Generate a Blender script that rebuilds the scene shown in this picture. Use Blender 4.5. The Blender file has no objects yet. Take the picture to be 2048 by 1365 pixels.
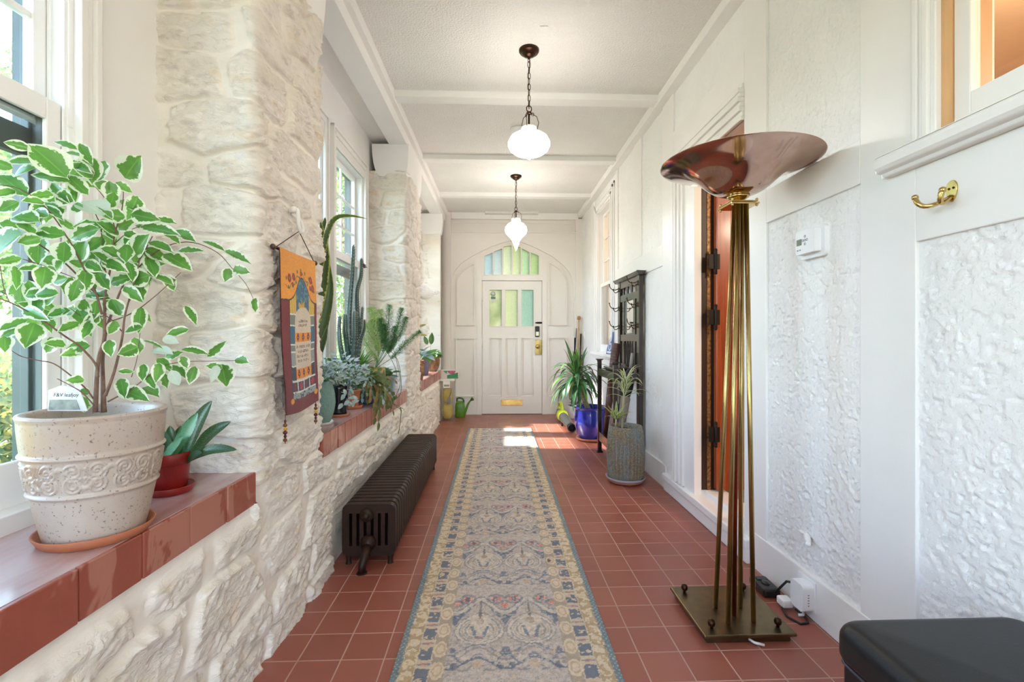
import bpy, math, random
import numpy as np
from mathutils import Vector, Matrix
from mathutils.geometry import tessellate_polygon
RND = random.Random(11)
scene = bpy.context.scene
COL = scene.collection
PI = math.pi

# ---------------------------------------------------------------- camera maths (metres, floor z=0, camera at origin, corridor runs +y)
FPX, EYE, HOR, YAW = 960.0, 1.2, 674.0, math.atan(0.0375)
CY, SY = math.cos(YAW), math.sin(YAW)
def ray(u, v):
    a = (u - 1024) / FPX; b = (HOR - v) / FPX
    return (SY + a * CY, CY - a * SY, b)
def atY(u, v, y):
    d = ray(u, v); t = y / d[1]; return Vector((d[0] * t, y, EYE + d[2] * t))
def atX(u, v, x):
    d = ray(u, v); t = x / d[0]; return Vector((x, d[1] * t, EYE + d[2] * t))
def atZ(u, v, z):
    d = ray(u, v); t = (z - EYE) / d[2]; return Vector((d[0] * t, d[1] * t, z))
PHI = 0.018
LO = (-0.847, 1.7)
def RL(p):          # the stone wall runs very slightly askew: author it along x = -0.847, then turn it
    dx, dy = p[0] - LO[0], p[1] - LO[1]
    return (LO[0] + dx * math.cos(PHI) + dy * math.sin(PHI), LO[1] - dx * math.sin(PHI) + dy * math.cos(PHI), p[2])

# ---------------------------------------------------------------- noise for modelled relief
def _hash(ix, iy, seed):
    n = (ix.astype(np.int64) * 374761393 + iy.astype(np.int64) * 668265263 + seed * 974634777) & 0xffffffff
    n = ((n ^ (n >> 13)) * 1274126177) & 0xffffffff
    n = n ^ (n >> 16)
    return (n & 0xffffff) / float(0xffffff)
def vnoise(x, y, seed=0):
    x = np.asarray(x, float); y = np.asarray(y, float)
    ix, iy = np.floor(x), np.floor(y)
    fx, fy = x - ix, y - iy
    fx = fx * fx * fx * (fx * (fx * 6 - 15) + 10); fy = fy * fy * fy * (fy * (fy * 6 - 15) + 10)
    a, b = _hash(ix, iy, seed), _hash(ix + 1, iy, seed)
    c, d = _hash(ix, iy + 1, seed), _hash(ix + 1, iy + 1, seed)
    return (a + (b - a) * fx) * (1 - fy) + (c + (d - c) * fx) * fy
def fbm(x, y, octv=4, seed=0, gain=0.5):
    s, a, t = 0, 1.0, 0
    for k in range(octv):
        s = s + a * vnoise(x * 2 ** k, y * 2 ** k, seed + 17 * k); t += a; a *= gain
    return s / t
def sstep(a, b, x):
    t = np.clip((x - a) / (b - a), 0, 1); return t * t * (3 - 2 * t)

# ---------------------------------------------------------------- mesh builder
class MB:
    def __init__(s, xf=None):
        s.v, s.f, s.uv, s.m, s.sm, s.col = [], [], [], [], [], None
        s.xf, s.cm, s.smooth = xf, 0, False
    def add(s, vs, fs, uv=None, smooth=None):
        o = len(s.v)
        s.v.extend(tuple(p) for p in vs)
        s.uv.extend(uv if uv else [(0.0, 0.0)] * len(vs))
        for f in fs:
            s.f.append(tuple(i + o for i in f)); s.m.append(s.cm); s.sm.append(s.smooth if smooth is None else smooth)
        return s
    def box(s, x0, x1, y0, y1, z0, z1):
        if x0 > x1: x0, x1 = x1, x0
        if y0 > y1: y0, y1 = y1, y0
        if z0 > z1: z0, z1 = z1, z0
        v = [(x, y, z) for z in (z0, z1) for y in (y0, y1) for x in (x0, x1)]
        return s.add(v, [(0, 2, 3, 1), (4, 5, 7, 6), (0, 1, 5, 4), (2, 6, 7, 3), (0, 4, 6, 2), (1, 3, 7, 5)], smooth=False)
    def obox(s, c, ax, ay, az, hx, hy, hz):      # oriented box
        c = Vector(c); ax, ay, az = Vector(ax).normalized(), Vector(ay).normalized(), Vector(az).normalized()
        v = [c + ax * hx * i + ay * hy * j + az * hz * k for k in (-1, 1) for j in (-1, 1) for i in (-1, 1)]
        return s.add(v, [(0, 2, 3, 1), (4, 5, 7, 6), (0, 1, 5, 4), (2, 6, 7, 3), (0, 4, 6, 2), (1, 3, 7, 5)], smooth=False)
    def grid(s, P, wrap=False, smooth=True, flip=False):
        P = np.asarray(P, float); n, m = P.shape[0], P.shape[1]
        vs = P.reshape(-1, 3).tolist()
        uv = [(i / max(1, n - 1), j / max(1, m - 1)) for i in range(n) for j in range(m)]
        fs = []
        for i in range(n if wrap else n - 1):
            a, b = i * m, ((i + 1) % n) * m
            for j in range(m - 1):
                q = (a + j, b + j, b + j + 1, a + j + 1)
                fs.append(q[::-1] if flip else q)
        return s.add(vs, fs, uv, smooth)
    def lathe(s, prof, c=(0, 0, 0), n=32, smooth=True, ax=None, wob=None):
        c = Vector(c)
        if ax is None: X, Y, Z = Vector((1, 0, 0)), Vector((0, 1, 0)), Vector((0, 0, 1))
        else:
            Z = Vector(ax).normalized(); X = Z.orthogonal().normalized(); Y = Z.cross(X)
        P = []
        for i in range(n):
            a = 2 * PI * i / n
            row = []
            for k, (r, z) in enumerate(prof):
                rr = r if wob is None else wob(r, z, a, k)
                row.append(c + X * (rr * math.cos(a)) + Y * (rr * math.sin(a)) + Z * z)
            P.append(row)
        return s.grid(P, wrap=True, smooth=smooth)
    def tube(s, pts, r, n=8, cap=True, smooth=True):
        pts = [Vector(p) for p in pts]; k = len(pts)
        rs = [r] * k if isinstance(r, (int, float)) else list(r)
        T = []
        for i in range(k):
            d = pts[min(i + 1, k - 1)] - pts[max(i - 1, 0)]
            T.append(d.normalized() if d.length > 1e-9 else Vector((0, 0, 1)))
        N = T[0].orthogonal().normalized()
        rows = []
        for i in range(k):
            N = (N - T[i] * N.dot(T[i]))
            N = N.normalized() if N.length > 1e-6 else T[i].orthogonal().normalized()
            B = T[i].cross(N)
            rows.append([pts[i] + (N * math.cos(2 * PI * j / n) + B * math.sin(2 * PI * j / n)) * rs[i] for j in range(n)])
        o = len(s.v)
        vs = [p for r_ in rows for p in r_]
        uv = [(j / n, i / max(1, k - 1)) for i in range(k) for j in range(n)]
        fs = []
        for i in range(k - 1):
            for j in range(n):
                j2 = (j + 1) % n
                fs.append((i * n + j, i * n + j2, (i + 1) * n + j2, (i + 1) * n + j))
        s.add(vs, fs, uv, smooth)
        if cap:
            o2 = len(s.v) - len(vs)
            s.f.append(tuple(o2 + j for j in range(n))[::-1]); s.m.append(s.cm); s.sm.append(False)
            s.f.append(tuple(o2 + (k - 1) * n + j for j in range(n))); s.m.append(s.cm); s.sm.append(False)
        return s
    def ball(s, c, r, n=12, m=8):
        if isinstance(r, (int, float)): r = (r, r, r)
        P = [[(c[0] + r[0] * math.sin(PI * j / m) * math.cos(2 * PI * i / n), c[1] + r[1] * math.sin(PI * j / m) * math.sin(2 * PI * i / n),
               c[2] - r[2] * math.cos(PI * j / m)) for j in range(m + 1)] for i in range(n)]
        return s.grid(P, wrap=True)
    def plate(s, loops, t0, t1, fn):             # flat shape with holes, given thickness; fn(a, b, t) -> xyz
        loops = [[(float(p[0]), float(p[1])) for p in l] for l in loops]
        flat = [p for l in loops for p in l]
        tris = tessellate_polygon([[Vector((p[0], p[1], 0)) for p in l] for l in loops])
        n = len(flat)
        vs = [fn(p[0], p[1], t0) for p in flat] + [fn(p[0], p[1], t1) for p in flat]
        uv = flat + flat
        fs = []
        for t in tris:
            a, b, c = (flat[i] for i in t)
            if (b[0] - a[0]) * (c[1] - a[1]) - (b[1] - a[1]) * (c[0] - a[0]) < 0: t = (t[0], t[2], t[1])
            fs.append(tuple(t)); fs.append((t[0] + n, t[2] + n, t[1] + n))
        o = 0
        for l in loops:
            k = len(l)
            for i in range(k):
                j = (i + 1) % k; fs.append((o + i, o + i + n, o + j + n, o + j))
            o += k
        return s.add(vs, fs, uv, smooth=False)
    def ribbon(s, pts, wid, up=(0, 0, 1), fold=0.0, nx=2, side=None):   # strap leaf; uv = (across, along)
        pts = [Vector(p) for p in pts]; k = len(pts)
        P = []
        for i in range(k):
            t = (pts[min(i + 1, k - 1)] - pts[max(i - 1, 0)]).normalized()
            sd = Vector(side) if side is not None else t.cross(Vector(up))
            sd = sd - t * sd.dot(t)
            if sd.length < 1e-4: sd = t.orthogonal()
            sd.normalize(); nn = sd.cross(t)
            w = wid[i] if not callable(wid) else wid(i / (k - 1))
            P.append([pts[i] + sd * (w * q) + nn * (abs(q) * w * fold) for q in [(-1 + 2 * j / (2 * nx)) for j in range(2 * nx + 1)]])
        P = np.array([[tuple(q) for q in row] for row in P])
        n, m = P.shape[:2]
        vs = P.reshape(-1, 3).tolist()
        uv = [(j / (m - 1), i / (n - 1)) for i in range(n) for j in range(m)]
        fs = [(i * m + j, i * m + j + 1, (i + 1) * m + j + 1, (i + 1) * m + j) for i in range(n - 1) for j in range(m - 1)]
        return s.add(vs, fs, uv, True)
    def leaf(s, base, d, nrm, L, W, droop=0.15, fold=0.15, seg=6, nx=2, tip=0.14):
        d = Vector(d).normalized(); nrm = Vector(nrm); nrm = nrm - d * nrm.dot(d)
        nrm = nrm.normalized() if nrm.length > 1e-5 else d.orthogonal().normalized()
        sd = d.cross(nrm); base = Vector(base)
        vs, uv = [], []
        for i in range(seg + 1):
            t = i / seg
            w = W * 0.5 * (math.sin(PI * min(1, t ** 0.82)) ** 0.75 if 0 < t < 1 else 0.0)
            if t > 0.8: w = min(w, W * 0.5 * (1 - t) / 0.2 * 0.55 + 0.0005)
            c = base + d * (L * t) - nrm * (droop * L * t * t)
            for j in range(2 * nx + 1):
                q = -1 + j / nx
                vs.append(c + sd * (w * q) + nrm * (abs(q) * w * fold * 2)); uv.append((j / (2 * nx), t))
        m = 2 * nx + 1
        fs = [(i * m + j, i * m + j + 1, (i + 1) * m + j + 1, (i + 1) * m + j) for i in range(seg) for j in range(2 * nx)]
        return s.add(vs, fs, uv, True)
    def build(s, name, mats, parent=None, bevel=0.0, origin=None, seg=2):
        V = [s.xf(p) for p in s.v] if s.xf else s.v
        A = np.array([tuple(p) for p in V], dtype=np.float64)
        if parent is not None: o = parent.matrix_world.translation if False else wloc(parent)
        elif origin is not None: o = Vector(origin)
        else:
            lo, hi = A.min(0), A.max(0); o = Vector(((lo[0] + hi[0]) / 2, (lo[1] + hi[1]) / 2, lo[2]))
        A = A - np.array(tuple(o))
        me = bpy.data.meshes.new(name)
        me.from_pydata(A.tolist(), [], s.f)
        if not isinstance(mats, (list, tuple)): mats = [mats]
        for m in mats: me.materials.append(m)
        me.polygons.foreach_set('material_index', s.m)
        me.polygons.foreach_set('use_smooth', s.sm)
        ul = me.uv_layers.new(name='UVMap')
        li = np.empty(len(me.loops), dtype=np.int32); me.loops.foreach_get('vertex_index', li)
        ul.data.foreach_set('uv', np.array(s.uv, dtype=np.float32)[li].ravel())
        if s.col is not None:
            ca = me.color_attributes.new('Col', 'FLOAT_COLOR', 'POINT')
            c4 = np.ones((len(me.vertices), 4), dtype=np.float32); c4[:, :3] = s.col
            ca.data.foreach_set('color', c4.ravel())
        me.update()
        ob = bpy.data.objects.new(name, me); COL.objects.link(ob)
        if parent is not None: ob.parent = parent
        else: ob.location = o
        if bevel > 0:
            b = ob.modifiers.new('bevel', 'BEVEL'); b.width = bevel; b.segments = seg; b.limit_method = 'ANGLE'; b.angle_limit = math.radians(40)
            b.harden_normals = False
        return ob
def wloc(o):
    p = Vector((0, 0, 0))
    while o is not None: p = p + o.location; o = o.parent
    return p
def thing(name, label, cat, loc, group=None):
    o = bpy.data.objects.new(name, None); COL.objects.link(o); o.location = loc; o.empty_display_size = 0.05
    o['label'] = label; o['category'] = cat
    if group: o['group'] = group
    return o
def tag(o, label, cat, group=None, kind=None):
    o['label'] = label; o['category'] = cat
    if group: o['group'] = group
    if kind: o['kind'] = kind
    return o
def struct(o):
    o['kind'] = 'structure'; return o
def lab(o, label):
    o['label'] = label; return o

# ---------------------------------------------------------------- materials
def lin(r, g, b): return tuple(((c / 255) / 12.92 if c / 255 <= 0.04045 else ((c / 255 + 0.055) / 1.055) ** 2.4) for c in (r, g, b))
class NT:
    def __init__(s, name):
        s.mat = bpy.data.materials.new(name); s.mat.use_nodes = True
        s.t = s.mat.node_tree; s.n = s.t.nodes; s.b = s.n['Principled BSDF']; s.out = s.n['Material Output']
        s._tc = None
    def tc(s, k='Object'):
        if s._tc is None: s._tc = s.n.new('ShaderNodeTexCoord')
        return s._tc.outputs[k]
    def N(s, kind, **kw):
        n = s.n.new('ShaderNode' + kind)
        for k, v in kw.items():
            if k in n.inputs.keys(): pass
            setattr(n, k, v)
        return n
    def L(s, a, b): s.t.links.new(a, b)
    def mapping(s, vec, scale=(1, 1, 1), loc=(0, 0, 0)):
        m = s.n.new('ShaderNodeMapping'); m.inputs['Scale'].default_value = scale; m.inputs['Location'].default_value = loc
        s.L(vec, m.inputs['Vector']); return m.outputs['Vector']
    def noise(s, scale, vec=None, detail=4, rough=0.55, stretch=None, dist=0.0):
        n = s.n.new('ShaderNodeTexNoise'); n.inputs['Scale'].default_value = scale; n.inputs['Detail'].default_value = detail
        n.inputs['Roughness'].default_value = rough; n.inputs['Distortion'].default_value = dist
        vec = vec if vec is not None else s.tc()
        if stretch: vec = s.mapping(vec, stretch)
        s.L(vec, n.inputs['Vector']); return n.outputs['Fac']
    def ramp(s, fac, stops, interp='LINEAR'):
        r = s.n.new('ShaderNodeValToRGB'); cr = r.color_ramp; cr.interpolation = interp
        while len(cr.elements) > 1: cr.elements.remove(cr.elements[-1])
        cr.elements[0].position = stops[0][0]; cr.elements[0].color = (*stops[0][1], 1) if not isinstance(stops[0][1], (int, float)) else (stops[0][1],) * 3 + (1,)
        for p, c in stops[1:]:
            e = cr.elements.new(p); e.color = (*c, 1) if not isinstance(c, (int, float)) else (c, c, c, 1)
        s.L(fac, r.inputs['Fac']); return r.outputs['Color']
    def mix(s, fac, a, b, blend='MIX'):
        m = s.n.new('ShaderNodeMix'); m.data_type = 'RGBA'; m.blend_type = blend
        for sock, val in ((m.inputs[0], fac), (m.inputs[6], a), (m.inputs[7], b)):
            if isinstance(val, (int, float)): sock.default_value = val
            elif isinstance(val, tuple): sock.default_value = (*val, 1)[:4]
            else: s.L(val, sock)
        return m.outputs[2]
    def math(s, op, a, b=0.0, c=None):
        m = s.n.new('ShaderNodeMath'); m.operation = op
        for sock, val in zip(m.inputs, (a, b, c)):
            if val is None: continue
            if isinstance(val, (int, float)): sock.default_value = val
            else: s.L(val, sock)
        return m.outputs[0]
    def bump(s, h, strength=0.3, dist=0.01, normal=None):
        b = s.n.new('ShaderNodeBump'); b.inputs['Strength'].default_value = strength; b.inputs['Distance'].default_value = dist
        s.L(h, b.inputs['Height'])
        if normal is not None: s.L(normal, b.inputs['Normal'])
        s.L(b.outputs['Normal'], s.b.inputs['Normal']); return b.outputs['Normal']
    def set(s, **kw):
        for k, v in kw.items():
            k = k.replace('_', ' ')
            sock = s.b.inputs[k]
            if isinstance(v, (int, float)): sock.default_value = v
            elif isinstance(v, tuple): sock.default_value = (*v, 1)[:4] if len(v) == 3 and sock.type == 'RGBA' else v
            else: s.L(v, sock)
        return s
def mat(name, col, rough=0.5, metal=0.0, var=0.12, vs=9.0, bump=0.0, bs=60.0, bd=0.004, stretch=None, coat=0.0, col2=None, spec=None):
    t = NT(name)
    f = t.noise(vs, stretch=stretch)
    c2 = col2 if col2 else tuple(c * (1 - var * 2) for c in col)
    c1 = col if col2 else tuple(min(1, c * (1 + var * 0.6)) for c in col)
    t.set(Base_Color=t.ramp(f, [(0.3, c2), (0.7, c1)]), Roughness=rough, Metallic=metal)
    if coat: t.set(Coat_Weight=coat, Coat_Roughness=0.08)
    if spec is not None: t.b.inputs['Specular IOR Level'].default_value = spec
    if bump: t.bump(t.noise(bs, stretch=stretch, detail=5), bump, bd)
    return t.mat
M = {}
WHITE = lin(236, 234, 232)
M['paint'] = mat('white_gloss_paint', WHITE, 0.32, var=0.012, vs=5, bump=0.12, bs=45, bd=0.0015)
M['paintflat'] = mat('white_flat_paint', WHITE, 0.55, var=0.015, vs=4, bump=0.10, bs=90, bd=0.001)
M['trimw'] = mat('white_trim_paint', lin(238, 236, 233), 0.32, var=0.012, vs=6)
M['cream'] = mat('cream_door_paint', lin(230, 226, 220), 0.38, var=0.012, vs=5, bump=0.06, bs=80, bd=0.001)
M['vinyl'] = mat('white_window_vinyl', lin(242, 242, 242), 0.3, var=0.01)
M['storm'] = mat('dark_green_storm_frame', lin(70, 84, 80), 0.45, var=0.12)
def ceiling_mat():
    t = NT('stippled_ceiling_paint')
    f = t.noise(3, detail=3)
    t.set(Base_Color=t.ramp(f, [(0.3, lin(234, 231, 228)), (0.7, lin(238, 236, 233))]), Roughness=0.7)
    h = t.noise(75, detail=3, rough=0.6)
    t.bump(t.ramp(h, [(0.38, 0.0), (0.62, 1.0)]), 0.6, 0.008)
    return t.mat
M['ceiling'] = ceiling_mat()
def stucco_mat():
    t = NT('rough_white_stucco')
    f = t.noise(2.5, detail=4)
    t.set(Base_Color=t.ramp(f, [(0.35, lin(232, 231, 230)), (0.65, lin(239, 238, 237))]), Roughness=0.5)
    h1 = t.noise(45, detail=5, rough=0.65)
    h2 = t.ramp(t.noise(110, detail=3), [(0.3, 0.0), (0.7, 1.0)])
    pit = t.ramp(t.noise(62, detail=4, rough=0.6, vec=t.mapping(t.tc(), loc=(3, 3, 3))), [(0.56, 1.0), (0.64, 0.0)])
    t.bump(t.mix(0.45, t.mix(0.35, h1, h2), pit), 0.45, 0.006)
    return t.mat
M['stucco'] = stucco_mat()
def stone_mat():
    t = NT('whitewashed_rubble_stone')
    vc = t.n.new('ShaderNodeVertexColor'); vc.layer_name = 'Col'
    sp = t.n.new('ShaderNodeSeparateColor'); t.L(vc.outputs['Color'], sp.inputs[0]); body = sp.outputs[0]
    f = t.noise(3.5, detail=5, stretch=(1, 1, 2.2))
    base = t.ramp(f, [(0.3, lin(226, 218, 206)), (0.7, lin(238, 232, 224))])
    och = t.ramp(t.noise(6, detail=6, rough=0.6, stretch=(1, 1, 2.5), vec=t.mapping(t.tc(), loc=(3, 1, 7))), [(0.56, 0.0), (0.70, 1.0)])
    c = t.mix(t.math('MULTIPLY', t.math('MULTIPLY', och, body), 0.42), base, lin(220, 188, 134))
    gry = t.ramp(t.noise(11, detail=6, rough=0.62, stretch=(1, 1, 2.4), vec=t.mapping(t.tc(), loc=(9, 4, 2))), [(0.55, 0.0), (0.64, 1.0)])
    c = t.mix(t.math('MULTIPLY', t.math('MULTIPLY', gry, body), 0.32), c, lin(170, 158, 150))
    t.set(Base_Color=c, Roughness=0.62)
    n1 = t.noise(30, detail=8, rough=0.62, stretch=(1, 1, 2.0), dist=0.4)
    n2 = t.noise(14, detail=5, rough=0.6, stretch=(1, 1, 2.6), dist=0.6, vec=t.mapping(t.tc(), loc=(4, 8, 3)))
    ln = t.ramp(t.math('ABSOLUTE', t.math('SUBTRACT', n2, 0.5)), [(0.0, 0.0), (0.07, 1.0)])
    h = t.math('MULTIPLY', t.mix(0.30, n1, ln), t.math('ADD', t.math('MULTIPLY', body, 0.88), 0.12))
    t.bump(h, 0.6, 0.012)
    return t.mat
M['stone'] = stone_mat()
def tile_mat():
    t = NT('red_quarry_tile')
    v = t.mapping(t.tc(), loc=(-0.705 + 1.59, -1.803 + 1.59 * 4, 0))
    b = t.n.new('ShaderNodeTexBrick'); b.offset = 0; b.offset_frequency = 1; b.squash = 1
    b.inputs['Scale'].default_value = 1; b.inputs['Brick Width'].default_value = 0.159; b.inputs['Row Height'].default_value = 0.159
    b.inputs['Mortar Size'].default_value = 0.0031; b.inputs['Mortar Smooth'].default_value = 0.3; b.inputs['Bias'].default_value = 0.0
    b.inputs['Color1'].default_value = (*lin(158, 92, 76), 1); b.inputs['Color2'].default_value = (*lin(146, 83, 68), 1)
    b.inputs['Mortar'].default_value = (*lin(186, 152, 138), 1)
    t.L(v, b.inputs['Vector'])
    f = t.noise(2.2, detail=6)
    c = t.mix(t.ramp(f, [(0.35, 0.0), (0.75, 0.25)]), b.outputs['Color'], lin(122, 66, 52))
    rg = t.ramp(t.noise(5, detail=5), [(0.3, 0.31), (0.7, 0.40)])
    t.set(Base_Color=c, Roughness=t.mix(b.outputs['Fac'], rg, (0.75, 0.75, 0.75)))
    hn = t.noise(30, detail=4)
    h = t.math('ADD', t.math('MULTIPLY', b.outputs['Fac'], -1.0), t.math('MULTIPLY', hn, 0.25))
    t.bump(h, 0.35, 0.003)
    return t.mat
M['tile'] = tile_mat()
def brick_mat():
    t = NT('red_sill_brick')
    f = t.noise(6, detail=5)
    c = t.ramp(f, [(0.3, lin(140, 66, 50)), (0.7, lin(160, 80, 62))])
    smear = t.ramp(t.noise(7, detail=3, dist=1.2, stretch=(1, 1, 0.55), vec=t.mapping(t.tc(), loc=(2, 5, 1))), [(0.53, 0.0), (0.56, 1.0)])
    c = t.mix(t.math('MULTIPLY', smear, 0.55), c, lin(186, 132, 114))
    t.set(Base_Color=c, Roughness=t.ramp(t.noise(9), [(0.3, 0.32), (0.7, 0.45)]), Coat_Weight=0.5, Coat_Roughness=0.18)
    t.bump(t.noise(40, detail=6), 0.25, 0.003)
    return t.mat
M['brick'] = brick_mat()
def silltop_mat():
    t = NT('sill_top_with_sky_glare')
    br = t.ramp(t.noise(3.5, detail=5, stretch=(1.6, 0.5, 1)), [(0.42, lin(148, 86, 72)), (0.52, lin(176, 140, 136)), (0.66, lin(196, 178, 180))])  # lavender tones over the brick red paint in sky glare, partly a pale film
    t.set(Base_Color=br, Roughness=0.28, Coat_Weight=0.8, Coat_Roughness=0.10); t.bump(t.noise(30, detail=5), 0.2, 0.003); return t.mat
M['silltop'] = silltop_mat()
def glass_mat(name='window_glass', tint=(0.97, 0.99, 0.98)):
    t = NT(name)
    tr = t.n.new('ShaderNodeBsdfTransparent'); tr.inputs['Color'].default_value = (*tint, 1)
    gl = t.n.new('ShaderNodeBsdfGlossy'); gl.inputs['Roughness'].default_value = 0.02; gl.inputs['Color'].default_value = (1, 1, 1, 1)
    fr = t.n.new('ShaderNodeLayerWeight'); fr.inputs['Blend'].default_value = 0.5
    fac = t.math('ADD', t.math('MULTIPLY', t.math('POWER', fr.outputs['Facing'], 5.0), 0.9), 0.03)
    mx = t.n.new('ShaderNodeMixShader'); t.L(fac, mx.inputs[0]); t.L(tr.outputs[0], mx.inputs[1]); t.L(gl.outputs[0], mx.inputs[2])
    t.L(mx.outputs[0], t.out.inputs['Surface'])
    return t.mat
M['glass'] = glass_mat()
def stained(name, col, col2=None):
    t = NT(name)
    f = t.noise(3.0, detail=3) if col2 else t.noise(60, detail=2)
    c = t.ramp(f, [(0.4, col), (0.6, col2 or tuple(x * 0.9 for x in col))])
    tl = t.n.new('ShaderNodeBsdfTranslucent'); t.L(c, tl.inputs['Color'])
    tr = t.n.new('ShaderNodeBsdfTransparent'); t.L(c, tr.inputs['Color'])
    gl = t.n.new('ShaderNodeBsdfGlossy'); gl.inputs['Roughness'].default_value = 0.15
    bp = t.n.new('ShaderNodeBump'); bp.inputs['Strength'].default_value = 0.4; bp.inputs['Distance'].default_value = 0.003
    t.L(t.noise(160, detail=1), bp.inputs['Height']); t.L(bp.outputs[0], tl.inputs['Normal']); t.L(bp.outputs[0], gl.inputs['Normal'])
    m1 = t.n.new('ShaderNodeMixShader'); m1.inputs[0].default_value = 0.12; t.L(tl.outputs[0], m1.inputs[1]); t.L(tr.outputs[0], m1.inputs[2])
    m2 = t.n.new('ShaderNodeMixShader'); m2.inputs[0].default_value = 0.05; t.L(m1.outputs[0], m2.inputs[1]); t.L(gl.outputs[0], m2.inputs[2])
    t.L(m2.outputs[0], t.out.inputs['Surface'])
    return t.mat
def vcol_mat(name, rough=0.9, bump=0.3, bs=900, bd=0.001, sheen=0.0, fine=None):
    t = NT(name)
    a = t.n.new('ShaderNodeVertexColor'); a.layer_name = 'Col'
    c = a.outputs['Color']
    if fine:
        f = t.noise(fine[0], detail=2)
        c = t.mix(1.0, c, t.ramp(f, [(0.3, (1 - fine[1],) * 3), (0.7, (1 + fine[1] * 0.3,) * 3)]), 'MULTIPLY')
    t.set(Base_Color=c, Roughness=rough)
    if sheen: t.set(Sheen_Weight=sheen)
    t.bump(t.noise(bs, detail=2), bump, bd)
    return t.mat
def leaf_mat(name, g1, g2, edge=None, edgew=0.3, rough=0.42, back=None, rib=0.5, trans=0.25, stripe=None, band=None):
    """green leaf: uv.x across, uv.y along; optional pale margin with a ragged inner edge, centre stripe, cross bands"""
    t = NT(name)
    sep = t.n.new('ShaderNodeSeparateXYZ'); t.L(t.tc('UV'), sep.inputs[0])
    across = t.math('ABSOLUTE', t.math('SUBTRACT', t.math('MULTIPLY', sep.outputs[0], 2.0), 1.0))
    f = t.noise(22, detail=4)
    c = t.ramp(f, [(0.3, g1), (0.7, g2)])
    rb = t.ramp(across, [(0.0, 1.0), (0.07, 0.0)])
    c = t.mix(t.math('MULTIPLY', rb, rib), c, tuple(min(1, x * 1.7 + 0.04) for x in g2))
    if band:
        wv = t.noise(5, vec=t.mapping(t.tc('UV'), (1.2, band[0], 1)), detail=2)
        c = t.mix(t.math('MULTIPLY', t.ramp(wv, [(0.48, 0.0), (0.58, 1.0)]), band[2]), c, band[1])
    if stripe:
        c = t.mix(t.ramp(across, [(stripe[0], 1.0), (stripe[0] + 0.12, 0.0)]), c, stripe[1])
    if edge:
        n2 = t.noise(70, detail=3)
        e = t.math('ADD', across, t.math('MULTIPLY', t.math('SUBTRACT', n2, 0.5), 1.3))
        tip = t.math('MULTIPLY', t.math('MAXIMUM', t.math('SUBTRACT', sep.outputs[1], 0.78), 0.0), 2.2)
        e = t.math('ADD', e, tip)
        c = t.mix(t.ramp(e, [(1 - edgew - 0.03, 0.0), (1 - edgew + 0.03, 1.0)]), c, edge)
    geo = t.n.new('ShaderNodeNewGeometry')
    if back: c = t.mix(t.math('MULTIPLY', geo.outputs['Backfacing'], 0.75), c, back)
    t.set(Base_Color=c, Roughness=rough)
    if trans:
        tl = t.n.new('ShaderNodeBsdfTranslucent'); t.L(t.mix(0.5, c, lin(180, 210, 90)), tl.inputs['Color'])
        mx = t.n.new('ShaderNodeMixShader'); mx.inputs[0].default_value = trans
        t.L(t.b.outputs[0], mx.inputs[1]); t.L(tl.outputs[0], mx.inputs[2]); t.L(mx.outputs[0], t.out.inputs['Surface'])
    return t.mat
def emit_mat(name, col, strength):
    t = NT(name); t.set(Base_Color=lin(250, 245, 235), Roughness=0.35, Emission_Color=col, Emission_Strength=strength); return t.mat
def wood_mat(name, c1, c2, rough=0.35, stretch=(8, 8, 0.6), scale=6, coat=0.0):
    t = NT(name)
    f = t.noise(scale, detail=6, rough=0.6, stretch=stretch, dist=0.8)
    t.set(Base_Color=t.ramp(f, [(0.28, c1), (0.72, c2)]), Roughness=rough)
    if coat: t.set(Coat_Weight=coat, Coat_Roughness=0.12)
    t.bump(f, 0.12, 0.002)
    return t.mat
M['brass'] = mat('aged_brass', lin(196, 172, 116), 0.24, 1.0, var=0.25, vs=14, stretch=(1, 1, 0.35), col2=lin(150, 128, 78))
M['brassplate'] = mat('tarnished_brass_plate', lin(132, 116, 84), 0.36, 1.0, vs=10, col2=lin(104, 92, 70), bump=0.05, bs=40)
M['polbrass'] = mat('polished_brass', lin(214, 190, 128), 0.18, 1.0, vs=20, col2=lin(186, 158, 96))
M['copper'] = mat('polished_copper', lin(200, 170, 154), 0.10, 1.0, vs=5, col2=lin(176, 138, 120))
M['copperrod'] = mat('oxidised_copper', lin(165, 82, 52), 0.3, 1.0, vs=14, col2=lin(128, 62, 42))
M['bronze'] = mat('oil_rubbed_bronze', lin(78, 52, 36), 0.32, 0.9, vs=20, col2=lin(52, 34, 26))
M['iron'] = mat('old_radiator_iron', lin(52, 31, 21), 0.46, 0.0, vs=14, col2=lin(34, 20, 14), bump=0.2, bs=120, bd=0.002, spec=0.25)
M['blackmetal'] = mat('black_metal', lin(36, 32, 30), 0.45, 0.6)
M['blackplastic'] = mat('black_plastic', lin(30, 30, 32), 0.4)
M['whiteplastic'] = mat('white_plastic', lin(238, 238, 240), 0.35, var=0.01)
M['leather'] = mat('black_leather', lin(24, 24, 27), 0.40, var=0.1, vs=20, bump=0.22, bs=260, bd=0.0012, spec=0.35)
M['terracotta'] = mat('terracotta', lin(178, 108, 76), 0.6, var=0.08, vs=20)
M['soil'] = mat('potting_soil', lin(66, 48, 38), 0.95, bump=0.9, bs=120, bd=0.01, var=0.3, vs=60)
M['darkwood'] = wood_mat('dark_stained_oak', lin(30, 20, 15), lin(50, 35, 27), 0.22, coat=0.4)
M['bark'] = mat('brown_bark', lin(112, 84, 68), 0.8, var=0.25, vs=40, bump=0.4, bs=90, bd=0.004)
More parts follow.
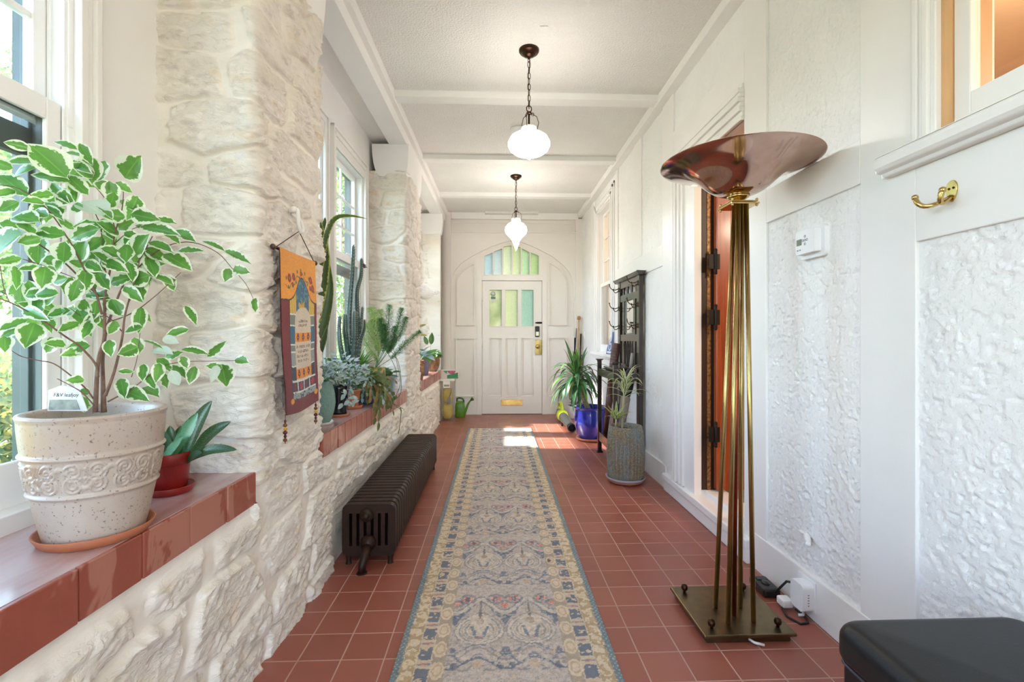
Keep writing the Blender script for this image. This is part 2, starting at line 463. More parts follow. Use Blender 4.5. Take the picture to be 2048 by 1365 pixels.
SKY_S, SUN_S, ROOM_S, EXPO, LAMP_S = 1.75, 12.0, 0.8, 0.93, 13.0
# ================================================================ SETTING
YB = 7.42          # plane of the panelled entrance screen
ZC = 3.10          # ceiling
XR = 1.35          # face of the boards on the right wall
XS = -0.847        # face of the stone wall (before the slight turn)
XW = -1.182        # plaster wall the left windows sit in
ZS = 0.725         # top of the brick sills
YN = -2.6          # end of the porch behind the camera
fl = MB(); fl.add([(-1.3, YN - 0.2, 0), (1.75, YN - 0.2, 0), (1.75, 7.9, 0), (-1.3, 7.9, 0)], [(0, 1, 2, 3)])
struct(fl.build('floor', M['tile'], origin=(0, 0, 0)))
ce = MB(); ce.box(-1.5, 1.6, YN - 0.2, 7.75, ZC, ZC + 0.12)
struct(ce.build('ceiling', M['ceiling'], origin=(0, 0, ZC)))
ntrim = [0]
def trim(mb, m=None, bevel=0.004, name=None):
    ntrim[0] += 1
    return struct(mb.build(name or 'trim_%d' % ntrim[0], m or M['trimw'], bevel=bevel))
# ceiling beams across the corridor
for y in (-1.5, -0.2, 1.1, 2.4, 3.72, 5.02, 6.32):
    trim(MB().box(-0.86, XR, y, y + 0.115, 3.052, ZC + 0.01), M['ceiling'] if False else M['paintflat'])
# long beam and crown over the stone piers
b = MB(RL); b.box(-1.0, -0.838, YN, 7.5, 2.945, ZC + 0.01); trim(b, M['paintflat'])
b = MB(RL); b.box(-0.845, -0.80, YN, 7.45, 3.03, ZC + 0.01); trim(b, M['paintflat'])
b = MB(RL); b.box(-1.25, -0.99, YN, 7.5, 3.0, ZC + 0.005); trim(b, M['paintflat'])
# crown on the right wall and over the screen
b = MB(); b.box(1.285, XR + 0.03, YN, YB, 3.035, ZC + 0.01); trim(b, M['paintflat'])
b = MB(); b.box(-0.65, 1.30, YB - 0.07, YB + 0.02, 3.005, ZC + 0.01); trim(b, M['paintflat'])

# ---------------- rubble stone
rs = np.random.RandomState(5)
RZ, PTS = [], []
z = -0.15
while z < 3.4:
    RZ.append(z); e = [-3.6]
    while e[-1] < 9.6: e.append(e[-1] + rs.uniform(0.20, 0.56))
    n_ = len(e); PTS.append((np.array(e), z + rs.uniform(-0.030, 0.030, n_), rs.rand(n_), rs.uniform(-1, 1, (n_, 2)), rs.uniform(-0.45, 0.45, n_)))
    z += rs.uniform(0.11, 0.225)
RZ = np.array(RZ)
def stone(S, Z):
    shp = S.shape; S = S.ravel(); Z = Z.ravel()
    sw = S + 0.030 * (fbm(S * 6, Z * 9, 3, 1) - 0.5) * 2
    zw = Z + 0.022 * (fbm(S * 4, Z * 9, 3, 2) - 0.5) * 2
    r0 = np.clip(np.searchsorted(RZ, zw), 2, len(RZ) - 3)
    F1 = np.full(S.shape, 9.0); F2 = np.full(S.shape, 9.0)
    hr = np.zeros_like(S); ta = np.zeros_like(S); tb = np.zeros_like(S); an = np.zeros_like(S); cs = np.zeros_like(S); cz = np.zeros_like(S)
    for dr in (-2, -1, 0, 1):
        for row in np.unique(r0 + dr):
            m = np.nonzero(r0 + dr == row)[0]
            e, pz, h_, tl, ag = PTS[row]
            k = np.searchsorted(e, sw[m])
            for dk in (-2, -1, 0, 1):
                kk = np.clip(k + dk, 0, len(e) - 1)
                d = np.sqrt(((sw[m] - e[kk]) * 0.42) ** 2 + (zw[m] - pz[kk]) ** 2) - 0.016 * h_[kk]
                nw = d < F1[m]
                i1 = m[nw]; F2[i1] = F1[i1]; F1[i1] = d[nw]; q = kk[nw]
                hr[i1] = h_[q]; ta[i1] = tl[q, 0]; tb[i1] = tl[q, 1]; an[i1] = ag[q]; cs[i1] = e[q]; cz[i1] = pz[q]
                md = (~nw) & (d < F2[m]) & (d > F1[m] + 1e-9); i2 = m[md]; F2[i2] = d[md]
    E = F2 - F1
    bury = 0.6 * sstep(0.52, 0.74, fbm(S * 2.3, Z * 2.6, 3, 11))
    body = sstep(0.007 + 0.02 * bury, 0.022 + 0.03 * bury, E + 0.016 * (fbm(S * 26, Z * 38, 3, 12) - 0.5))
    u, v = S - cs, Z - cz
    ur, vr = u * np.cos(an) + v * np.sin(an), -u * np.sin(an) + v * np.cos(an)
    q = fbm(ur * 10 + hr * 40, vr * 24 + hr * 17, 5, 3, 0.58)
    ridge = 1 - np.abs(2 * q - 1)
    f2 = fbm(ur * 6 + hr * 91, vr * 17 + hr * 33, 5, 8, 0.55)
    x = f2 * 6.5; st_ = (np.floor(x) + sstep(0.72, 1.0, x - np.floor(x))) / 6.5
    fine = fbm(ur * 46, vr * 120, 3, 14)
    mort = 0.006 * fbm(S * 9, Z * 12, 3, 6) + 0.0025 * fbm(S * 60, Z * 60, 2, 16)
    out = body * (0.004 + 0.016 * hr + 0.035 * ta * u + 0.06 * tb * v + 0.015 * (ridge - 0.5) + 0.028 * (st_ - 0.5) + 0.013 * (fine - 0.5)) * (1 - 0.40 * bury) + (1 - body) * (mort - 0.007)
    return np.clip(out + 0.012 * (fbm(S * 1.6, Z * 1.6, 2, 9) - 0.5), -0.022, 0.035).reshape(shp), (body * (1 - 0.35 * bury)).reshape(shp)
st = MB(RL); STC = []
def stone_patch(path, nrm, svals, z0, z1, step, notch=False):
    zz = np.arange(z0, z1 + step * 0.5, step)
    S, Z = np.meshgrid(svals, zz, indexing='ij')
    h, bd = stone(S, Z)
    h = h - 0.035 * sstep(6.60, 6.72, S)
    if notch:      # the facing is cut back round the radiator
        nt_ = sstep(2.485, 2.510, S + 0.02 * (fbm(Z * 12, S * 12, 3, 71) - .5)) * (1 - sstep(4.42, 4.445, S)) * (1 - sstep(0.335, 0.36, Z + 0.03 * (fbm(S * 14, Z * 14, 3, 72) - .5)))
        h = h * (1 - nt_) - 0.018 * nt_
        bay = ((S < 1.71) | ((S > 2.37) & (S < 4.38)) | (S > 5.12)); h = np.where(bay, h * (1 - 0.85 * sstep(0.545, 0.585, Z)) - 0.004 * sstep(0.545, 0.585, Z), h); bd = np.where(bay, bd * (1 - sstep(0.545, 0.585, Z)), bd)
    P = np.zeros(S.shape + (3,))
    P[..., 0] = path[:, 0][:, None] + nrm[:, 0][:, None] * h
    P[..., 1] = path[:, 1][:, None] + nrm[:, 1][:, None] * h
    P[..., 2] = Z
    STC.append(bd.ravel()); st.grid(P)
def pier_path(y0, y1, step, near=True, far=True, r=0.03):
    pts, nn, ss = [], [], []
    xw, xf = XW - 0.02, XS
    if near:
        for x in np.arange(xw, xf - r, step): pts.append((x, y0)); nn.append((0, -1)); ss.append(y0 - (xf - x))
        for a in np.linspace(0, 1, 7)[:-1]:
            t = a * PI / 2; pts.append((xf - r + r * math.sin(t), y0 + r - r * math.cos(t))); nn.append((math.sin(t), -math.cos(t))); ss.append(y0 - r + 2 * r * a)
    for y in np.arange(y0 + (r if near else 0), y1 - (r if far else 0), step): pts.append((xf, y)); nn.append((1, 0)); ss.append(y)
    if far:
        for a in np.linspace(0, 1, 7):
            t = a * PI / 2; pts.append((xf - r + r * math.cos(t), y1 - r + r * math.sin(t))); nn.append((math.cos(t), math.sin(t))); ss.append(y1 - r + 2 * r * a)
        for x in np.arange(xf - r - step, xw, -step): pts.append((x, y1)); nn.append((0, 1)); ss.append(y1 + (xf - x))
    else:
        pts.append((xf, y1)); nn.append((1, 0)); ss.append(y1)
    return np.array(pts), np.array(nn), np.array(ss)
ZA = 0.615
PIER = [(1.726, 2.350), (4.40, 5.10), (6.86, 6.96)]
sv = np.concatenate([np.arange(YN, 0.6, 0.03), np.arange(0.6, 2.6, 0.006), np.arange(2.6, 7.3, 0.010)])
stone_patch(np.stack([np.full_like(sv, XS), sv], 1), np.tile([1.0, 0.0], (len(sv), 1)), sv, -0.02, ZA, 0.0065, True)
for (a, c), stp, far in zip(PIER, (0.006, 0.008, 0.009), (True, True, False)):
    p, n, s_ = pier_path(a, c, stp, True, far)
    stone_patch(p, n, s_, ZA, 2.70, stp)
p, n, s_ = pier_path(-1.4, -0.75, 0.02)
stone_patch(p, n, s_, ZA, 2.70, 0.02)
# solid core behind the facing (ledges under the sills, tops of the piers)
for a, c in PIER + [(-1.4, -0.75)]: st.box(XW, XS - 0.012, a + 0.012, c - 0.012, 0, 2.70)
st.box(-1.35, XS - 0.035, YN, 7.3, 0, ZA - 0.01)
cc_ = np.concatenate(STC); st.col = np.zeros((len(st.v), 3)); st.col[:len(cc_), 0] = cc_
wl = struct(st.build('wall_left', M['stone'], origin=(XS, 0, 0)))
# corbelled pier caps
for a, c in PIER + [(-1.4, -0.75)]:
    b = MB(RL)
    prof = [(-1.155, 2.95), (-0.825, 2.95)]
    prof += [(-0.825 - 0.030 * (1 - math.cos(t)), 2.95 - 0.29 * math.sin(t)) for t in np.linspace(0.15, PI / 2, 8)]
    prof += [(-1.075, 2.655)] + [(-1.075 - 0.08 * math.sin(t), 2.655 + 0.29 * (1 - math.cos(t))) for t in np.linspace(0.1, PI / 2, 8)]
    b.plate([prof], a - 0.012, c + 0.012, lambda x, z, t: (x, t, z))
    trim(b, M['paintflat'], bevel=0.008)
# brick sills
def sill(y0, y1, pitch):
    b = MB(RL); y = y0
    n = max(1, round((y1 - y0) / pitch)); w = (y1 - y0) / n
    for k in range(n):
        j = RND.uniform(-0.002, 0.002)
        b.box(-0.985, -0.838 + j, y0 + k * w + 0.0025, y0 + (k + 1) * w - 0.0025, 0.612, ZS)
    b.box(-1.0, -0.842, y0, y1, 0.614, ZS - 0.0025)
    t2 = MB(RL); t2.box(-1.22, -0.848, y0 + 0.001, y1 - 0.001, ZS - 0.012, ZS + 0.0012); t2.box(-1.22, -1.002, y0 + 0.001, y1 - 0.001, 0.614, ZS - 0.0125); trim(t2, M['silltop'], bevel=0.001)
    return trim(b, M['brick'], bevel=0.003)
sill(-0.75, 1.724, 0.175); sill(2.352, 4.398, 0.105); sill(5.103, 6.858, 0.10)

# ---------------- plaster wall with the windows on the left
WIN = [(-0.34, 0.50), (0.595, 1.462), (2.475, 3.335), (3.42, 4.285), (5.15, 5.95), (6.03, 6.84)]
CW = 0.062
wp = MB(RL)
ys = sorted([YN] + [v for a, c in WIN for v in (a + CW, c - CW)] + [7.4])
for i in range(0, len(ys), 2): wp.box(XW - 0.16, XW, ys[i], ys[i + 1], 0.60, 3.02)
for a, c in WIN:
    wp.box(XW - 0.16, XW, a + CW, c - CW, 2.60, 3.02); wp.box(XW - 0.16, XW, a + CW, c - CW, 0.60, ZS + 0.02)
struct(wp.build('wall_left_plaster', M['paintflat']))
def window(no, a, c):
    w = bpy.data.objects.new('window_%d' % no, None); COL.objects.link(w); w['kind'] = 'structure'
    w.location = RL((XW, (a + c) / 2, ZS))
    o0, o1, zt, zb = a + CW, c - CW, 2.59, ZS + 0.012
    cs = MB(RL)
    def frame(x0, x1, g0, g1):      # rectangular ring of boards from outer inset g0 to inner inset g1
        A, B, Z0, Z1 = a + g0, c - g0, zb, 2.71 - g0 * 1.0
        cs.box(x0, x1, A, a + g1, Z0, Z1); cs.box(x0, x1, c - g1, B, Z0, Z1); cs.box(x0, x1, A, B, Z1 - (g1 - g0), Z1)
    frame(XW, XW + 0.028, 0.0, 0.020); frame(XW, XW + 0.016, 0.020, 0.040); frame(XW, XW + 0.022, 0.040, 0.064)
    cs.box(XW, XW + 0.012, a + 0.06, c - 0.06, 2.58, 2.66)
    cs.box(XW - 0.16, XW + 0.03, a + 0.01, c - 0.01, zb - 0.02, zb + 0.035)
    cs.build('window_frame', M['trimw'], w, bevel=0.003)
    jb = MB(RL)
    for y0, y1 in ((o0 - 0.004, o0 + 0.014), (o1 - 0.014, o1 + 0.004)): jb.box(XW - 0.093, XW - 0.004, y0, y1, 1.79, zt); jb.box(XW - 0.052, XW - 0.004, y0, y1, zb + 0.03, 1.789)
    jd = MB(RL)
    for y0, y1 in ((o0 - 0.004, o0 + 0.0145), (o1 - 0.0145, o1 + 0.004)): jd.box(XW - 0.16, XW - 0.094, y0, y1, 1.79, zt); jd.box(XW - 0.16, XW - 0.053, y0, y1, zb + 0.03, 1.789)
    jd.build('outer_jamb', M['storm'], w)
    jb.box(XW - 0.16, XW - 0.004, o0, o1, zt - 0.015, zt + 0.004)
    for y0, y1 in ((o0 + 0.012, o0 + 0.022), (o1 - 0.022, o1 - 0.012)):
        for d in (0.010, 0.051, 0.091): jb.box(XW - d - 0.007, XW - d, y0, y1, 1.86 if d > 0.02 else zb + 0.03, zt)
    jb.build('jamb', M['vinyl'], w)
    i0, i1 = o0 + 0.018, o1 - 0.018
    ym = (i0 + i1) / 2
    ls = MB(RL); x0, x1 = XW - 0.034, XW - 0.020
    ls.box(x0, x1, i0, i0 + 0.045, 0.78, 1.85); ls.box(x0, x1, i1 - 0.045, i1, 0.78, 1.85)
    ls.box(x0, x1, i0 + 0.045, i1 - 0.045, 1.79, 1.85); ls.box(x0, x1, i0 + 0.045, i1 - 0.045, 0.77, 0.885)
    ls.box(x1, x1 + 0.012, ym - 0.04, ym + 0.04, 1.85, 1.862)
    ls.build('lower_sash', M['vinyl'], w, bevel=0.004)
    lo = MB(RL); x0, x1 = XW - 0.050, XW - 0.0345
    lo.box(x0, x1, i0, i0 + 0.044, 0.78, 1.85); lo.box(x0, x1, i1 - 0.044, i1, 0.78, 1.85); lo.box(x0, x1, i0 + 0.044, i1 - 0.044, 1.795, 1.85); lo.box(x0, x1, i0 + 0.044, i1 - 0.044, 0.77, 0.88)
    lo.build('outer_sash_face', M['storm'], w)
    MB(RL).box(XW - 0.034, XW - 0.031, i0 + 0.04, i1 - 0.04, 0.88, 1.80).build('lower_pane', M['glass'], w)
    us = MB(RL); x0, x1 = XW - 0.090, XW - 0.060
    us.box(x0, x1, i0, i0 + 0.04, 1.79, 2.575); us.box(x0, x1, i1 - 0.04, i1, 1.79, 2.575)
    us.box(x0, x1, i0 + 0.04, i1 - 0.04, 1.79, 1.84); us.box(x0, x1, i0 + 0.04, i1 - 0.04, 2.535, 2.575)
    for k in (1, 2): us.box(x0 + 0.006, x1 - 0.004, i0 + 0.04, i1 - 0.04, 1.84 + k * 0.232 - 0.009, 1.84 + k * 0.232 + 0.009)
    us.box(x0 + 0.006, x1 - 0.004, ym - 0.009, ym + 0.009, 1.84, 2.535)
    us.build('upper_sash', M['vinyl'], w, bevel=0.003)
    MB(RL).box(XW - 0.077, XW - 0.073, i0 + 0.035, i1 - 0.035, 1.83, 2.54).build('upper_pane', M['glass'], w)
    sf = MB(RL); x0, x1 = XW - 0.128, XW - 0.104
    sf.box(x0, x1, o0, o0 + 0.026, 0.76, 2.60); sf.box(x0, x1, o1 - 0.026, o1, 0.76, 2.60)
    sf.box(x0, x1, o0, o1, 2.55, 2.60); sf.box(x0, x1, o0, o1, 0.76, 0.83); sf.box(x0, x1, o0, o1, 1.70, 1.78)
    sf.build('storm_frame', M['storm'], w, bevel=0.002)
    return w
for i, (a, c) in enumerate(WIN): window(i + 1, a, c)

# ---------------- end wall behind the camera, its glazed door added for light, walls closing the porch
b = MB(); b.box(-1.6, -0.78, YN - 0.15, YN, 0, 3.2); b.box(1.22, 1.75, YN - 0.15, YN, 0, 3.2); b.box(-0.78, 1.22, YN - 0.15, YN, 2.62, 3.2); struct(b.build('wall_rear', M['paintflat']))
d3 = bpy.data.objects.new('added_rear_door', None); COL.objects.link(d3); d3['kind'] = 'structure'; d3.location = (0.22, YN, 0)
for x0, x1 in ((-0.775, 0.215), (0.225, 1.215)):
    b = MB(); b.box(x0, x0 + 0.07, YN - 0.09, YN - 0.04, 0.01, 2.61); b.box(x1 - 0.07, x1, YN - 0.09, YN - 0.04, 0.01, 2.61); b.box(x0 + 0.07, x1 - 0.07, YN - 0.09, YN - 0.04, 0.01, 0.22); b.box(x0 + 0.07, x1 - 0.07, YN - 0.09, YN - 0.04, 2.52, 2.61)
    for k in (1, 2): b.box(x0 + 0.07, x1 - 0.07, YN - 0.08, YN - 0.05, 0.22 + k * 0.766 - .012, 0.22 + k * 0.766 + .012)
    b.build('glazed_leaf', M['trimw'], d3, bevel=0.003)
    MB().box(x0 + 0.065, x1 - 0.065, YN - 0.068, YN - 0.063, 0.215, 2.525).build('glass_panel', M['glass'], d3)
b = MB(RL); b.box(-1.35, -1.19, 7.28, 7.9, 0, 3.1); b.box(-1.2, -0.68, 7.44, 7.6, 0, 3.1); struct(b.build('wall_corner', M['paintflat']))

# ---------------- entrance screen
def yb(u, v, y=YB): p = atY(u, v, y); return (p.x, p.z)
SX0, SX1 = -0.70, XR + 0.02
DX0, DX1, DZ = -0.182, 0.741, 2.063
def inter(a, b, t): return a + (b - a) * t
LITE = [(969.5, 985), (987.5, 1004), (1006.5, 1023), (1025.6, 1040.8), (1043.6, 1058.8), (1061.7, 1077.3)]
LTOP = [(512, 505.5), (504, 497.7), (494, 491), (491, 494.5), (497, 505), (505.5, 512)]
holes = []
for (u0, u1), (t0, t1) in zip(LITE, LTOP):
    holes.append([yb(u0, 549.5), yb(u1, 549.5), yb(u1, t1), yb(u0, t0)])
FY = lambda x, z, t: (x, t, z)
scr = MB()
outer = [(SX0, 0), (DX0 - 0.005, 0), (DX0 - 0.005, DZ + 0.005), (DX1 + 0.005, DZ + 0.005), (DX1 + 0.005, 0), (SX1, 0), (SX1, 3.08), (SX0, 3.08)]
scr.plate([outer] + holes, YB, YB + 0.05, FY)
# raised rails and stiles with a four-centred arch
arch = [(902, 829), (902, 600), (903, 570), (906, 552), (911, 541.5), (922.5, 527.5), (944, 513.5), (979, 495.6), (1005, 486.5), (1026, 481.5),
        (1046, 486.5), (1072, 497), (1104, 514), (1126, 531), (1137, 544), (1143, 556), (1146, 572), (1147, 600), (1147, 829)]
A = [yb(u, v) for u, v in arch]
spand = [(SX0, 0), A[0]] + A[1:-1] + [A[-1], (SX1, 0), (SX1, 2.80), (SX0, 2.80)]
scr.plate([spand], YB - 0.040, YB + 0.001, FY)
def arcpoly(pts, o):             # inset copy of the arch for the mould edge
    return pts
fr = 0.014
scr.box(DX0 - 0.075, DX0 - 0.007, YB - 0.015, YB + 0.001, 0, DZ + 0.07); scr.box(DX1 + 0.007, DX1 + 0.075, YB - 0.015, YB + 0.001, 0, DZ + 0.07)
scr.box(DX0 - 0.0065, DX1 + 0.0065, YB - 0.015, YB + 0.001, DZ + 0.007, DZ + 0.07)
scr.box(DX0 - 0.06, DX0 + 0.02, YB + 0.046, YB + 0.09, 0, DZ + 0.06); scr.box(DX1 - 0.02, DX1 + 0.06, YB + 0.046, YB + 0.09, 0, DZ + 0.06); scr.box(DX0 + 0.021, DX1 - 0.021, YB + 0.046, YB + 0.09, DZ - 0.02, DZ + 0.06); scr.box(DX0 + 0.021, DX1 - 0.021, YB + 0.046, YB + 0.09, -0.02, 0.03)
def ring(mb, loop, w, y0, y1):   # thin mould following a closed loop
    n = len(loop); cx = sum(p[0] for p in loop) / n; cz = sum(p[1] for p in loop) / n
    inn = []
    for i, p in enumerate(loop):
        a_, b_ = Vector(loop[i - 1]), Vector(loop[(i + 1) % n]); pv = Vector(p)
        d1, d2 = (pv - a_).normalized(), (b_ - pv).normalized()
        n1, n2 = Vector((-d1.y, d1.x)), Vector((-d2.y, d2.x))
        m = (n1 + n2); m = m.normalized() / max(0.3, math.sqrt((1 + n1.dot(n2)) / 2))
        inn.append(tuple(pv + m * w))
    mb.plate([loop, inn], y0, y1, FY)
def rect(u0, u1, v0, v1): 
    p, q = yb(u0, v1), yb(u1, v0); return [(p[0], p[1]), (q[0], p[1]), (q[0], q[1]), (p[0], q[1])]
lp = [yb(913, 651), yb(950, 651), yb(950, 526), yb(938, 532), yb(926, 541), yb(917, 552), yb(913, 562)]
rp = [yb(1097, 651), yb(1134, 651), yb(1134, 562), yb(1129, 550), yb(1121, 540), yb(1110, 531), yb(1097, 525)]
for l in (lp, rp): ring(scr, l, 0.016, YB - 0.030, YB + 0.002)
for l in (rect(911, 950, 676, 794), rect(1096, 1134, 675, 794)):
    ring(scr, l, 0.016, YB - 0.030, YB + 0.002)
    x0, z0, x1, z1 = l[0][0] + 0.05, l[0][1] + 0.05, l[2][0] - 0.05, l[2][1] - 0.05
ring(scr, rect(902, 1143, 448, 466), 0.012, YB - 0.052, YB - 0.039)
scr.box(SX0, SX1, YB - 0.062, YB, 2.795, 2.815)
scr.box(1.262, SX1, YB - 0.056, YB, 0, 3.02)
tl = rect(967, 1080, 488, 552)
struct(scr.build('wall_back', M['cream'], bevel=0.004))
# door leaf
d1 = bpy.data.objects.new('door_1', None); COL.objects.link(d1); d1['kind'] = 'structure'; d1.location = ((DX0 + DX1) / 2, YB + 0.02, 0)
lab(d1, 'cream front door with three coloured glass lights and a brass mail slot')
dl = MB(); y0, y1 = YB + 0.006, YB + 0.045
dg = [rect(979, 1003.5, 580, 653), rect(1011, 1035.5, 580, 653), rect(1043, 1067, 580, 653)]
pn = [rect(979, 1003.5, 677, 794), rect(1010.5, 1035.5, 677, 794), rect(1042.5, 1067.5, 677, 794)]
slot = None
dl.plate([[(DX0, 0.008), (DX1, 0.008), (DX1, DZ), (DX0, DZ)]] + dg + pn, y0, y1, FY)
for l in pn:
    (xa, za), (xb, zb_) = l[0], l[2]
    dl.box(xa - 0.01, xb + 0.01, y0 + 0.032, y0 + 0.038, za - 0.01, zb_ + 0.01)
    dl.box(xa + 0.040, xb - 0.040, y0 + 0.016, y0 + 0.033, za + 0.045, zb_ - 0.045)
for l in dg: ring(dl, l, -0.012, y0 - 0.006, y0 + 0.002)
dl.build('door_leaf', M['cream'], d1, bevel=0.004)
YG = [stained('yellow_green_glass', lin(174, 172, 146), lin(146, 150, 118)), stained('pale_lime_glass', lin(172, 172, 146)), stained('aqua_glass', lin(152, 166, 152))]
for l, m in zip(dg, YG):
    MB().plate([l], y0 + 0.016, y0 + 0.020, FY).build('glass_light', m, d1)
def lab_part(o, s): o['label'] = s; return o
# mail slot, locks, bolt, hinges
ms = MB(); p, q = yb(1002, 811.5), yb(1045.5, 800)
ms.box(p[0], q[0], y0 - 0.008, y0 + 0.002, p[1], q[1])
mso = ms.build('mail_slot', M['polbrass'], d1, bevel=0.003)
MB().box(p[0] + 0.025, q[0] - 0.025, y0 - 0.014, y0 - 0.006, p[1] + 0.016, q[1] - 0.016).build('slot_flap', M['polbrass'], mso, bevel=0.004)
kp = MB(); p, q = yb(1070, 674.5), yb(1079, 653)
kp.box(p[0], q[0], y0 - 0.03, y0 + 0.001, p[1], q[1])
kpo = kp.build('keypad_lock', M['blackplastic'], d1, bevel=0.012)
MB().box(p[0] + 0.010, q[0] - 0.010, y0 - 0.034, y0 - 0.028, p[1] + 0.018, (p[1] + q[1]) / 2).build('thumb_turn_plate', mat('nickel_plate', lin(205, 205, 190), 0.25, 1.0), kpo, bevel=0.004)
rl_ = MB(); p, q = yb(1070, 710), yb(1083.3, 680)
rl_.box(p[0], q[0], y0 - 0.022, y0 + 0.001, p[1], q[1])
rlo = rl_.build('rim_lock', M['brass'], d1, bevel=0.004)
k_ = MB(); k_.lathe([(0, 0), (0.014, 0), (0.014, 0.03), (0.03, 0.036), (0.034, 0.05), (0.026, 0.064), (0, 0.068)], (p[0] + 0.042, y0 - 0.02, 1.05), 20, ax=(0, -1, 0)); k_.build('door_knob', M['brass'], rlo)
bt = MB(); p, q = yb(1072.5, 646), yb(1083.5, 643); bt.tube([(p[0], y0 - 0.012, p[1]), (q[0] + 0.02, y0 - 0.012, p[1])], 0.008); bt.box(p[0] + 0.01, q[0], y0 - 0.01, y0 + 0.001, p[1] - 0.014, p[1] + 0.014); bt.ball((p[0] - 0.004, y0 - 0.012, p[1]), 0.012)
bt.build('slide_bolt', M['blackmetal'], d1, bevel=0.002)
for vv in (594, 685, 784):
    z = yb(965, vv)[1]; h = MB(); h.tube([(DX0 - 0.004, YB - 0.006, z - 0.07), (DX0 - 0.004, YB - 0.006, z + 0.07)], 0.010)
    h.box(DX0, DX0 + 0.03, y0 - 0.004, y0 + 0.001, z - 0.06, z + 0.06); h.build('hinge', M['cream'], d1)
# sticker on the left light
sk = MB(); p = yb(986, 588); sk.lathe([(0, 0), (0.042, 0), (0.042, 0.004), (0, 0.004)], (p[0], y0 + 0.010, p[1]), 24, ax=(0, -1, 0))
sko = sk.build('round_decal', mat('white_decal', lin(215, 222, 215), 0.5), d1)
sk = MB(); sk.lathe([(0.026, 0), (0.031, 0), (0.031, 0.002), (0.026, 0.002), (0.026, 0)], (p[0], y0 + 0.005, p[1]), 24, ax=(0, -1, 0)); sk.build('decal_ring', mat('grey_ink', lin(120, 140, 135), 0.6), sko)
a_, b2 = yb(982, 604), yb(991, 594); sk = MB(); sk.box(a_[0], b2[0], y0 + 0.006, y0 + 0.010, a_[1], b2[1]); sko2 = sk.build('card_decal', mat('white_card', lin(220, 224, 222), 0.6), d1)
sk = MB(); sk.box(a_[0], b2[0], y0 + 0.004, y0 + 0.0065, a_[1] + 0.045, b2[1]); sk.build('card_band', mat('green_card_band', lin(96, 140, 120), 0.6), sko2)
# transom glass, one pane per light
tw = bpy.data.objects.new('window_7', None); COL.objects.link(tw); tw['kind'] = 'structure'; tw.location = (0.28, YB + 0.03, 2.2)
TC = [lin(162, 170, 168), lin(166, 170, 164), lin(176, 176, 152), lin(172, 174, 142), lin(164, 174, 146), lin(164, 172, 136)]
for k, (h, c) in enumerate(zip(holes, TC)):
    MB().plate([h], YB + 0.022, YB + 0.027, FY).build('coloured_pane', stained('transom_glass_%s' % 'abcdef'[k], c), tw)
cm_ = MB()
for h in holes: ring(cm_, h, -0.010, YB - 0.008, YB + 0.002)
cm_.build('glazing_bead', M['cream'], tw)
# boxed pipe in the left corner
pp = MB(); pc = (-0.725, YB - 0.075); pp.lathe([(0.068, 0), (0.068, 3.03), (0.074, 3.03), (0.074, 3.09)], (pc[0], pc[1], 0), 28)
po = trim(pp, M['cream'], bevel=0)
# ---------------- ceiling vent cover, smoke detector, patch plate
vt = thing('ceiling_vent', 'long flat white vent cover on the ceiling above the front door', 'vent', (0.26, 7.24, ZC))
vb = MB(); p0, p1 = atZ(970, 425, ZC - 0.012), atZ(1077, 425, ZC - 0.012)
vb.box(p0.x, p1.x, p0.y - 0.03, p0.y + 0.08, ZC - 0.032, ZC); vb.build('cover', M['ceiling'], vt, bevel=0.003)
# ================================================================ RIGHT WALL
XST = 1.362        # stucco face
def yr(u, x=XR): return atX(u, HOR, x).y
DY0, DY1, DTOP, DSILL = 2.545, 3.20, 2.42, 0.165      # doorway
NW = (0.55, 1.405, 1.80, 2.86)                         # near interior window opening y0,y1,z0,z1
FW = (5.50, 6.20, 1.00, 2.80)                          # far interior window
def holes_rects(yA, yB, zA, zB):
    """wall rectangles around the three openings inside yA..yB"""
    ops = [(DY0, DY1, 0, DTOP), NW, FW]
    cuts = sorted(set([yA, yB] + [c for o in ops for c in o[:2] if yA < c < yB]))
    out = []
    for a, c in zip(cuts[:-1], cuts[1:]):
        m = (a + c) / 2; o = [q for q in ops if q[0] <= m <= q[1]]
        if not o: out.append((a, c, zA, zB))
        else:
            if o[0][2] > zA: out.append((a, c, zA, o[0][2]))
            if o[0][3] < zB: out.append((a, c, o[0][3], zB))
    return out
wr = MB()
for a, c, z0, z1 in holes_rects(YN, 7.5, 0, 3.15): wr.box(XST + 0.006, XST + 0.16, a, c, z0, z1)
def stucco_panel(y0, y1, z0, z1, step):
    yy, zz = np.arange(y0, y1 + step, step), np.arange(z0, z1 + step, step)
    Yg, Zg = np.meshgrid(yy, zz, indexing='ij')
    q = fbm(Yg * 58, Zg * 66, 3, 21, 0.5)
    lum = sstep(0.56, 0.70, q) * 0.0034 * sstep(0.40, 0.62, fbm(Yg * 4, Zg * 4, 3, 22))
    base = 0.0022 * (fbm(Yg * 80, Zg * 80, 2, 23) - 0.5) + 0.004 * (fbm(Yg * 3, Zg * 3, 2, 24) - 0.5)
    pit = -0.0035 * sstep(0.62, 0.70, fbm(Yg * 46 + 7, Zg * 52, 3, 25))
    P = np.zeros(Yg.shape + (3,)); P[..., 0] = XST - (lum + base + pit); P[..., 1] = Yg; P[..., 2] = Zg
    wr.grid(P, flip=True)
PANELS = []
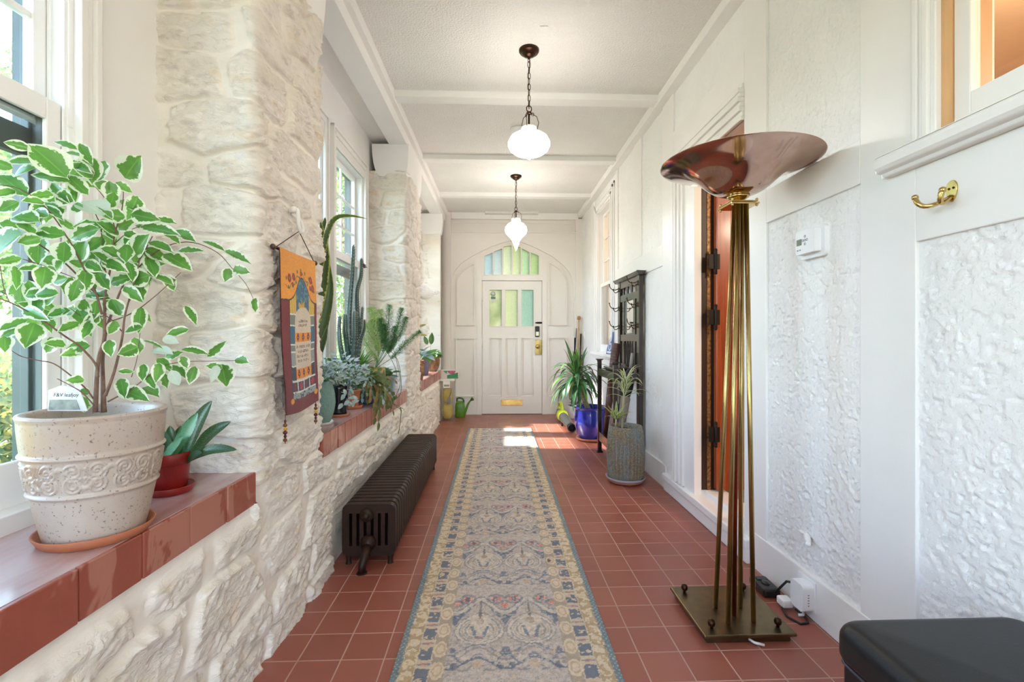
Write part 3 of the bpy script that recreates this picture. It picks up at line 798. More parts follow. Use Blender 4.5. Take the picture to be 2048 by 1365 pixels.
# vertical boards (y0, y1, z0, z1) and rails
yA0, yA1 = 1.722, 2.335
boards = [(2.335, DY0, 0.0, 3.06), (1.488, yA0, 0.0, 3.06), (0.35, 0.53, 0, 3.06), (-0.75, -0.55, 0, 3.06),
          (3.57, 3.80, 0, 3.06), (4.36, 4.60, 1.94, 3.06), (5.20, 5.32, 0.98, 3.06), (6.46, 6.60, 0.0, 3.06),
          (DY0, 3.57, 2.50, 2.745)]
rails = [(yA0, 2.335, 1.765, 1.93), (0.53, 1.488, 1.505, 1.74), (3.80, 5.20, 1.77, 1.94), (5.24, 6.46, 0.0, 0.97), (-0.55, 0.35, 1.765, 1.93), (YN, -0.75, 1.765, 1.93)]
bd_ = MB()
for y0, y1, z0, z1 in boards + rails:
    bd_.box(XR, XST + 0.02, y0, y1, z0, z1)
struct(bd_.build('wall_right_boards', M['paint'], bevel=0.003))
stucco_panel(yA0 - 0.01, 2.345, 0.17, 1.78, 0.005); stucco_panel(yA0 - 0.01, 2.345, 1.92, 3.06, 0.006)
stucco_panel(0.95, 1.50, 0.17, 1.52, 0.005)
stucco_panel(3.79, 5.25, 0.17, 1.78, 0.010); stucco_panel(3.79, 5.25, 1.92, 3.06, 0.010); stucco_panel(2.54, 3.60, 2.74, 3.06, 0.010)
stucco_panel(6.58, 7.42, 0.17, 3.06, 0.012)
struct(wr.build('wall_right', M['stucco'], origin=(XST, 0, 0)))
bb = MB()
for a, c in ((YN, DY0 - 0.10), (3.72, 7.42)): bb.box(XR - 0.004, XST + 0.02, a, c, 0, 0.185)
struct(bb.build('baseboard_right', M['paint'], bevel=0.004))
# moulded casing: nested steps across a width
def casing(mb, y0, y1, z0, z1, w, prof, sides=('l', 'r', 't')):
    n = len(prof)
    for k, d in enumerate(prof):
        g0, g1 = w * k / n, w * (k + 1) / n
        if 'l' in sides: mb.box(XR - d, XST, y0 - w + g0, y0 - w + g1, z0, z1 + w - g0)
        if 'r' in sides: mb.box(XR - d, XST, y1 + w - g1, y1 + w - g0, z0, z1 + w - g0)
        if 't' in sides: mb.box(XR - d, XST, (y0 - w + g0) if 'l' in sides else y0, (y1 + w - g0) if 'r' in sides else y1, z1 + w - g1, z1 + w - g0)
PR = [0.012, 0.030, 0.024, 0.034, 0.020, 0.026, 0.012, 0.018]
c_ = MB(); casing(c_, DY0 + 0.001, 3.355, 0.14, 2.375, 0.20, PR, ('r', 't'))
trim(c_, M['paint'], bevel=0.004)
# white jamb + threshold step
j_ = MB(); j_.box(XR - 0.002, 1.400, DY1 - 0.012, 3.36, 0.10, 2.40); j_.box(XR - 0.001, 1.400, DY0 + 0.002, DY1 - 0.013, 2.375, 2.43); trim(j_, M['paint'])
s_ = MB(); s_.box(XR - 0.035, 1.46, 2.47, 3.72, 0.085, 0.135); s_.box(XR - 0.022, 1.50, 2.48, 3.72, 0.0, 0.09); s_.box(1.425, 1.56, DY0, DY1 + 0.02, 0.10, DSILL)
trim(s_, M['paint'], bevel=0.008)
# wooden inner frame and the open oak door
d2 = bpy.data.objects.new('door_2', None); COL.objects.link(d2); d2['kind'] = 'structure'; d2.location = (1.47, 3.15, DSILL)
lab(d2, 'reddish oak inner door standing open with black strap hinges')
OAK = wood_mat('orange_oak_door', lin(120, 48, 22), lin(176, 84, 42), 0.3, (10, 10, 0.5), 5, 0.15)
OAKD = wood_mat('dark_jamb_wood', lin(34, 18, 12), lin(58, 30, 20), 0.4)
MB().box(1.4005, 1.530, DY1 - 0.010, DY1 + 0.05, DSILL, 2.42).build('door_jamb', OAKD, d2, bevel=0.003)
MB().box(1.437, 1.461, DY1 - 0.0145, DY1 - 0.0095, DSILL, 2.38).build('weather_strip', mat('peeling_gold_strip', lin(165, 120, 70), 0.4, 0.4, var=0.4, vs=60), d2)
ly = DY1 - 0.016
dl2 = MB(); lx0, lx1 = 1.479, 2.28
dl2.box(lx0, lx0 + 0.10, ly - 0.045, ly, DSILL + 0.012, 2.36); dl2.box(lx1 - 0.10, lx1, ly - 0.045, ly, DSILL + 0.012, 2.36)
zr = [DSILL + 0.012, 0.42, 0.92, 1.02, 1.50, 1.60, 2.24, 2.36]
for a, c in ((zr[0], zr[1]), (zr[2], zr[3]), (zr[4], zr[5]), (zr[6], zr[7])): dl2.box(lx0 + 0.10, lx1 - 0.10, ly - 0.045, ly, a, c)
dl2.build('door_leaf', OAK, d2, bevel=0.006)
MB().box(lx0 + 0.08, lx1 - 0.08, ly - 0.030, ly - 0.012, DSILL + 0.1, 2.30).build('door_panel', wood_mat('deep_red_oak_panel', lin(96, 34, 20), lin(140, 58, 32), 0.3, (10, 10, 0.5), 5, 0.2), d2)
for z in (0.55, 1.33, 1.70):
    h = MB(); h.tube([(1.470, ly - 0.054, z - 0.07), (1.470, ly - 0.054, z + 0.07)], 0.010); h.box(1.425, 1.500, ly - 0.051, ly - 0.0455, z - 0.05, z + 0.05); h.ball((1.470, ly - 0.054, z + 0.076), 0.011); h.ball((1.470, ly - 0.054, z - 0.076), 0.011)
    h.build('hinge', M['blackmetal'], d2, bevel=0.002)
# near interior window (8) with its moulded stool, and far one (9)
PEACH = mat('peach_room_paint', lin(226, 190, 150), 0.7, var=0.02)
def rwindow(no, o, sash_z, casing_w, rows):
    w = bpy.data.objects.new('window_%d' % no, None); COL.objects.link(w); w['kind'] = 'structure'; w.location = (XR, (o[0] + o[1]) / 2, o[2])
    y0, y1, z0, z1 = o
    c = MB(); casing(c, y0, y1, z0, z1, casing_w, [0.008, 0.022, 0.016, 0.024, 0.014]); c.build('window_frame', M['paint'], w, bevel=0.003)
    j = MB()
    for a, b2 in ((y0 - 0.004, y0 + 0.012), (y1 - 0.012, y1 + 0.004)): j.box(XR + 0.004, XST + 0.14, a, b2, z0, z1)
    j.box(XR + 0.004, XST + 0.14, y0, y1, z1 - 0.012, z1 + 0.004); j.box(XR + 0.004, XST + 0.14, y0, y1, z0 - 0.004, z0 + 0.012)
    j.build('window_jamb', M['paint'] if rows else mat('stained_pine_stop', lin(214, 170, 122), 0.4, var=0.1, vs=12, stretch=(1, 1, 0.2)), w)
    def sash(name, xa, xb, za, zb_, rows, cols, bot, st):
        s = MB(); a, b2 = y0 + 0.014, y1 - 0.014
        s.box(xa, xb, a, a + st, za, zb_); s.box(xa, xb, b2 - st, b2, za, zb_); s.box(xa, xb, a + st, b2 - st, za, za + bot); s.box(xa, xb, a + st, b2 - st, zb_ - 0.045, zb_)
        for k in range(1, rows): zz = za + bot + (zb_ - 0.045 - za - bot) * k / rows; s.box(xa + 0.004, xb - 0.004, a + st, b2 - st, zz - 0.009, zz + 0.009)
        for k in range(1, cols): yy = a + st + (b2 - a - 2 * st) * k / cols; s.box(xa + 0.004, xb - 0.004, yy - 0.009, yy + 0.009, za + bot, zb_ - 0.045)
        so = s.build(name, M['paint'], w, bevel=0.003)
        MB().box((xa + xb) / 2 - 0.002, (xa + xb) / 2 + 0.002, a + st - 0.005, b2 - st + 0.005, za + bot - 0.005, zb_ - 0.04).build(name + '_pane', M['glass'], w)
    if rows: sash('lower_sash', XR + 0.030, XR + 0.062, z0 + 0.012, sash_z, 1, 1, 0.09, 0.045); sash('upper_sash', XR + 0.066, XR + 0.096, sash_z - 0.04, z1 - 0.012, rows, 3, 0.04, 0.04)
    else: sash('sash', XR + 0.030, XR + 0.062, z0 + 0.012, z1 - 0.012, 1, 1, 0.10, 0.05)
    return w
w8 = rwindow(8, NW, None, 0.095, 0)
sl = MB(); prof = [(XST, 1.74), (1.322, 1.74), (1.318, 1.752), (1.300, 1.756), (1.292, 1.768), (1.292, 1.790), (1.300, 1.806), (1.318, 1.812), (XST, 1.812)]
sl.plate([prof], 0.30, 1.585, lambda x, z, t: (x, t, z)); sl.build('window_sill', M['paint'], w8, bevel=0.005)
w9 = rwindow(9, FW, 1.88, 0.16, 3)
sl = MB(); sl.box(1.305, XST, 5.22, 6.50, 0.955, 1.0); sl.box(1.325, XST, 5.24, 6.46, 0.93, 0.957); sl.build('window_sill', M['paint'], w9, bevel=0.012)
# the room beyond, seen only through the door and the two windows
rm = MB(); X0, X1 = 1.525, 4.3
rm.box(X0, X1, YN, 7.6, DSILL - 0.08, DSILL - 0.005); struct(rm.build('floor_inner', mat('mottled_carpet', lin(150, 140, 130), 0.95, var=0.3, vs=120)))
rm = MB(); rm.box(X1, X1 + 0.1, YN, 7.6, 0, 3.1); rm.box(X0, X1, YN - 0.1, YN, 0, 3.1); rm.box(X0, X1, 7.5, 7.6, 0, 3.1); rm.box(X0, X1 + 0.1, YN, 7.6, 3.0, 3.1)
struct(rm.build('wall_inner', PEACH))
sh = MB(); sh.box(4.27, 4.30, -2.5, 7.4, 2.62, 2.66); trim(sh, OAKD)
# curtain behind the far window
cu = MB(); P = [[(1.475 + 0.012 * math.sin(y * 75), y, z) for z in (0.95, 1.4, 1.86)] for y in np.arange(5.42, 6.28, 0.008)]
cu.grid(P); co = cu.build('curtain', mat('pale_pink_curtain', lin(214, 184, 164), 0.9, var=0.03))
tag(co, 'pale pinkish curtain hanging behind the far inner window', 'curtain')

# ================================================================ THINGS ON THE RIGHT WALL
# coat hook
p = atX(1905, 392, XR); hk = thing('coat_hook', 'small brass double coat hook screwed to the white board under the near window sill', 'hook', (XR, p.y, p.z))
h = MB(); 
def egg(t): return (math.cos(t) * (0.017 + 0.004 * math.sin(t)), math.sin(t) * 0.032)
h.plate([[egg(2 * PI * k / 24) for k in range(24)]], XR - 0.004, XR + 0.0005, lambda a, b2, t: (t, p.y + a, p.z + 0.014 + b2)); h.build('back_plate', M['polbrass'], hk, bevel=0.0015)
for s_, L_ in ((1, 0.075), (-1, 0.022)):
    h = MB(); pts = []
    for k in range(12):
        t = k / 11
        pts.append((XR - 0.004 - (0.062 if s_ > 0 else 0.05) * math.sin(t * PI * 0.6), p.y + s_ * L_ * t * (0.75 if s_ > 0 else 1), p.z - 0.002 - 0.028 * math.sin(t * PI) + 0.012 * t))
    h.tube(pts, [0.006 + 0.002 * (k / 11) for k in range(12)], 10); h.ball(pts[-1], 0.0095); h.build('hook_arm', M['polbrass'], hk)
for q in (-0.007, 0.007):
    h = MB(); h.ball((XR - 0.004, p.y + q, p.z + 0.022), 0.0035); h.build('screw', M['bronze'], hk)
# thermostat
ty0, ty1, tz0, tz1 = 1.905, 2.055, 1.535, 1.663
tx = XST - 0.012
th_ = thing('thermostat', 'white digital thermostat with small grey screen on the rough stucco panel', 'thermostat', (tx, (ty0 + ty1) / 2, tz0))
h = MB(); yc, zc = (ty0 + ty1) / 2, (tz0 + tz1) / 2
def rr(w, hh, r, n=6): return [(sx * (w - r) + r * math.cos(a), sz * (hh - r) + r * math.sin(a)) for sx, sz, a0 in ((1, 1, 0), (-1, 1, PI / 2), (-1, -1, PI), (1, -1, 1.5 * PI)) for a in [a0 + k * PI / 2 / n for k in range(n + 1)]]
h.plate([[(a, b2 * (1 - 0.06 * (a / 0.08) ** 2)) for a, b2 in rr(0.08, 0.068, 0.02)]], tx - 0.008, XST + 0.008, lambda a, b2, t: (t, yc + a, zc + b2)); h.build('wall_plate', M['whiteplastic'], th_, bevel=0.002)
h = MB(); h.plate([rr(0.062, 0.05, 0.008)], tx - 0.036, tx - 0.007, lambda a, b2, t: (t, yc + 0.004 + a, zc + 0.004 + b2)); h.build('housing', M['whiteplastic'], th_, bevel=0.005)
fx = tx - 0.0365
h = MB(); h.plate([rr(0.019, 0.013, 0.002)], fx - 0.001, fx + 0.001, lambda a, b2, t: (t, yc + 0.040 + a * 0.85, zc + 0.006 + b2)); h.build('screen', mat('lcd_grey_green', lin(120, 125, 105), 0.25), th_)
GI = mat('grey_print', lin(130, 132, 135), 0.5)
for dy, dz in ((0.0, 0.022), (0.0, 0.006), (0.0, -0.010), (0.013, 0.006), (-0.013, 0.006)):
    h = MB(); h.lathe([(0.0042, 0), (0.0056, 0.0), (0.0056, 0.0012), (0.0042, 0.0012), (0.0042, 0)], (fx + 0.0005, yc + 0.002 + dy, zc + 0.004 + dz), 14, ax=(-1, 0, 0)); h.build('button', GI, th_)
h = MB()
for dy in (0.034, 0.05): h.box(fx - 0.0006, fx + 0.001, yc + dy - 0.004, yc + dy + 0.004, zc - 0.030, zc - 0.025)
h.build('slider_marks', GI, th_)
# painted-over pipe stub low on the stucco
p = atX(1622, 1076, XST - 0.004); h = MB()
h.tube([(XST, p.y + 0.03, p.z + 0.004), (XST - 0.014, p.y + 0.012, p.z + 0.002), (XST - 0.026, p.y - 0.012, p.z - 0.004), (XST - 0.036, p.y - 0.03, p.z - 0.014)], [0.010, 0.013, 0.012, 0.009], 10)
h.ball((XST - 0.004, p.y + 0.05, p.z), (0.01, 0.03, 0.005)); h.ball((XST - 0.038, p.y - 0.032, p.z - 0.014), 0.011)
tag(h.build('pipe_stub', M['paintflat']), 'short stub of pipe painted over white low on the stucco panel', 'pipe')
# plug-in adapter on the baseboard
ey0, ey1, ez0, ez1 = 1.955, 2.055, 0.035, 0.150
ex = thing('plug_in_adapter', 'white plug-in network adapter with rounded corners on the baseboard outlet', 'adapter', (XR - 0.005, 2.0, ez0))
h = MB(); yc, zc = (ey0 + ey1) / 2, (ez0 + ez1) / 2 + 0.004
h.plate([rr(0.058, 0.064, 0.004)], XR - 0.010, XR - 0.003, lambda a, b2, t: (t, yc + 0.008 + a, zc + b2 + 0.006)); h.build('outlet_plate', M['whiteplastic'], ex, bevel=0.002)
h = MB(); h.plate([rr(0.042, 0.056, 0.016)], XR - 0.058, XR - 0.009, lambda a, b2, t: (t, yc + a, zc + b2)); h.build('body', M['whiteplastic'], ex, bevel=0.008)
h = MB()
for k in range(5): h.box(XR - 0.036, XR - 0.030, yc - 0.0425, yc - 0.0405, zc - 0.028 + k * 0.011, zc - 0.024 + k * 0.011)
h.build('vent_slots', GI, ex)
cord = M['blackplastic']
bx = thing('charger_box', 'flat black plastic dimmer box lying on the tiles by the lamp base', 'switch box', (1.275, 2.19, 0))
h = MB(); h.box(1.235, 1.315, 2.15, 2.285, 0.003, 0.042); h.build('case', M['blackplastic'], bx, bevel=0.010)
h = MB(); h.ball((1.275, 2.21, 0.043), (0.018, 0.024, 0.010)); h.box(1.25, 1.30, 2.235, 2.265, 0.040, 0.046); h.build('slider_knob', mat('glossy_black', lin(22, 22, 24), 0.2), bx, bevel=0.003)
pl = thing('power_plug', 'white cube plug with looped cable beside the black dimmer box', 'plug', (1.29, 2.075, 0))
h = MB(); h.box(1.262, 1.312, 2.05, 2.105, 0.010, 0.045); h.build('plug_body', M['whiteplastic'], pl, bevel=0.008)
h = MB(); h.tube([(1.312, 2.07, 0.02), (1.33, 2.05, 0.016), (1.335, 2.02, 0.014), (1.318, 2.0, 0.012), (1.30, 2.005, 0.010)], 0.006, 10); h.build('plug_cable', M['whiteplastic'], pl)
h = MB(); h.tube([(XR - 0.03, ey1 + 0.0005, 0.10), (XR - 0.03, 2.085, 0.108), (1.315, 2.11, 0.10), (1.30, 2.125, 0.07), (1.285, 2.148, 0.03)], 0.0055, 8)
h.build('cord', cord, bx)
h = MB(); h.tube([(XR - 0.03, ey1, 0.10), (XR - 0.03, ey1 + 0.022, 0.104)], [0.010, 0.008], 8); h.build('cord_plug', cord, bx)
h = MB(); h.tube([(1.262, 2.06, 0.012), (1.25, 2.0, 0.006), (1.275, 1.95, 0.005), (1.31, 1.955, 0.005), (1.325, 1.99, 0.006), (1.322, 2.03, 0.006), (1.315, 2.048, 0.010)], 0.0045, 8)
lab(h.build('cord', cord, pl), 'thin black looped cord')

p = atX(1169, 671, XST); sw = thing('switch_plate', 'small white blank wall plate on the stucco in the far right corner', 'wall plate', (XST - 0.006, p.y, p.z - 0.055))
h = MB(); h.plate([rr(0.035, 0.055, 0.005)], XST - 0.010, XST + 0.004, lambda a, b2, t: (t, p.y + a, p.z + b2)); h.build('plate', M['whiteplastic'], sw, bevel=0.002)
h = MB(); h.box(XST - 0.016, XST - 0.009, p.y - 0.008, p.y + 0.008, p.z - 0.014, p.z + 0.014); h.build('toggle', M['whiteplastic'], sw, bevel=0.002)
# ================================================================ FLOOR LAMP
lx, lyy = 1.0, 2.015
fl_ = thing('floor_lamp', 'tall brass torchiere floor lamp with a flared copper bowl and square base', 'floor lamp', (lx, lyy, 0))
h = MB(); h.box(lx - 0.184, lx + 0.184, lyy - 0.184, lyy + 0.184, 0.026, 0.040); h.build('base_plate', M['brassplate'], fl_, bevel=0.004)
h = MB(); h.box(lx - 0.168, lx + 0.168, lyy - 0.168, lyy + 0.168, 0.0, 0.027); h.build('base_block', M['brassplate'], fl_, bevel=0.003)
for sx in (-1, 1):
    for sy in (-1, 1):
        h = MB(); h.lathe([(0, 0.038), (0.007, 0.038), (0.006, 0.046), (0.013, 0.052), (0.015, 0.062), (0.011, 0.072), (0, 0.076)], (lx + sx * 0.135, lyy + sy * 0.135, 0), 16)
        h.build('knob', M['bronze'], fl_)
tz = 1.754
for k, (u, v) in enumerate(((1431, 1216.5), (1456, 1248), (1480.5, 1215.5), (1507, 1245))):
    p = atZ(u, v, 0.04); tp = (lx + 0.044 + (p.x - lx) * 0.32, lyy + (p.y - lyy) * 0.32, tz)
    h = MB(); h.tube([(p.x, p.y, 0.038), tp], 0.0095, 14); h.build('rod', M['brass'], fl_)
p = atZ(1468, 1231, 0.04); h = MB(); h.tube([(p.x, p.y, 0.038), (lx + 0.044, lyy, tz)], 0.0095, 14); lab(h.build('rod', M['copperrod'], fl_), 'reddish copper centre rod')
cx_, cy_ = lx + 0.044, lyy
h = MB(); h.box(cx_ - 0.06, cx_ + 0.06, cy_ - 0.06, cy_ + 0.06, tz, tz + 0.008); h.box(cx_ - 0.056, cx_ + 0.056, cy_ - 0.056, cy_ + 0.056, tz + 0.012, tz + 0.016)
for sx in (-1, 1):
    for sy in (-1, 1): h.ball((cx_ + sx * 0.052, cy_ + sy * 0.052, tz - 0.003), 0.006, 10, 6); h.ball((cx_ + sx * 0.052, cy_ + sy * 0.052, tz + 0.02), 0.006, 10, 6)
h.build('top_plate', M['polbrass'], fl_, bevel=0.001)
h = MB(); h.lathe([(0.0, 0), (0.022, 0), (0.020, 0.012), (0.030, 0.018), (0.042, 0.026), (0.046, 0.032), (0.0, 0.034)], (cx_, cy_, tz + 0.014), 24); h.build('collar', M['polbrass'], fl_)
zb0 = tz + 0.046
prof = [(0.0, 0.0), (0.04, 0.001), (0.08, 0.009), (0.115, 0.026), (0.145, 0.050), (0.17, 0.074), (0.20, 0.094), (0.235, 0.109), (0.275, 0.120), (0.31, 0.129), (0.334, 0.137), (0.3375, 0.139), (0.334, 0.1405), (0.31, 0.1335), (0.275, 0.1245), (0.235, 0.1135), (0.20, 0.0985), (0.17, 0.0785), (0.145, 0.0545), (0.115, 0.0305), (0.08, 0.0135), (0.04, 0.0055), (0.0, 0.0045)]
prof = [(r * 0.950, z * 1.02) for r, z in prof]
h = MB(); h.lathe(prof, (cx_, cy_, zb0), 96); bo = h.build('bowl_shade', M['copper'], fl_)
ss = bo.modifiers.new('sub', 'SUBSURF'); ss.levels = 1; ss.render_levels = 1
# cord tail of the lamp under its base
h = MB(); h.tube([(lx + 0.0, lyy - 0.165, 0.012), (lx + 0.01, lyy - 0.188, 0.012), (lx + 0.045, lyy - 0.196, 0.006)], 0.005, 8); h.build('cord_tail', M['whiteplastic'], fl_)

# ================================================================ OTTOMAN
ot = thing('ottoman', 'black leather ottoman with a softly domed top beside the right wall', 'ottoman', (1.09, 0.85, 0))
def softbox(x0, x1, y0, y1, z0, z1, r, dome=0.0, n=10, bulge=0.0):
    mb = MB(); hx, hy = (x1 - x0) / 2, (y1 - y0) / 2; cx, cy = (x0 + x1) / 2, (y0 + y1) / 2
    lv = []
    for k in range(n + 1): t = k / n * PI / 2; lv.append((r * (1 - math.sin(t)), z0 + r * (1 - math.cos(t)) if bulge else z0, t))
    rows = []
    def ringp(ins, z, dz=0.0):
        out = []
        rc = max(0.004, r * 1.3 - ins * 0.6)
        for sx, sy, a0 in ((1, 1, 0), (-1, 1, PI / 2), (-1, -1, PI), (1, -1, 1.5 * PI)):
            for k in range(9):
                a = a0 + k * PI / 16; out.append((cx + sx * (hx - ins - rc) + rc * math.cos(a), cy + sy * (hy - ins - rc) + rc * math.sin(a), z))
        return out
    R_ = []
    if bulge:
        for k in range(n + 1):
            t = k / n * PI / 2; R_.append(ringp(r * 0.5 * (1 - math.sin(t)), z0 + r * 0.5 * (1 - math.cos(t))))
    else: R_ += [ringp(0, z0)]
    for k in range(n + 1):
        t = k / n * PI / 2; R_.append(ringp(r * (1 - math.cos(t)), z1 - r * (1 - math.sin(t))))
    base = ringp(r, z1)
    for q in (0.85, 0.7, 0.5, 0.3, 0.1, 0.0):
        R_.append([(cx + (p[0] - cx) * q, cy + (p[1] - cy) * q, z1 + dome * (1 - q ** 2)) for p in base])
    P = np.array(R_).transpose(1, 0, 2)
    mb.grid(P, wrap=True)
    return mb
softbox(0.865, 1.325, 0.50, 1.165, 0.05, 0.425, 0.012).build('body', M['leather'], ot)
softbox(0.845, 1.335, 0.48, 1.18, 0.405, 0.50, 0.04, 0.012, bulge=0.05).build('seat_cushion', M['leather'], ot)
h = MB()
def rpath(x0, x1, y0, y1, z, r): 
    return [(sx * ((x1 - x0) / 2 - r) + (x0 + x1) / 2 + r * math.cos(a), sy * ((y1 - y0) / 2 - r) + (y0 + y1) / 2 + r * math.sin(a), z) for sx, sy, a0 in ((1, 1, 0), (-1, 1, PI / 2), (-1, -1, PI), (1, -1, 1.5 * PI)) for a in [a0 + k * PI / 12 for k in range(7)]]
q = rpath(0.8585, 1.331, 0.494, 1.171, 0.398, 0.03); h.tube(q + [q[0]], 0.0035, 8); h.build('piping', mat('grey_piping', lin(70, 72, 80), 0.4), ot)
for sx in (0.90, 1.29):
    for sy in (0.55, 1.12):
        h = MB(); h.lathe([(0.018, 0), (0.022, 0.055)], (sx, sy, 0), 14); h.build('foot', M['blackmetal'], ot)

# ================================================================ RADIATOR
NS = 33; ry0, ry1 = 2.545, 4.39; pitch = (ry1 - ry0) / NS
rx0, rx1, rz0, rz1 = -0.798, -0.520, 0.045, 0.318
rd = thing('radiator', 'low dark cast iron radiator with many ribs along the stone wall', 'radiator', ((rx0 + rx1) / 2, (ry0 + ry1) / 2, 0))
def section():
    mb = MB(); W_, H_ = (rx1 - rx0) / 2, (rz1 - rz0) / 2; xc, zc = (rx0 + rx1) / 2, (rz0 + rz1) / 2
    loop = rr(W_, H_, 0.035, 5)
    hl = []
    for k in range(6):
        a = -W_ + 0.046 + k * (2 * W_ - 0.092) / 5
        hl.append([(a - 0.0075, -H_ + 0.055), (a + 0.0075, -H_ + 0.055), (a + 0.0075, H_ - 0.048), (a - 0.0075, H_ - 0.048)])
    mb.plate([loop] + hl, -pitch * 0.37, pitch * 0.37, lambda a, b2, t: (xc + a, ry0 + pitch / 2 + t, zc + b2))
    return mb
s0 = section().build('section', M['iron'], rd, bevel=0.0115, seg=3)
for pl_ in s0.data.polygons: pl_.use_smooth = False
for k in range(1, NS):
    c = s0.copy(); COL.objects.link(c); c.parent = rd; c.location = (0, k * pitch, 0)
xc = (rx0 + rx1) / 2
h = MB(); h.tube([(xc, ry0 + 0.01, rz0 + 0.03), (xc, ry1 - 0.01, rz0 + 0.03)], 0.022, 12); h.tube([(xc, ry0 + 0.01, rz1 - 0.035), (xc, ry1 - 0.01, rz1 - 0.035)], 0.022, 12); h.build('header_pipe', M['iron'], rd)
h = MB(); h.lathe([(0.036, 0), (0.036, 0.012), (0.026, 0.018), (0.018, 0.020), (0.016, 0.030), (0.008, 0.034), (0, 0.034)], (xc - 0.01, ry0 + 0.008, rz1 - 0.055), 20, ax=(0, -1, 0)); h.build('end_plug', M['iron'], rd)
h = MB(); h.lathe([(0.040, 0), (0.040, 0.02), (0.028, 0.026), (0.024, 0.04), (0, 0.04)], (xc, ry0 + 0.012, rz0 + 0.075), 18, ax=(0, -1, -0.15)); h.tube([(xc, ry0 - 0.02, rz0 + 0.06), (xc - 0.004, ry0 - 0.062, rz0 + 0.030), (xc - 0.010, ry0 - 0.082, rz0 - 0.005), (xc - 0.010, ry0 - 0.085, 0.0)], [0.026, 0.022, 0.018, 0.018], 14); h.lathe([(0.028, 0), (0.024, 0.006), (0.02, 0.006)], (xc - 0.010, ry0 - 0.085, 0), 16); h.build('supply_pipe', M['iron'], rd)
for yy in (ry0 + 0.028, ry1 - 0.028):
    for xx in (rx0 + 0.03, rx1 - 0.03):
        h = MB(); h.lathe([(0.017, 0), (0.013, 0.02), (0.02, 0.06)], (xx, yy, 0), 12); h.build('foot', M['iron'], rd)

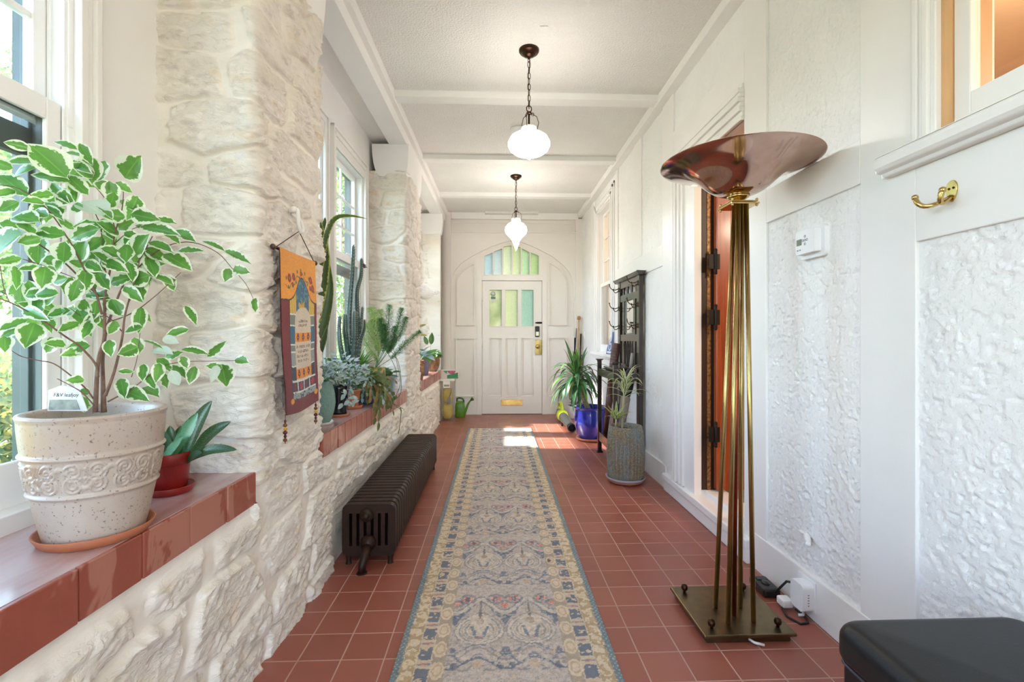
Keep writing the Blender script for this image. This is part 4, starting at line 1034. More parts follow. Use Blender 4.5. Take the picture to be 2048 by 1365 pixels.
# ================================================================ RUNNER RUG
def rug():
    W_, L_ = 0.82, 5.9
    nx, ny = 274, 1830
    X, Y = np.meshgrid(np.linspace(-W_ / 2, W_ / 2, nx), np.linspace(0, L_, ny), indexing='ij')
    jx = X + 0.0045 * (fbm(X * 110, Y * 110, 2, 31) - 0.5) * 2; jy = Y + 0.0050 * (fbm(X * 110, Y * 110, 2, 32) - 0.5) * 2
    blue, navy, field, cream, gold, red, grey, dark = [np.array(lin(*c)) for c in ((92, 112, 132), (74, 92, 114), (184, 172, 164), (200, 184, 160), (190, 164, 124), (196, 104, 86), (136, 130, 130), (96, 92, 96))]
    C = np.empty(X.shape + (3,)); C[:] = field
    def put(mask, col, a=1.0):
        m = np.clip(mask, 0, 1)[..., None] * a; C[:] = C * (1 - m) + col * m
    e = W_ / 2 - np.abs(jx)
    # ---- field
    p_ = 0.59; t = (jy - 0.17) % p_; tq = t - p_ * 0.40
    fx_ = np.abs(jx); px = np.abs(fx_ - 0.105); pale = np.array(lin(198, 186, 172)); tan = np.array(lin(168, 152, 136))
    tw_ = np.abs(((tq + 0.295) % p_) - 0.295)
    def contours(f1, f2, seed, lv, w):
        v_ = fbm(px * f1 + 5, np.cos(2 * PI * t / p_) * 3 + np.sin(2 * PI * t / p_) * f2 + 9, 3, seed); return np.abs(v_ - lv) < w
    put(fbm(X * 40, Y * 40, 3, 45) > 0.52, tan, .35)
    for sd, lv, cc, aa in ((61, .42, grey, .75), (62, .55, grey, .7), (63, .48, blue, .5), (64, .60, tan * .8, .7)): put(contours(30, 5.0, sd, lv, .012), cc, aa)
    r = np.sqrt((px / 0.100) ** 2 + (np.where(tq > 0, tq / (0.125 - 0.3 * px), tq / 0.088)) ** 2)
    put(r < 1.0, pale); put((r < 1.0) & (fbm(X * 45, Y * 45, 3, 46) > .56), tan, .45)
    put((np.abs(r - 1.0) < 0.035), grey, .85)
    ang_ = np.arctan2(tq - 0.02, px)
    for rr0, ww, a0, cc, aa in ((0.82, 0.035, 0.9, blue, .65), (0.70, 0.03, 0.7, tan, .9), (0.57, 0.04, 0.6, np.array(lin(120, 124, 120)), .75), (0.42, 0.03, 0.3, tan, .9)):
        put((np.abs(r - rr0) < ww) & (ang_ < a0), cc, aa)
    dv = px - (0.014 + 0.24 * np.maximum(0, tq + 0.045))
    put((np.abs(dv) < 0.0065) & (tq > -0.045) & (tq < 0.03), blue, .9)
    put((((px - .0) / 0.020) ** 2 + ((tq + .046) / .010) ** 2) < 1, np.array(lin(140, 110, 116)), .7)
    put(((px / 0.017) ** 2 + ((tq - 0.066) / 0.024) ** 2) < 1, np.array(lin(170, 142, 116)), .75); put((((px / 0.017) ** 2 + ((tq - 0.066) / 0.024) ** 2) < 1) & (np.sin(X * 700) * np.sin(Y * 700) > .2), dark, .6)
    put((px < 0.004) & (tq > 0.085) & (tq < 0.25), dark, .8); put((px < 0.008) & (tq > 0.10) & (tq < 0.125), dark, .7)
    for mid in (0.0, 0.21):
        q = np.abs(fx_ - mid); put(((q / 0.034) ** 2 + ((tq - 0.108) / 0.024) ** 2) < 1, navy, .88); put((q < 0.30 * (tq - 0.02)) & (tq > 0.02) & (tq < 0.10), navy, .8)
        put((np.abs(q - 0.040) < 0.014) & (np.abs(tq - 0.122 - 0.2 * (q - .04)) < .012), navy, .7)
    put(np.abs(tq - 0.145 - 0.060 * np.cos(px / 0.105 * PI) ) < 0.0055, blue, .8)
    put(np.abs(tq - 0.178 - 0.055 * np.cos(px / 0.105 * PI)) < 0.014, pale, .7); put(np.abs(tq - 0.196 - 0.055 * np.cos(px / 0.105 * PI)) < 0.005, blue, .7)
    for cxq, cy_q, r0 in ((0.040, .232, .023), (0.165, .232, .022), (0.212, .196, .015), (0.0, .182, .017)):
        d = np.sqrt((fx_ - cxq) ** 2 + (tq - cy_q) ** 2); a = np.arctan2(tq - cy_q, fx_ - cxq)
        put(np.abs(d - r0 * 1.55) < 0.007, navy, .55 * (cxq > 0)); put(d < r0 * (1 + 0.30 * np.cos(5 * a + 1)), red, .92); put((np.abs(np.sin(d * 420 + 2 * a)) < .35) & (d < r0), np.array(lin(224, 172, 152)), .8)
    put((np.abs(px - .062) < .010) & (np.abs(tq - .232) < .020), navy, .85)
    low = (tq < -0.085) & (tq > -0.245)
    for k, (am, off, fr_, cc) in enumerate(((.030, -.115, 1, blue), (.036, -.142, 1, grey), (.026, -.168, 2, blue), (.030, -.195, 1, navy), (.018, -.215, 2, grey))):
        put(low & (np.abs(tq - off - am * np.cos(px / 0.105 * PI * fr_)) < .0042 + .004 * vnoise(X * 60, Y * 60, 70 + k)), cc, .8)
    for u_, v_, ru, rv, cc in ((0.0, -.20, .020, .018, gold), (.05, -.165, .016, .012, pale), (.085, -.21, .012, .020, navy), (.10, -.12, .012, .016, navy), (.03, -.235, .012, .008, blue), (.07, -.14, .014, .008, gold)):
        put(low & (((px - u_) / ru) ** 2 + ((tq - v_) / rv) ** 2 < 1), cc, .75)
    put(fbm(X * 75, Y * 65, 3, 35) > 0.60, grey, .35); put(fbm(X * 75 + 9, Y * 65, 3, 36) > 0.62, pale, .5)
    # ---- border bands, from the edge inwards
    fieldm = e > 0.188
    B = np.empty_like(C); B[:] = np.array(lin(200, 182, 156))
    def putB(mask, col, a=1.0):
        m = np.clip(mask, 0, 1)[..., None] * a; B[:] = B * (1 - m) + col * m
    n1 = fbm(X * 55, Y * 55, 3, 36); putB((e > 0.028) & (e < 0.080), np.array(lin(200, 184, 158)))
    k = (jy % 0.062) - 0.031; putB((e > 0.028) & (e < 0.080) & (((e - 0.054) / 0.022) ** 2 + (k / 0.024) ** 2 > 1) & (n1 > 0.42), np.array(lin(150, 128, 98)), .8)
    putB((e > 0.03) & (e < 0.078) & (n1 > 0.60), np.array(lin(168, 140, 104)), .8)
    putB(e < 0.028, np.array(lin(96, 116, 126))); putB((e < 0.028) & (np.sin(jy * 260) * np.sin(e * 330) > 0.55), cream, .5)
    kb = jy % 0.118; putB((e > 0.082) & (e < 0.134), np.array(lin(190, 172, 150)))
    putB((e > 0.084) & (e < 0.132) & (kb < 0.072) & (fbm(X * 70, Y * 70, 2, 47) > .33), navy, .88); putB((e > 0.084) & (e < 0.132) & (np.abs(kb - 0.095) < 0.004), blue, .8); putB((e > 0.096) & (e < 0.120) & (np.abs(kb - 0.095) < 0.010), np.array(lin(180, 96, 84)), .35)
    kc = (jy % 0.118) - 0.059; ro = np.sqrt(((e - 0.161) / 0.026) ** 2 + (kc / 0.046) ** 2)
    putB((e > 0.136) & (e < 0.188) & (ro > 1.0), np.array(lin(140, 128, 116)), .75); putB((e > 0.136) & (e < 0.188) & (np.abs(ro - 0.6) < 0.12), np.array(lin(170, 152, 134)), .8)
    C = np.where(fieldm[..., None], C, B)
    C *= (1.16 + 0.40 * fbm(X * 160, Y * 160, 2, 33))[..., None] * (0.92 + 0.16 * fbm(X * 2, Y * 1.2, 2, 37))[..., None]
    wear = fbm(X * 14, Y * 14, 4, 34); C = C * 0.86 + np.array(lin(178, 164, 150)) * 0.14 * np.clip(wear * 2, 0, 1)[..., None]
    sh = (0.489 - 0.455) / 4.6
    y0 = 6.262 - L_
    cxm = (0.455 - 0.366) / 2 + (Y + y0 - 1.68) * sh
    P = np.stack([X + cxm, Y + y0, np.full_like(X, 0.009) + 0.0012 * (vnoise(X * 300, Y * 300, 40) - 0.5)], -1)
    P[0, :, 2] = P[-1, :, 2] = 0.0005; P[:, 0, 2] = P[:, -1, 2] = 0.0005
    mb = MB(); mb.grid(P); mb.col = np.clip(C, 0, 1).reshape(-1, 3)
    return mb
rg_ = thing('runner_rug', 'long faded runner rug with paired palmettes and blue dashed borders', 'rug', (0.06, 3.3, 0))
rug().build('pile', vcol_mat('woven_rug', 0.95, 0.5, 700, 0.002, fine=(420, 0.25)), rg_)
h = MB()
for k in range(150):
    x = -0.335 + 0.82 * k / 149 + 0.003; h.tube([(x, 6.258, 0.006), (x + RND.uniform(-.004, .004), 6.275, 0.003), (x + RND.uniform(-.007, .007), 6.285, 0.002)], 0.0018, 4)
f_ = h.build('fringe', mat('cream_fringe', lin(206, 192, 166), 0.9), rg_); f_['kind'] = 'stuff'
h = MB(); h.leaf(tuple(atZ(1096, 1124, 0.012)), (0.6, 0.8, 0.05), (0, 0, 1), 0.03, 0.02, 0.2, 0.3); tag(h.build('dry_leaf', mat('dry_leaf', lin(110, 100, 80), 0.8)), 'small dry curled leaf lying on the rug', 'leaf')

# ================================================================ PENDANT LAMPS
GLOW = emit_mat('lit_opal_glass', (1.0, 0.93, 0.85), LAMP_S)
NECK = mat('opal_glass_neck', lin(250, 238, 222), 0.3, var=0.01)
def link(mb, c, a, w, hgt, r=0.0022):
    pts = []
    for k in range(17):
        t = 2 * PI * k / 16
        sx = math.copysign(abs(math.cos(t)) ** 0.8, math.cos(t)) * w; pts.append((c[0] + sx * math.cos(a), c[1] + sx * math.sin(a), c[2] + math.sin(t) * hgt))
    mb.tube(pts, r, 6, cap=False)
def pendant(label, x, y, prof, ztop, zring, neck_r, glow=None):
    t = thing('pendant_lamp', label, 'pendant lamp', (x, y, ZC), 'corridor pendant lamps')
    h = MB(); h.lathe([(0, 0), (0.067, 0), (0.067, -0.010), (0.060, -0.020), (0.046, -0.022), (0.040, -0.036), (0.024, -0.046), (0.010, -0.050), (0.008, -0.060), (0, -0.062)], (x, y, ZC), 36); h.build('canopy', M['bronze'], t)
    h = MB(); link(h, (x, y, ZC - 0.070), 0.8, 0.010, 0.014)
    z = ZC - 0.098; k = 0
    while z > zring + 0.03: link(h, (x, y, z), 0.3 + (k % 2) * PI / 2, 0.0105, 0.0215); z -= 0.037; k += 1
    h.tube([(x + 0.004, y, ZC - 0.06), (x - 0.004, y, (ZC + zring) / 2), (x, y, zring)], 0.0025, 6); h.build('chain', M['bronze'], t)
    h = MB(); link(h, (x, y, zring), 0.2, 0.017, 0.020, 0.0034); h.tube([(x, y, zring - 0.018), (x, y, ztop + 0.003)], 0.0065, 10); h.lathe([(0, 0), (0.017, 0), (0.017, 0.012), (0, 0.012)], (x, y, zring - 0.035), 14); h.build('stem', M['bronze'], t)
    h = MB()
    for a in (0.2, 0.2 + 2 * PI / 3, 0.2 + 4 * PI / 3):
        pts = [(x + math.cos(a) * q, y + math.sin(a) * q, zz) for q, zz in ((0.015, zring - 0.03), (neck_r + 0.004, zring - 0.045), (neck_r + 0.018, zring - 0.085), (neck_r + 0.006, ztop - 0.012), (neck_r - 0.002, ztop - 0.022))]
        h.tube(pts, 0.0022, 6); link(h, (x + math.cos(a) * 0.026, y + math.sin(a) * 0.026, zring - 0.034), a, 0.008, 0.010, 0.002)
    h.build('hanger', M['bronze'], t)
    h = MB(); h.lathe(prof[0], (x, y, 0), 40); h.build('neck', NECK, t)
    h = MB(); h.lathe(prof[1], (x, y, 0), 48); so = h.build('shade', glow or GLOW, t); return t
def zz(v, Y): return EYE + (HOR - v) / FPX * Y
p = atZ(1058, 100, ZC); x, y = p.x, p.y
z = lambda v: zz(v, y)
pendant('nearer pendant with a wide squat opal glass globe', x, y,
        ([(0.0, z(254)), (0.049, z(254)), (0.051, z(256)), (0.050, z(269)), (0.0, z(269))],
         [(0.0, z(268)), (0.050, z(268)), (0.062, z(267.5)), (0.095, z(269.5)), (0.122, z(275)), (0.138, z(284)), (0.139, z(291)), (0.126, z(299)), (0.098, z(305.5)), (0.06, z(310)), (0.030, z(312)), (0.018, z(314)), (0.010, z(317.5)), (0.0, z(319))]),
        z(254), z(217), 0.049)
p = atZ(1032, 352, ZC); x2, y2 = p.x, p.y
z2 = lambda v: zz(v, y2)
pendant('farther pendant with a pointed teardrop opal glass shade', x2, y2,
        ([(0.0, z2(437)), (0.052, z2(437)), (0.055, z2(438.5)), (0.052, z2(445)), (0.0, z2(445))],
         [(0.0, z2(444)), (0.052, z2(444)), (0.060, z2(445)), (0.098, z2(449)), (0.124, z2(455)), (0.130, z2(461)), (0.118, z2(467)), (0.090, z2(472.5)), (0.062, z2(477)), (0.045, z2(482)), (0.030, z2(489)), (0.016, z2(496)), (0.005, z2(500)), (0.0, z2(502))]),
        z2(437), z2(418), 0.052, emit_mat('lit_opal_glass_bright', (1.0, 0.93, 0.85), LAMP_S * 1.7))
sd = thing('smoke_detector', 'round white smoke detector on the ceiling beyond the nearer pendant', 'smoke detector', tuple(atZ(1036, 260.5, ZC - 0.01)))
px_ = sd.location; sd.location.z = ZC
h = MB(); h.lathe([(0, -0.035), (0.05, -0.034), (0.066, -0.026), (0.070, -0.012), (0.070, 0.0), (0, 0)], (px_.x, px_.y, ZC), 32); h.build('housing', M['whiteplastic'], sd)
pt = thing('cover_plate', 'square blank white plate on the ceiling in front of the nearer pendant', 'plate', tuple(atZ(1088, 62, ZC)))
h = MB(); q = atZ(1088, 53, ZC - 0.006); h.box(q.x - 0.026, q.x + 0.026, q.y, q.y + 0.075, ZC - 0.006, ZC); h.build('plate', M['ceiling'], pt, bevel=0.002)

pendant('unseen added fill pendant with a wide opal globe over the near end of the porch', 0.23, -0.35,  # added out of view to brighten the corridor
        ([(0.0, 2.60), (0.049, 2.60), (0.051, 2.595), (0.050, 2.555), (0.0, 2.555)],
         [(0.0, 2.556), (0.050, 2.556), (0.095, 2.55), (0.130, 2.53), (0.139, 2.48), (0.126, 2.455), (0.098, 2.43), (0.03, 2.41), (0.0, 2.39)]), 2.60, 2.72, 0.049)
pendant('unseen added fill pendant with a wide opal globe at the rear end of the porch', 0.21, -1.9,  # second unseen pendant, also added as fill light
        ([(0.0, 2.60), (0.049, 2.60), (0.051, 2.595), (0.050, 2.555), (0.0, 2.555)],
         [(0.0, 2.556), (0.050, 2.556), (0.095, 2.55), (0.130, 2.53), (0.139, 2.48), (0.126, 2.455), (0.098, 2.43), (0.03, 2.41), (0.0, 2.39)]), 2.60, 2.72, 0.049)
# ================================================================ POTS AND PLANTS
def pot_profile(r0, r1, h, t=0.010, lip=0.0, bulge=0.0, n=10):
    pr = [(0, 0), (r0 * 0.9, 0), (r0, 0.004)]
    for k in range(1, n + 1):
        q = k / n; pr.append((r0 + (r1 - r0) * q + bulge * math.sin(PI * q), h * q))
    if lip: pr[-1:] = [(r1, h - lip * 1.6), (r1 + lip, h - lip * 1.5), (r1 + lip * 1.1, h - lip * 0.3), (r1 + lip * 0.8, h)]
    else: pr += [(r1 - t * 0.3, h + 0.002)]
    pr += [(r1 - t, h), (r1 - t * 1.1, h - 0.03), (r1 * 0.88 - t, h * 0.55), (0, h * 0.5)]
    return pr
def saucer(name, label, mt, c, r, h=0.022, group=None, cat='saucer'):
    mb = MB(); mb.lathe([(0, 0), (r * 0.84, 0), (r * 0.90, 0.003), (r, h), (r * 0.985, h + 0.002), (r * 0.95, h), (r * 0.86, 0.008), (0, 0.007)], c, 40)
    return tag(mb.build(name, mt), label, cat, group)
def soil(parent, c, r, z):
    mb = MB(); P = [[(c[0] + r * q * math.cos(a), c[1] + r * q * math.sin(a), z + 0.006 * RND.uniform(-1, 1)) for q in (0.001, .25, .5, .75, 1)] for a in [2 * PI * k / 24 for k in range(24)]]
    mb.grid(P, wrap=True); return mb.build('soil', M['soil'], parent)
def curve(p0, d, L, droop, n=9, twist=0.0, k=1.0):
    """arching strap: starts along d, bends down"""
    p = Vector(p0); d = Vector(d).normalized(); out = [p.copy()]
    for i in range(n):
        d = (d + Vector((twist * 0.02, 0, -droop * ((i + 1) / n) ** k))).normalized(); p = p + d * (L / n); out.append(p.copy())
    return out
def strap_w(W, base=0.5, pk=0.35):
    def f(t): return W * ((base + (1 - base) * min(1, t / pk)) if t < pk else max(0.02, (1 - ((t - pk) / (1 - pk)) ** 2.2)))
    return f

# ---------------- variegated weeping fig in the embossed pot
fx0, fy0, fz = -0.952, 1.187, ZS
saucer('saucer', 'orange terracotta saucer under the big cream embossed pot', M['terracotta'], (fx0, fy0, fz), 0.115, 0.024)
fg = thing('potted_fig', 'large variegated weeping fig in a speckled cream pot with an embossed scroll band', 'potted plant', (fx0, fy0, fz + 0.008))
def crackle_pot():
    t = NT('speckled_cream_stoneware')
    f = t.noise(5, detail=5, stretch=(1, 1, 0.6))
    c = t.ramp(f, [(0.35, lin(172, 154, 138)), (0.7, lin(192, 182, 174))])
    o = t.ramp(t.noise(4.2, detail=4, stretch=(1, 1, 0.35), vec=t.mapping(t.tc(), loc=(5, 2, 3))), [(0.60, 0.0), (0.72, 1.0)])
    c = t.mix(t.math('MULTIPLY', o, 0.75), c, lin(186, 146, 100))
    s = t.ramp(t.noise(150, detail=4, rough=0.6), [(0.61, 0.0), (0.66, 1.0)])
    c = t.mix(t.math('MULTIPLY', s, 0.75), c, lin(92, 70, 56))
    t.set(Base_Color=c, Roughness=0.32); t.bump(t.noise(90, detail=4), 0.15, 0.002); return t.mat
HP, RT, RB = 0.288, 0.137, 0.094
def potr(z):
    q = z / HP; return RB + (RT - RB) * (1 - (1 - q) ** 1.55) if q < 1 else RT
nz, na = 150, 420
AA = np.linspace(0, 2 * PI, na, endpoint=False)
zz_ = np.linspace(0, HP, nz)
rad = np.array([potr(z) for z in zz_])
for zc in (HP * 0.70, HP * 0.40): rad = rad + 0.0055 * np.exp(-((zz_ - zc) / 0.0045) ** 2)
rad[-6:] += np.linspace(0, 0.003, 6)
A2, Z2 = np.meshgrid(AA, zz_, indexing='ij')
b0, b1 = HP * 0.425, HP * 0.675
inb = sstep(b0, b0 + 0.006, Z2) * (1 - sstep(b1 - 0.006, b1, Z2))
um = (A2 / (2 * PI) * 9) % 1.0; hh = (Z2 - b0) / (b1 - b0)
rel = np.zeros_like(A2)
for cu, cz, su, sz in ((0.27, 0.70, 1, 1), (0.73, 0.70, -1, 1), (0.27, 0.28, 1, -1), (0.73, 0.28, -1, -1)):
    du, dz = (um - cu) * su * 1.35, (hh - cz) * sz * 1.0
    r_ = np.sqrt(du ** 2 + dz ** 2) / 0.30; an = np.arctan2(dz, du)
    spir = np.abs(((r_ * 2.4 - an / (2 * PI)) % 1.0) - 0.5)
    rel = np.maximum(rel, sstep(1.08, 0.98, r_) * sstep(0.34, 0.16, spir))
rel = np.maximum(rel, sstep(0.10, 0.03, np.abs(hh - 0.5 - 0.30 * np.cos(um * 2 * PI)) ) * (np.abs(um - 0.5) < 0.5))
rel = np.maximum(rel, sstep(0.09, 0.04, np.sqrt(((um - 0.5) * 1.6) ** 2 + (hh - 0.5) ** 2)))
relief = 0.0036 * np.clip(rel, 0, 1) * inb
RR = rad[None, :] + relief
P = np.stack([fx0 + RR * np.cos(A2), fy0 + RR * np.sin(A2), fz + 0.008 + Z2], -1)
mb = MB(); mb.grid(P, wrap=True)
zt = fz + 0.008 + HP
mb.lathe([(rad[-1], zt), (rad[-1] - 0.002, zt + 0.004), (rad[-1] - 0.008, zt + 0.005), (rad[-1] - 0.019, zt + 0.003), (rad[-1] - 0.021, zt - 0.004), (RT * 0.83, zt - 0.06), (0, zt - 0.07)], (fx0, fy0, 0), 64)
mb.lathe([(0, fz + 0.008), (RB, fz + 0.008)], (fx0, fy0, 0), 48)
mb.build('pot', crackle_pot(), fg)
soil(fg, (fx0, fy0), RT - 0.017, zt - 0.028)
def ydep(u): return float(np.interp(u, [-40, 0, 100, 200, 300, 400, 520], [1.05, 1.06, 1.12, 1.187, 1.25, 1.33, 1.42]))
def c2(x, y): return (x / 2.625, 450 + y / 2.625)
def brp(pts, dy=0.0): return [atY(*c2(x, y), ydep(x / 2.625) + dy) for x, y in pts]
def smooth(pts, n=4):
    out = []
    for i in range(len(pts) - 1):
        p0, p1, p2, p3 = pts[max(0, i - 1)], pts[i], pts[i + 1], pts[min(len(pts) - 1, i + 2)]
        for k in range(n):
            t = k / n
            out.append(0.5 * ((2 * p1) + (p2 - p0) * t + (2 * p0 - 5 * p1 + 4 * p2 - p3) * t * t + (3 * p1 - p0 - 3 * p2 + p3) * t ** 3))
    out.append(pts[-1]); return out
STEMS = [([(500, 985), (508, 800), (520, 690), (545, 600), (550, 450), (548, 390), (575, 250), (588, 195), (600, 60), (640, -80), (648, -175)], .0085, .0014, 0.0),
         ([(545, 985), (540, 850), (538, 700), (556, 560), (585, 470), (650, 310), (740, 170), (800, 60)], .0095, .0018, .012),
         ([(552, 900), (600, 770), (640, 600), (655, 480), (690, 350), (718, 250), (735, 180)], .006, .0016, -.012),
         ([(515, 800), (500, 730), (420, 640), (340, 585), (220, 500), (100, 430), (0, 388), (-60, 370)], .0048, .0015, -.01),
         ([(548, 400), (440, 300), (340, 200), (200, 100), (90, 45), (0, 15)], .0042, .0015, .01),
         ([(535, 470), (500, 350), (440, 230), (380, 110), (335, 40), (290, -30), (210, -120), (100, -190), (0, -210)], .0042, .0013, -.012),
         ([(495, 920), (440, 850), (330, 760), (270, 725), (200, 712), (110, 690), (60, 660)], .003, .0012, .0),
         ([(495, 950), (440, 890), (390, 855), (300, 808)], .0026, .0012, -.015),
         ([(575, 510), (700, 460), (820, 370), (950, 250)], .0028, .0012, .01),
         ([(655, 310), (760, 190), (880, 110), (1010, 92), (1140, 145), (1220, 230), (1290, 310), (1335, 400)], .003, .0010, .0),
         ([(565, 930), (700, 855), (840, 750), (960, 720), (1100, 716), (1255, 712)], .003, .0010, .0),
         ([(570, 300), (545, 200), (530, 20), (500, -60), (480, -110)], .003, .0012, .01),
         ([(120, 180), (230, 215), (420, 290)], .0016, .0012, .0), ([(0, 215), (20, 330), (55, 420)], .0016, .0010, .0),
         ([(655, 450), (720, 330), (780, 280)], .002, .0012, .0), ([(640, 560), (560, 480), (470, 500), (370, 440)], .002, .0011, .01),
         ([(600, 100), (700, 20), (820, -10)], .002, .0011, .01), ([(610, 40), (560, -120), (500, -200)], .002, .0011, -.01), ([(690, 800), (720, 700), (735, 560)], .0015, .001, .02)]
BARK = mat('fig_bark', lin(128, 98, 84), 0.75, var=0.2, vs=60, bump=0.3, bs=150, bd=0.002)
mb = MB()
for pts, r0, r1, dy in STEMS:
    q = smooth(brp(pts, dy)); n = len(q); mb.tube(q, [(r0 + (r1 - r0) * (k / (n - 1)) ** 0.7) * 0.66 for k in range(n)], 7)
mb.build('branches', BARK, fg)
LV = """36,291,52,195,.3;100,322,95,225,.5;132,289,50,205,.32;169,304,40,60,.42;140,306,40,200,.45;167,341,50,220,.5;103,354,80,195,.27;154,368,65,225,.32;40,322,60,185,.36;46,341,55,170,.42;24,368,80,220,.38;86,390,45,175,.32;127,396,42,200,.6;105,416,42,230,.7;154,416,28,190,.7;261,337,45,-60,.85;204,372,30,210,.7;222,381,38,80,.6;224,401,35,110,.5;228,431,45,190,.5;173,449,60,185,.37;167,466,68,165,.37;99,466,65,190,.42;50,436,60,195,.5;79,427,40,200,.5;18,412,45,160,.5;20,449,45,195,.5;13,484,75,150,.6;53,455,45,220,.42;127,504,42,100,.7;163,499,45,110,.7;20,521,48,170,.36;215,455,40,60,.6;286,433,50,10,.5;292,455,45,10,.38;279,491,40,-70,.8;253,504,30,100,.8;222,504,38,210,.6;226,530,50,20,.4;209,517,35,220,.5;185,532,32,30,.6;116,532,28,140,.7;88,552,38,100,.7;312,456,65,5,.36;352,520,55,25,.5;366,469,40,20,.5;375,500,45,-10,.32;425,488,42,15,.3;470,509,48,20,.3;455,549,25,110,.7;478,540,24,10,.7;510,610,28,100,.5;324,557,40,15,.5;339,564,35,60,.5;280,568,40,80,.5;381,627,36,55,.42;356,663,46,170,.32;387,701,48,5,.3;430,701,40,-40,.36;368,724,25,60,.6;430,734,30,190,.5;448,747,38,75,.8;481,721,22,10,.7;385,749,34,110,.5;356,740,40,30,.42;328,728,35,40,.5;316,743,35,100,.5;286,743,30,100,.5;299,780,28,20,.8;263,787,50,15,.5;244,772,30,80,.6;250,743,28,0,.32;259,701,36,160,.6;274,690,32,70,.6;303,684,40,8,.22;267,658,38,170,.5;232,614,36,60,.6;170,614,32,90,.7;69,589,40,175,.5;93,587,48,180,.5;99,597,36,140,.5;118,625,46,170,.46;63,625,36,25,.5;27,648,60,165,.32;23,663,50,160,.32;61,667,46,115,.7;101,690,38,130,.6;10,686,26,90,.8;141,652,38,160,.42;175,656,34,120,.5;156,694,50,175,.46;147,705,40,170,.4;154,760,30,180,.5;168,808,30,80,.7;168,785,25,190,.6;219,694,28,90,.6;190,618,34,100,.5;184,640,34,150,.5;205,560,34,60,.6;240,560,40,-20,.5;262,585,36,40,.5;150,580,44,110,.5;170,560,40,95,.55;136,570,36,120,.5;200,590,36,190,.5;118,560,36,170,.5;300,530,40,-10,.45;318,490,44,15,.4;296,505,36,60,.5;330,440,36,10,.4;340,470,38,30,.4;250,450,36,-30,.5;262,470,30,20,.5;196,640,30,60,.5;226,655,30,120,.5;262,540,36,70,.5;190,488,44,150,.5;188,520,36,100,.5;60,480,44,170,.45;70,402,40,190,.4;6,330,44,200,.4;12,385,40,170,.4;210,420,30,30,.5;155,330,36,20,.5;330,760,30,80,.5;300,760,30,60,.5;345,710,30,-20,.5;240,520,34,30,.5"""
VAR = leaf_mat('variegated_fig_leaf', lin(52, 118, 52), lin(92, 156, 70), edge=lin(236, 240, 226), edgew=0.33, rough=0.32, back=lin(198, 214, 200), trans=0.35)
PALE = leaf_mat('pale_leaf_underside', lin(190, 208, 200), lin(208, 222, 214), rough=0.5, rib=0.25, trans=0.3)
mb = MB()
rl = random.Random(3)
def place_leaf(mb, u, v, L, ang, wr, dy=0.0, rl=rl, droop=0.18, fold=0.16):
    y = ydep(u) + dy; a = math.radians(ang)
    base = atY(u - math.cos(a) * L / 2, v - math.sin(a) * L / 2, y + rl.uniform(-.012, .012))
    tipp = atY(u + math.cos(a) * L / 2, v + math.sin(a) * L / 2, y - 0.012 + rl.uniform(-.03, .02))
    d = tipp - base; Lm = d.length
    view = Vector((0, 0, EYE)) - base; n = view.normalized() + Vector((rl.uniform(-.5, .5), rl.uniform(-.3, .3), 0.45 + rl.uniform(-.3, .4)))
    mb.leaf(base, d, n, Lm * 1.10, L * wr / FPX * y * 1.36, droop, fold, 7, 3)
for s in LV.split(';'):
    u, v, L, a, w = [float(q) for q in s.split(',')]
    place_leaf(mb, u, v, L, a, w, rl.uniform(-.03, .03))
rx2 = random.Random(21)
for k in range(70):
    a_ = rx2.uniform(0, 2 * PI); q = rx2.random() ** .5; u, v = 165 + 150 * q * math.cos(a_), 520 + 190 * q * math.sin(a_)
    if v > 640 and 120 < u < 260: continue
    place_leaf(mb, u, v, rx2.uniform(34, 52), rx2.choice((rx2.uniform(150, 230), rx2.uniform(-20, 60), rx2.uniform(60, 120))), rx2.uniform(.38, .62), rx2.uniform(.0, .07))
for u, v, L, a, w in ((185, 415, 58, 215, .72), (339, 680, 28, 15, .5), (322, 701, 30, 0, .6), (349, 755, 32, 60, .5), (430, 745, 30, 110, .4)):
    mb.cm = 1; place_leaf(mb, u, v, L, a, w, -0.03)
mb.build('foliage', [VAR, PALE], fg)
# plant label stuck in the soil
tg = thing('plant_tag', 'white plastic nursery tag with a printed name standing in the soil of the fig pot', 'plant tag', (fx0 - 0.03, fy0 - 0.02, zt - 0.03))
y_ = fy0 - 0.015
tl_ = [atY(98, 822, y_), atY(150, 822, y_), atY(178, 822, y_), atY(166, 778, y_), atY(150, 774, y_), atY(132, 770, y_), atY(104, 780, y_)]
mb = MB(); mb.plate([[(p.x, p.z) for p in tl_]], y_ - 0.0008, y_ + 0.0008, lambda a, b2, t: (a, t - (b2 - 1.0) * 0.12, b2)); mb.build('card', mat('white_tag_plastic', lin(226, 226, 228), 0.45), tg)
p0, p1 = atY(101, 820, y_), atY(158, 799, y_); mb = MB(); mb.plate([[(p0.x, p0.z), (p1.x + 0.006, p0.z), (p1.x, p1.z), (p0.x + 0.005, p1.z)]], y_ - 0.0018, y_ - 0.0006, lambda a, b2, t: (a, t - (b2 - 1.0) * 0.12, b2)); mb.build('printed_band', mat('faded_grey_print', lin(160, 168, 160), 0.5, var=0.25, vs=40), tg)
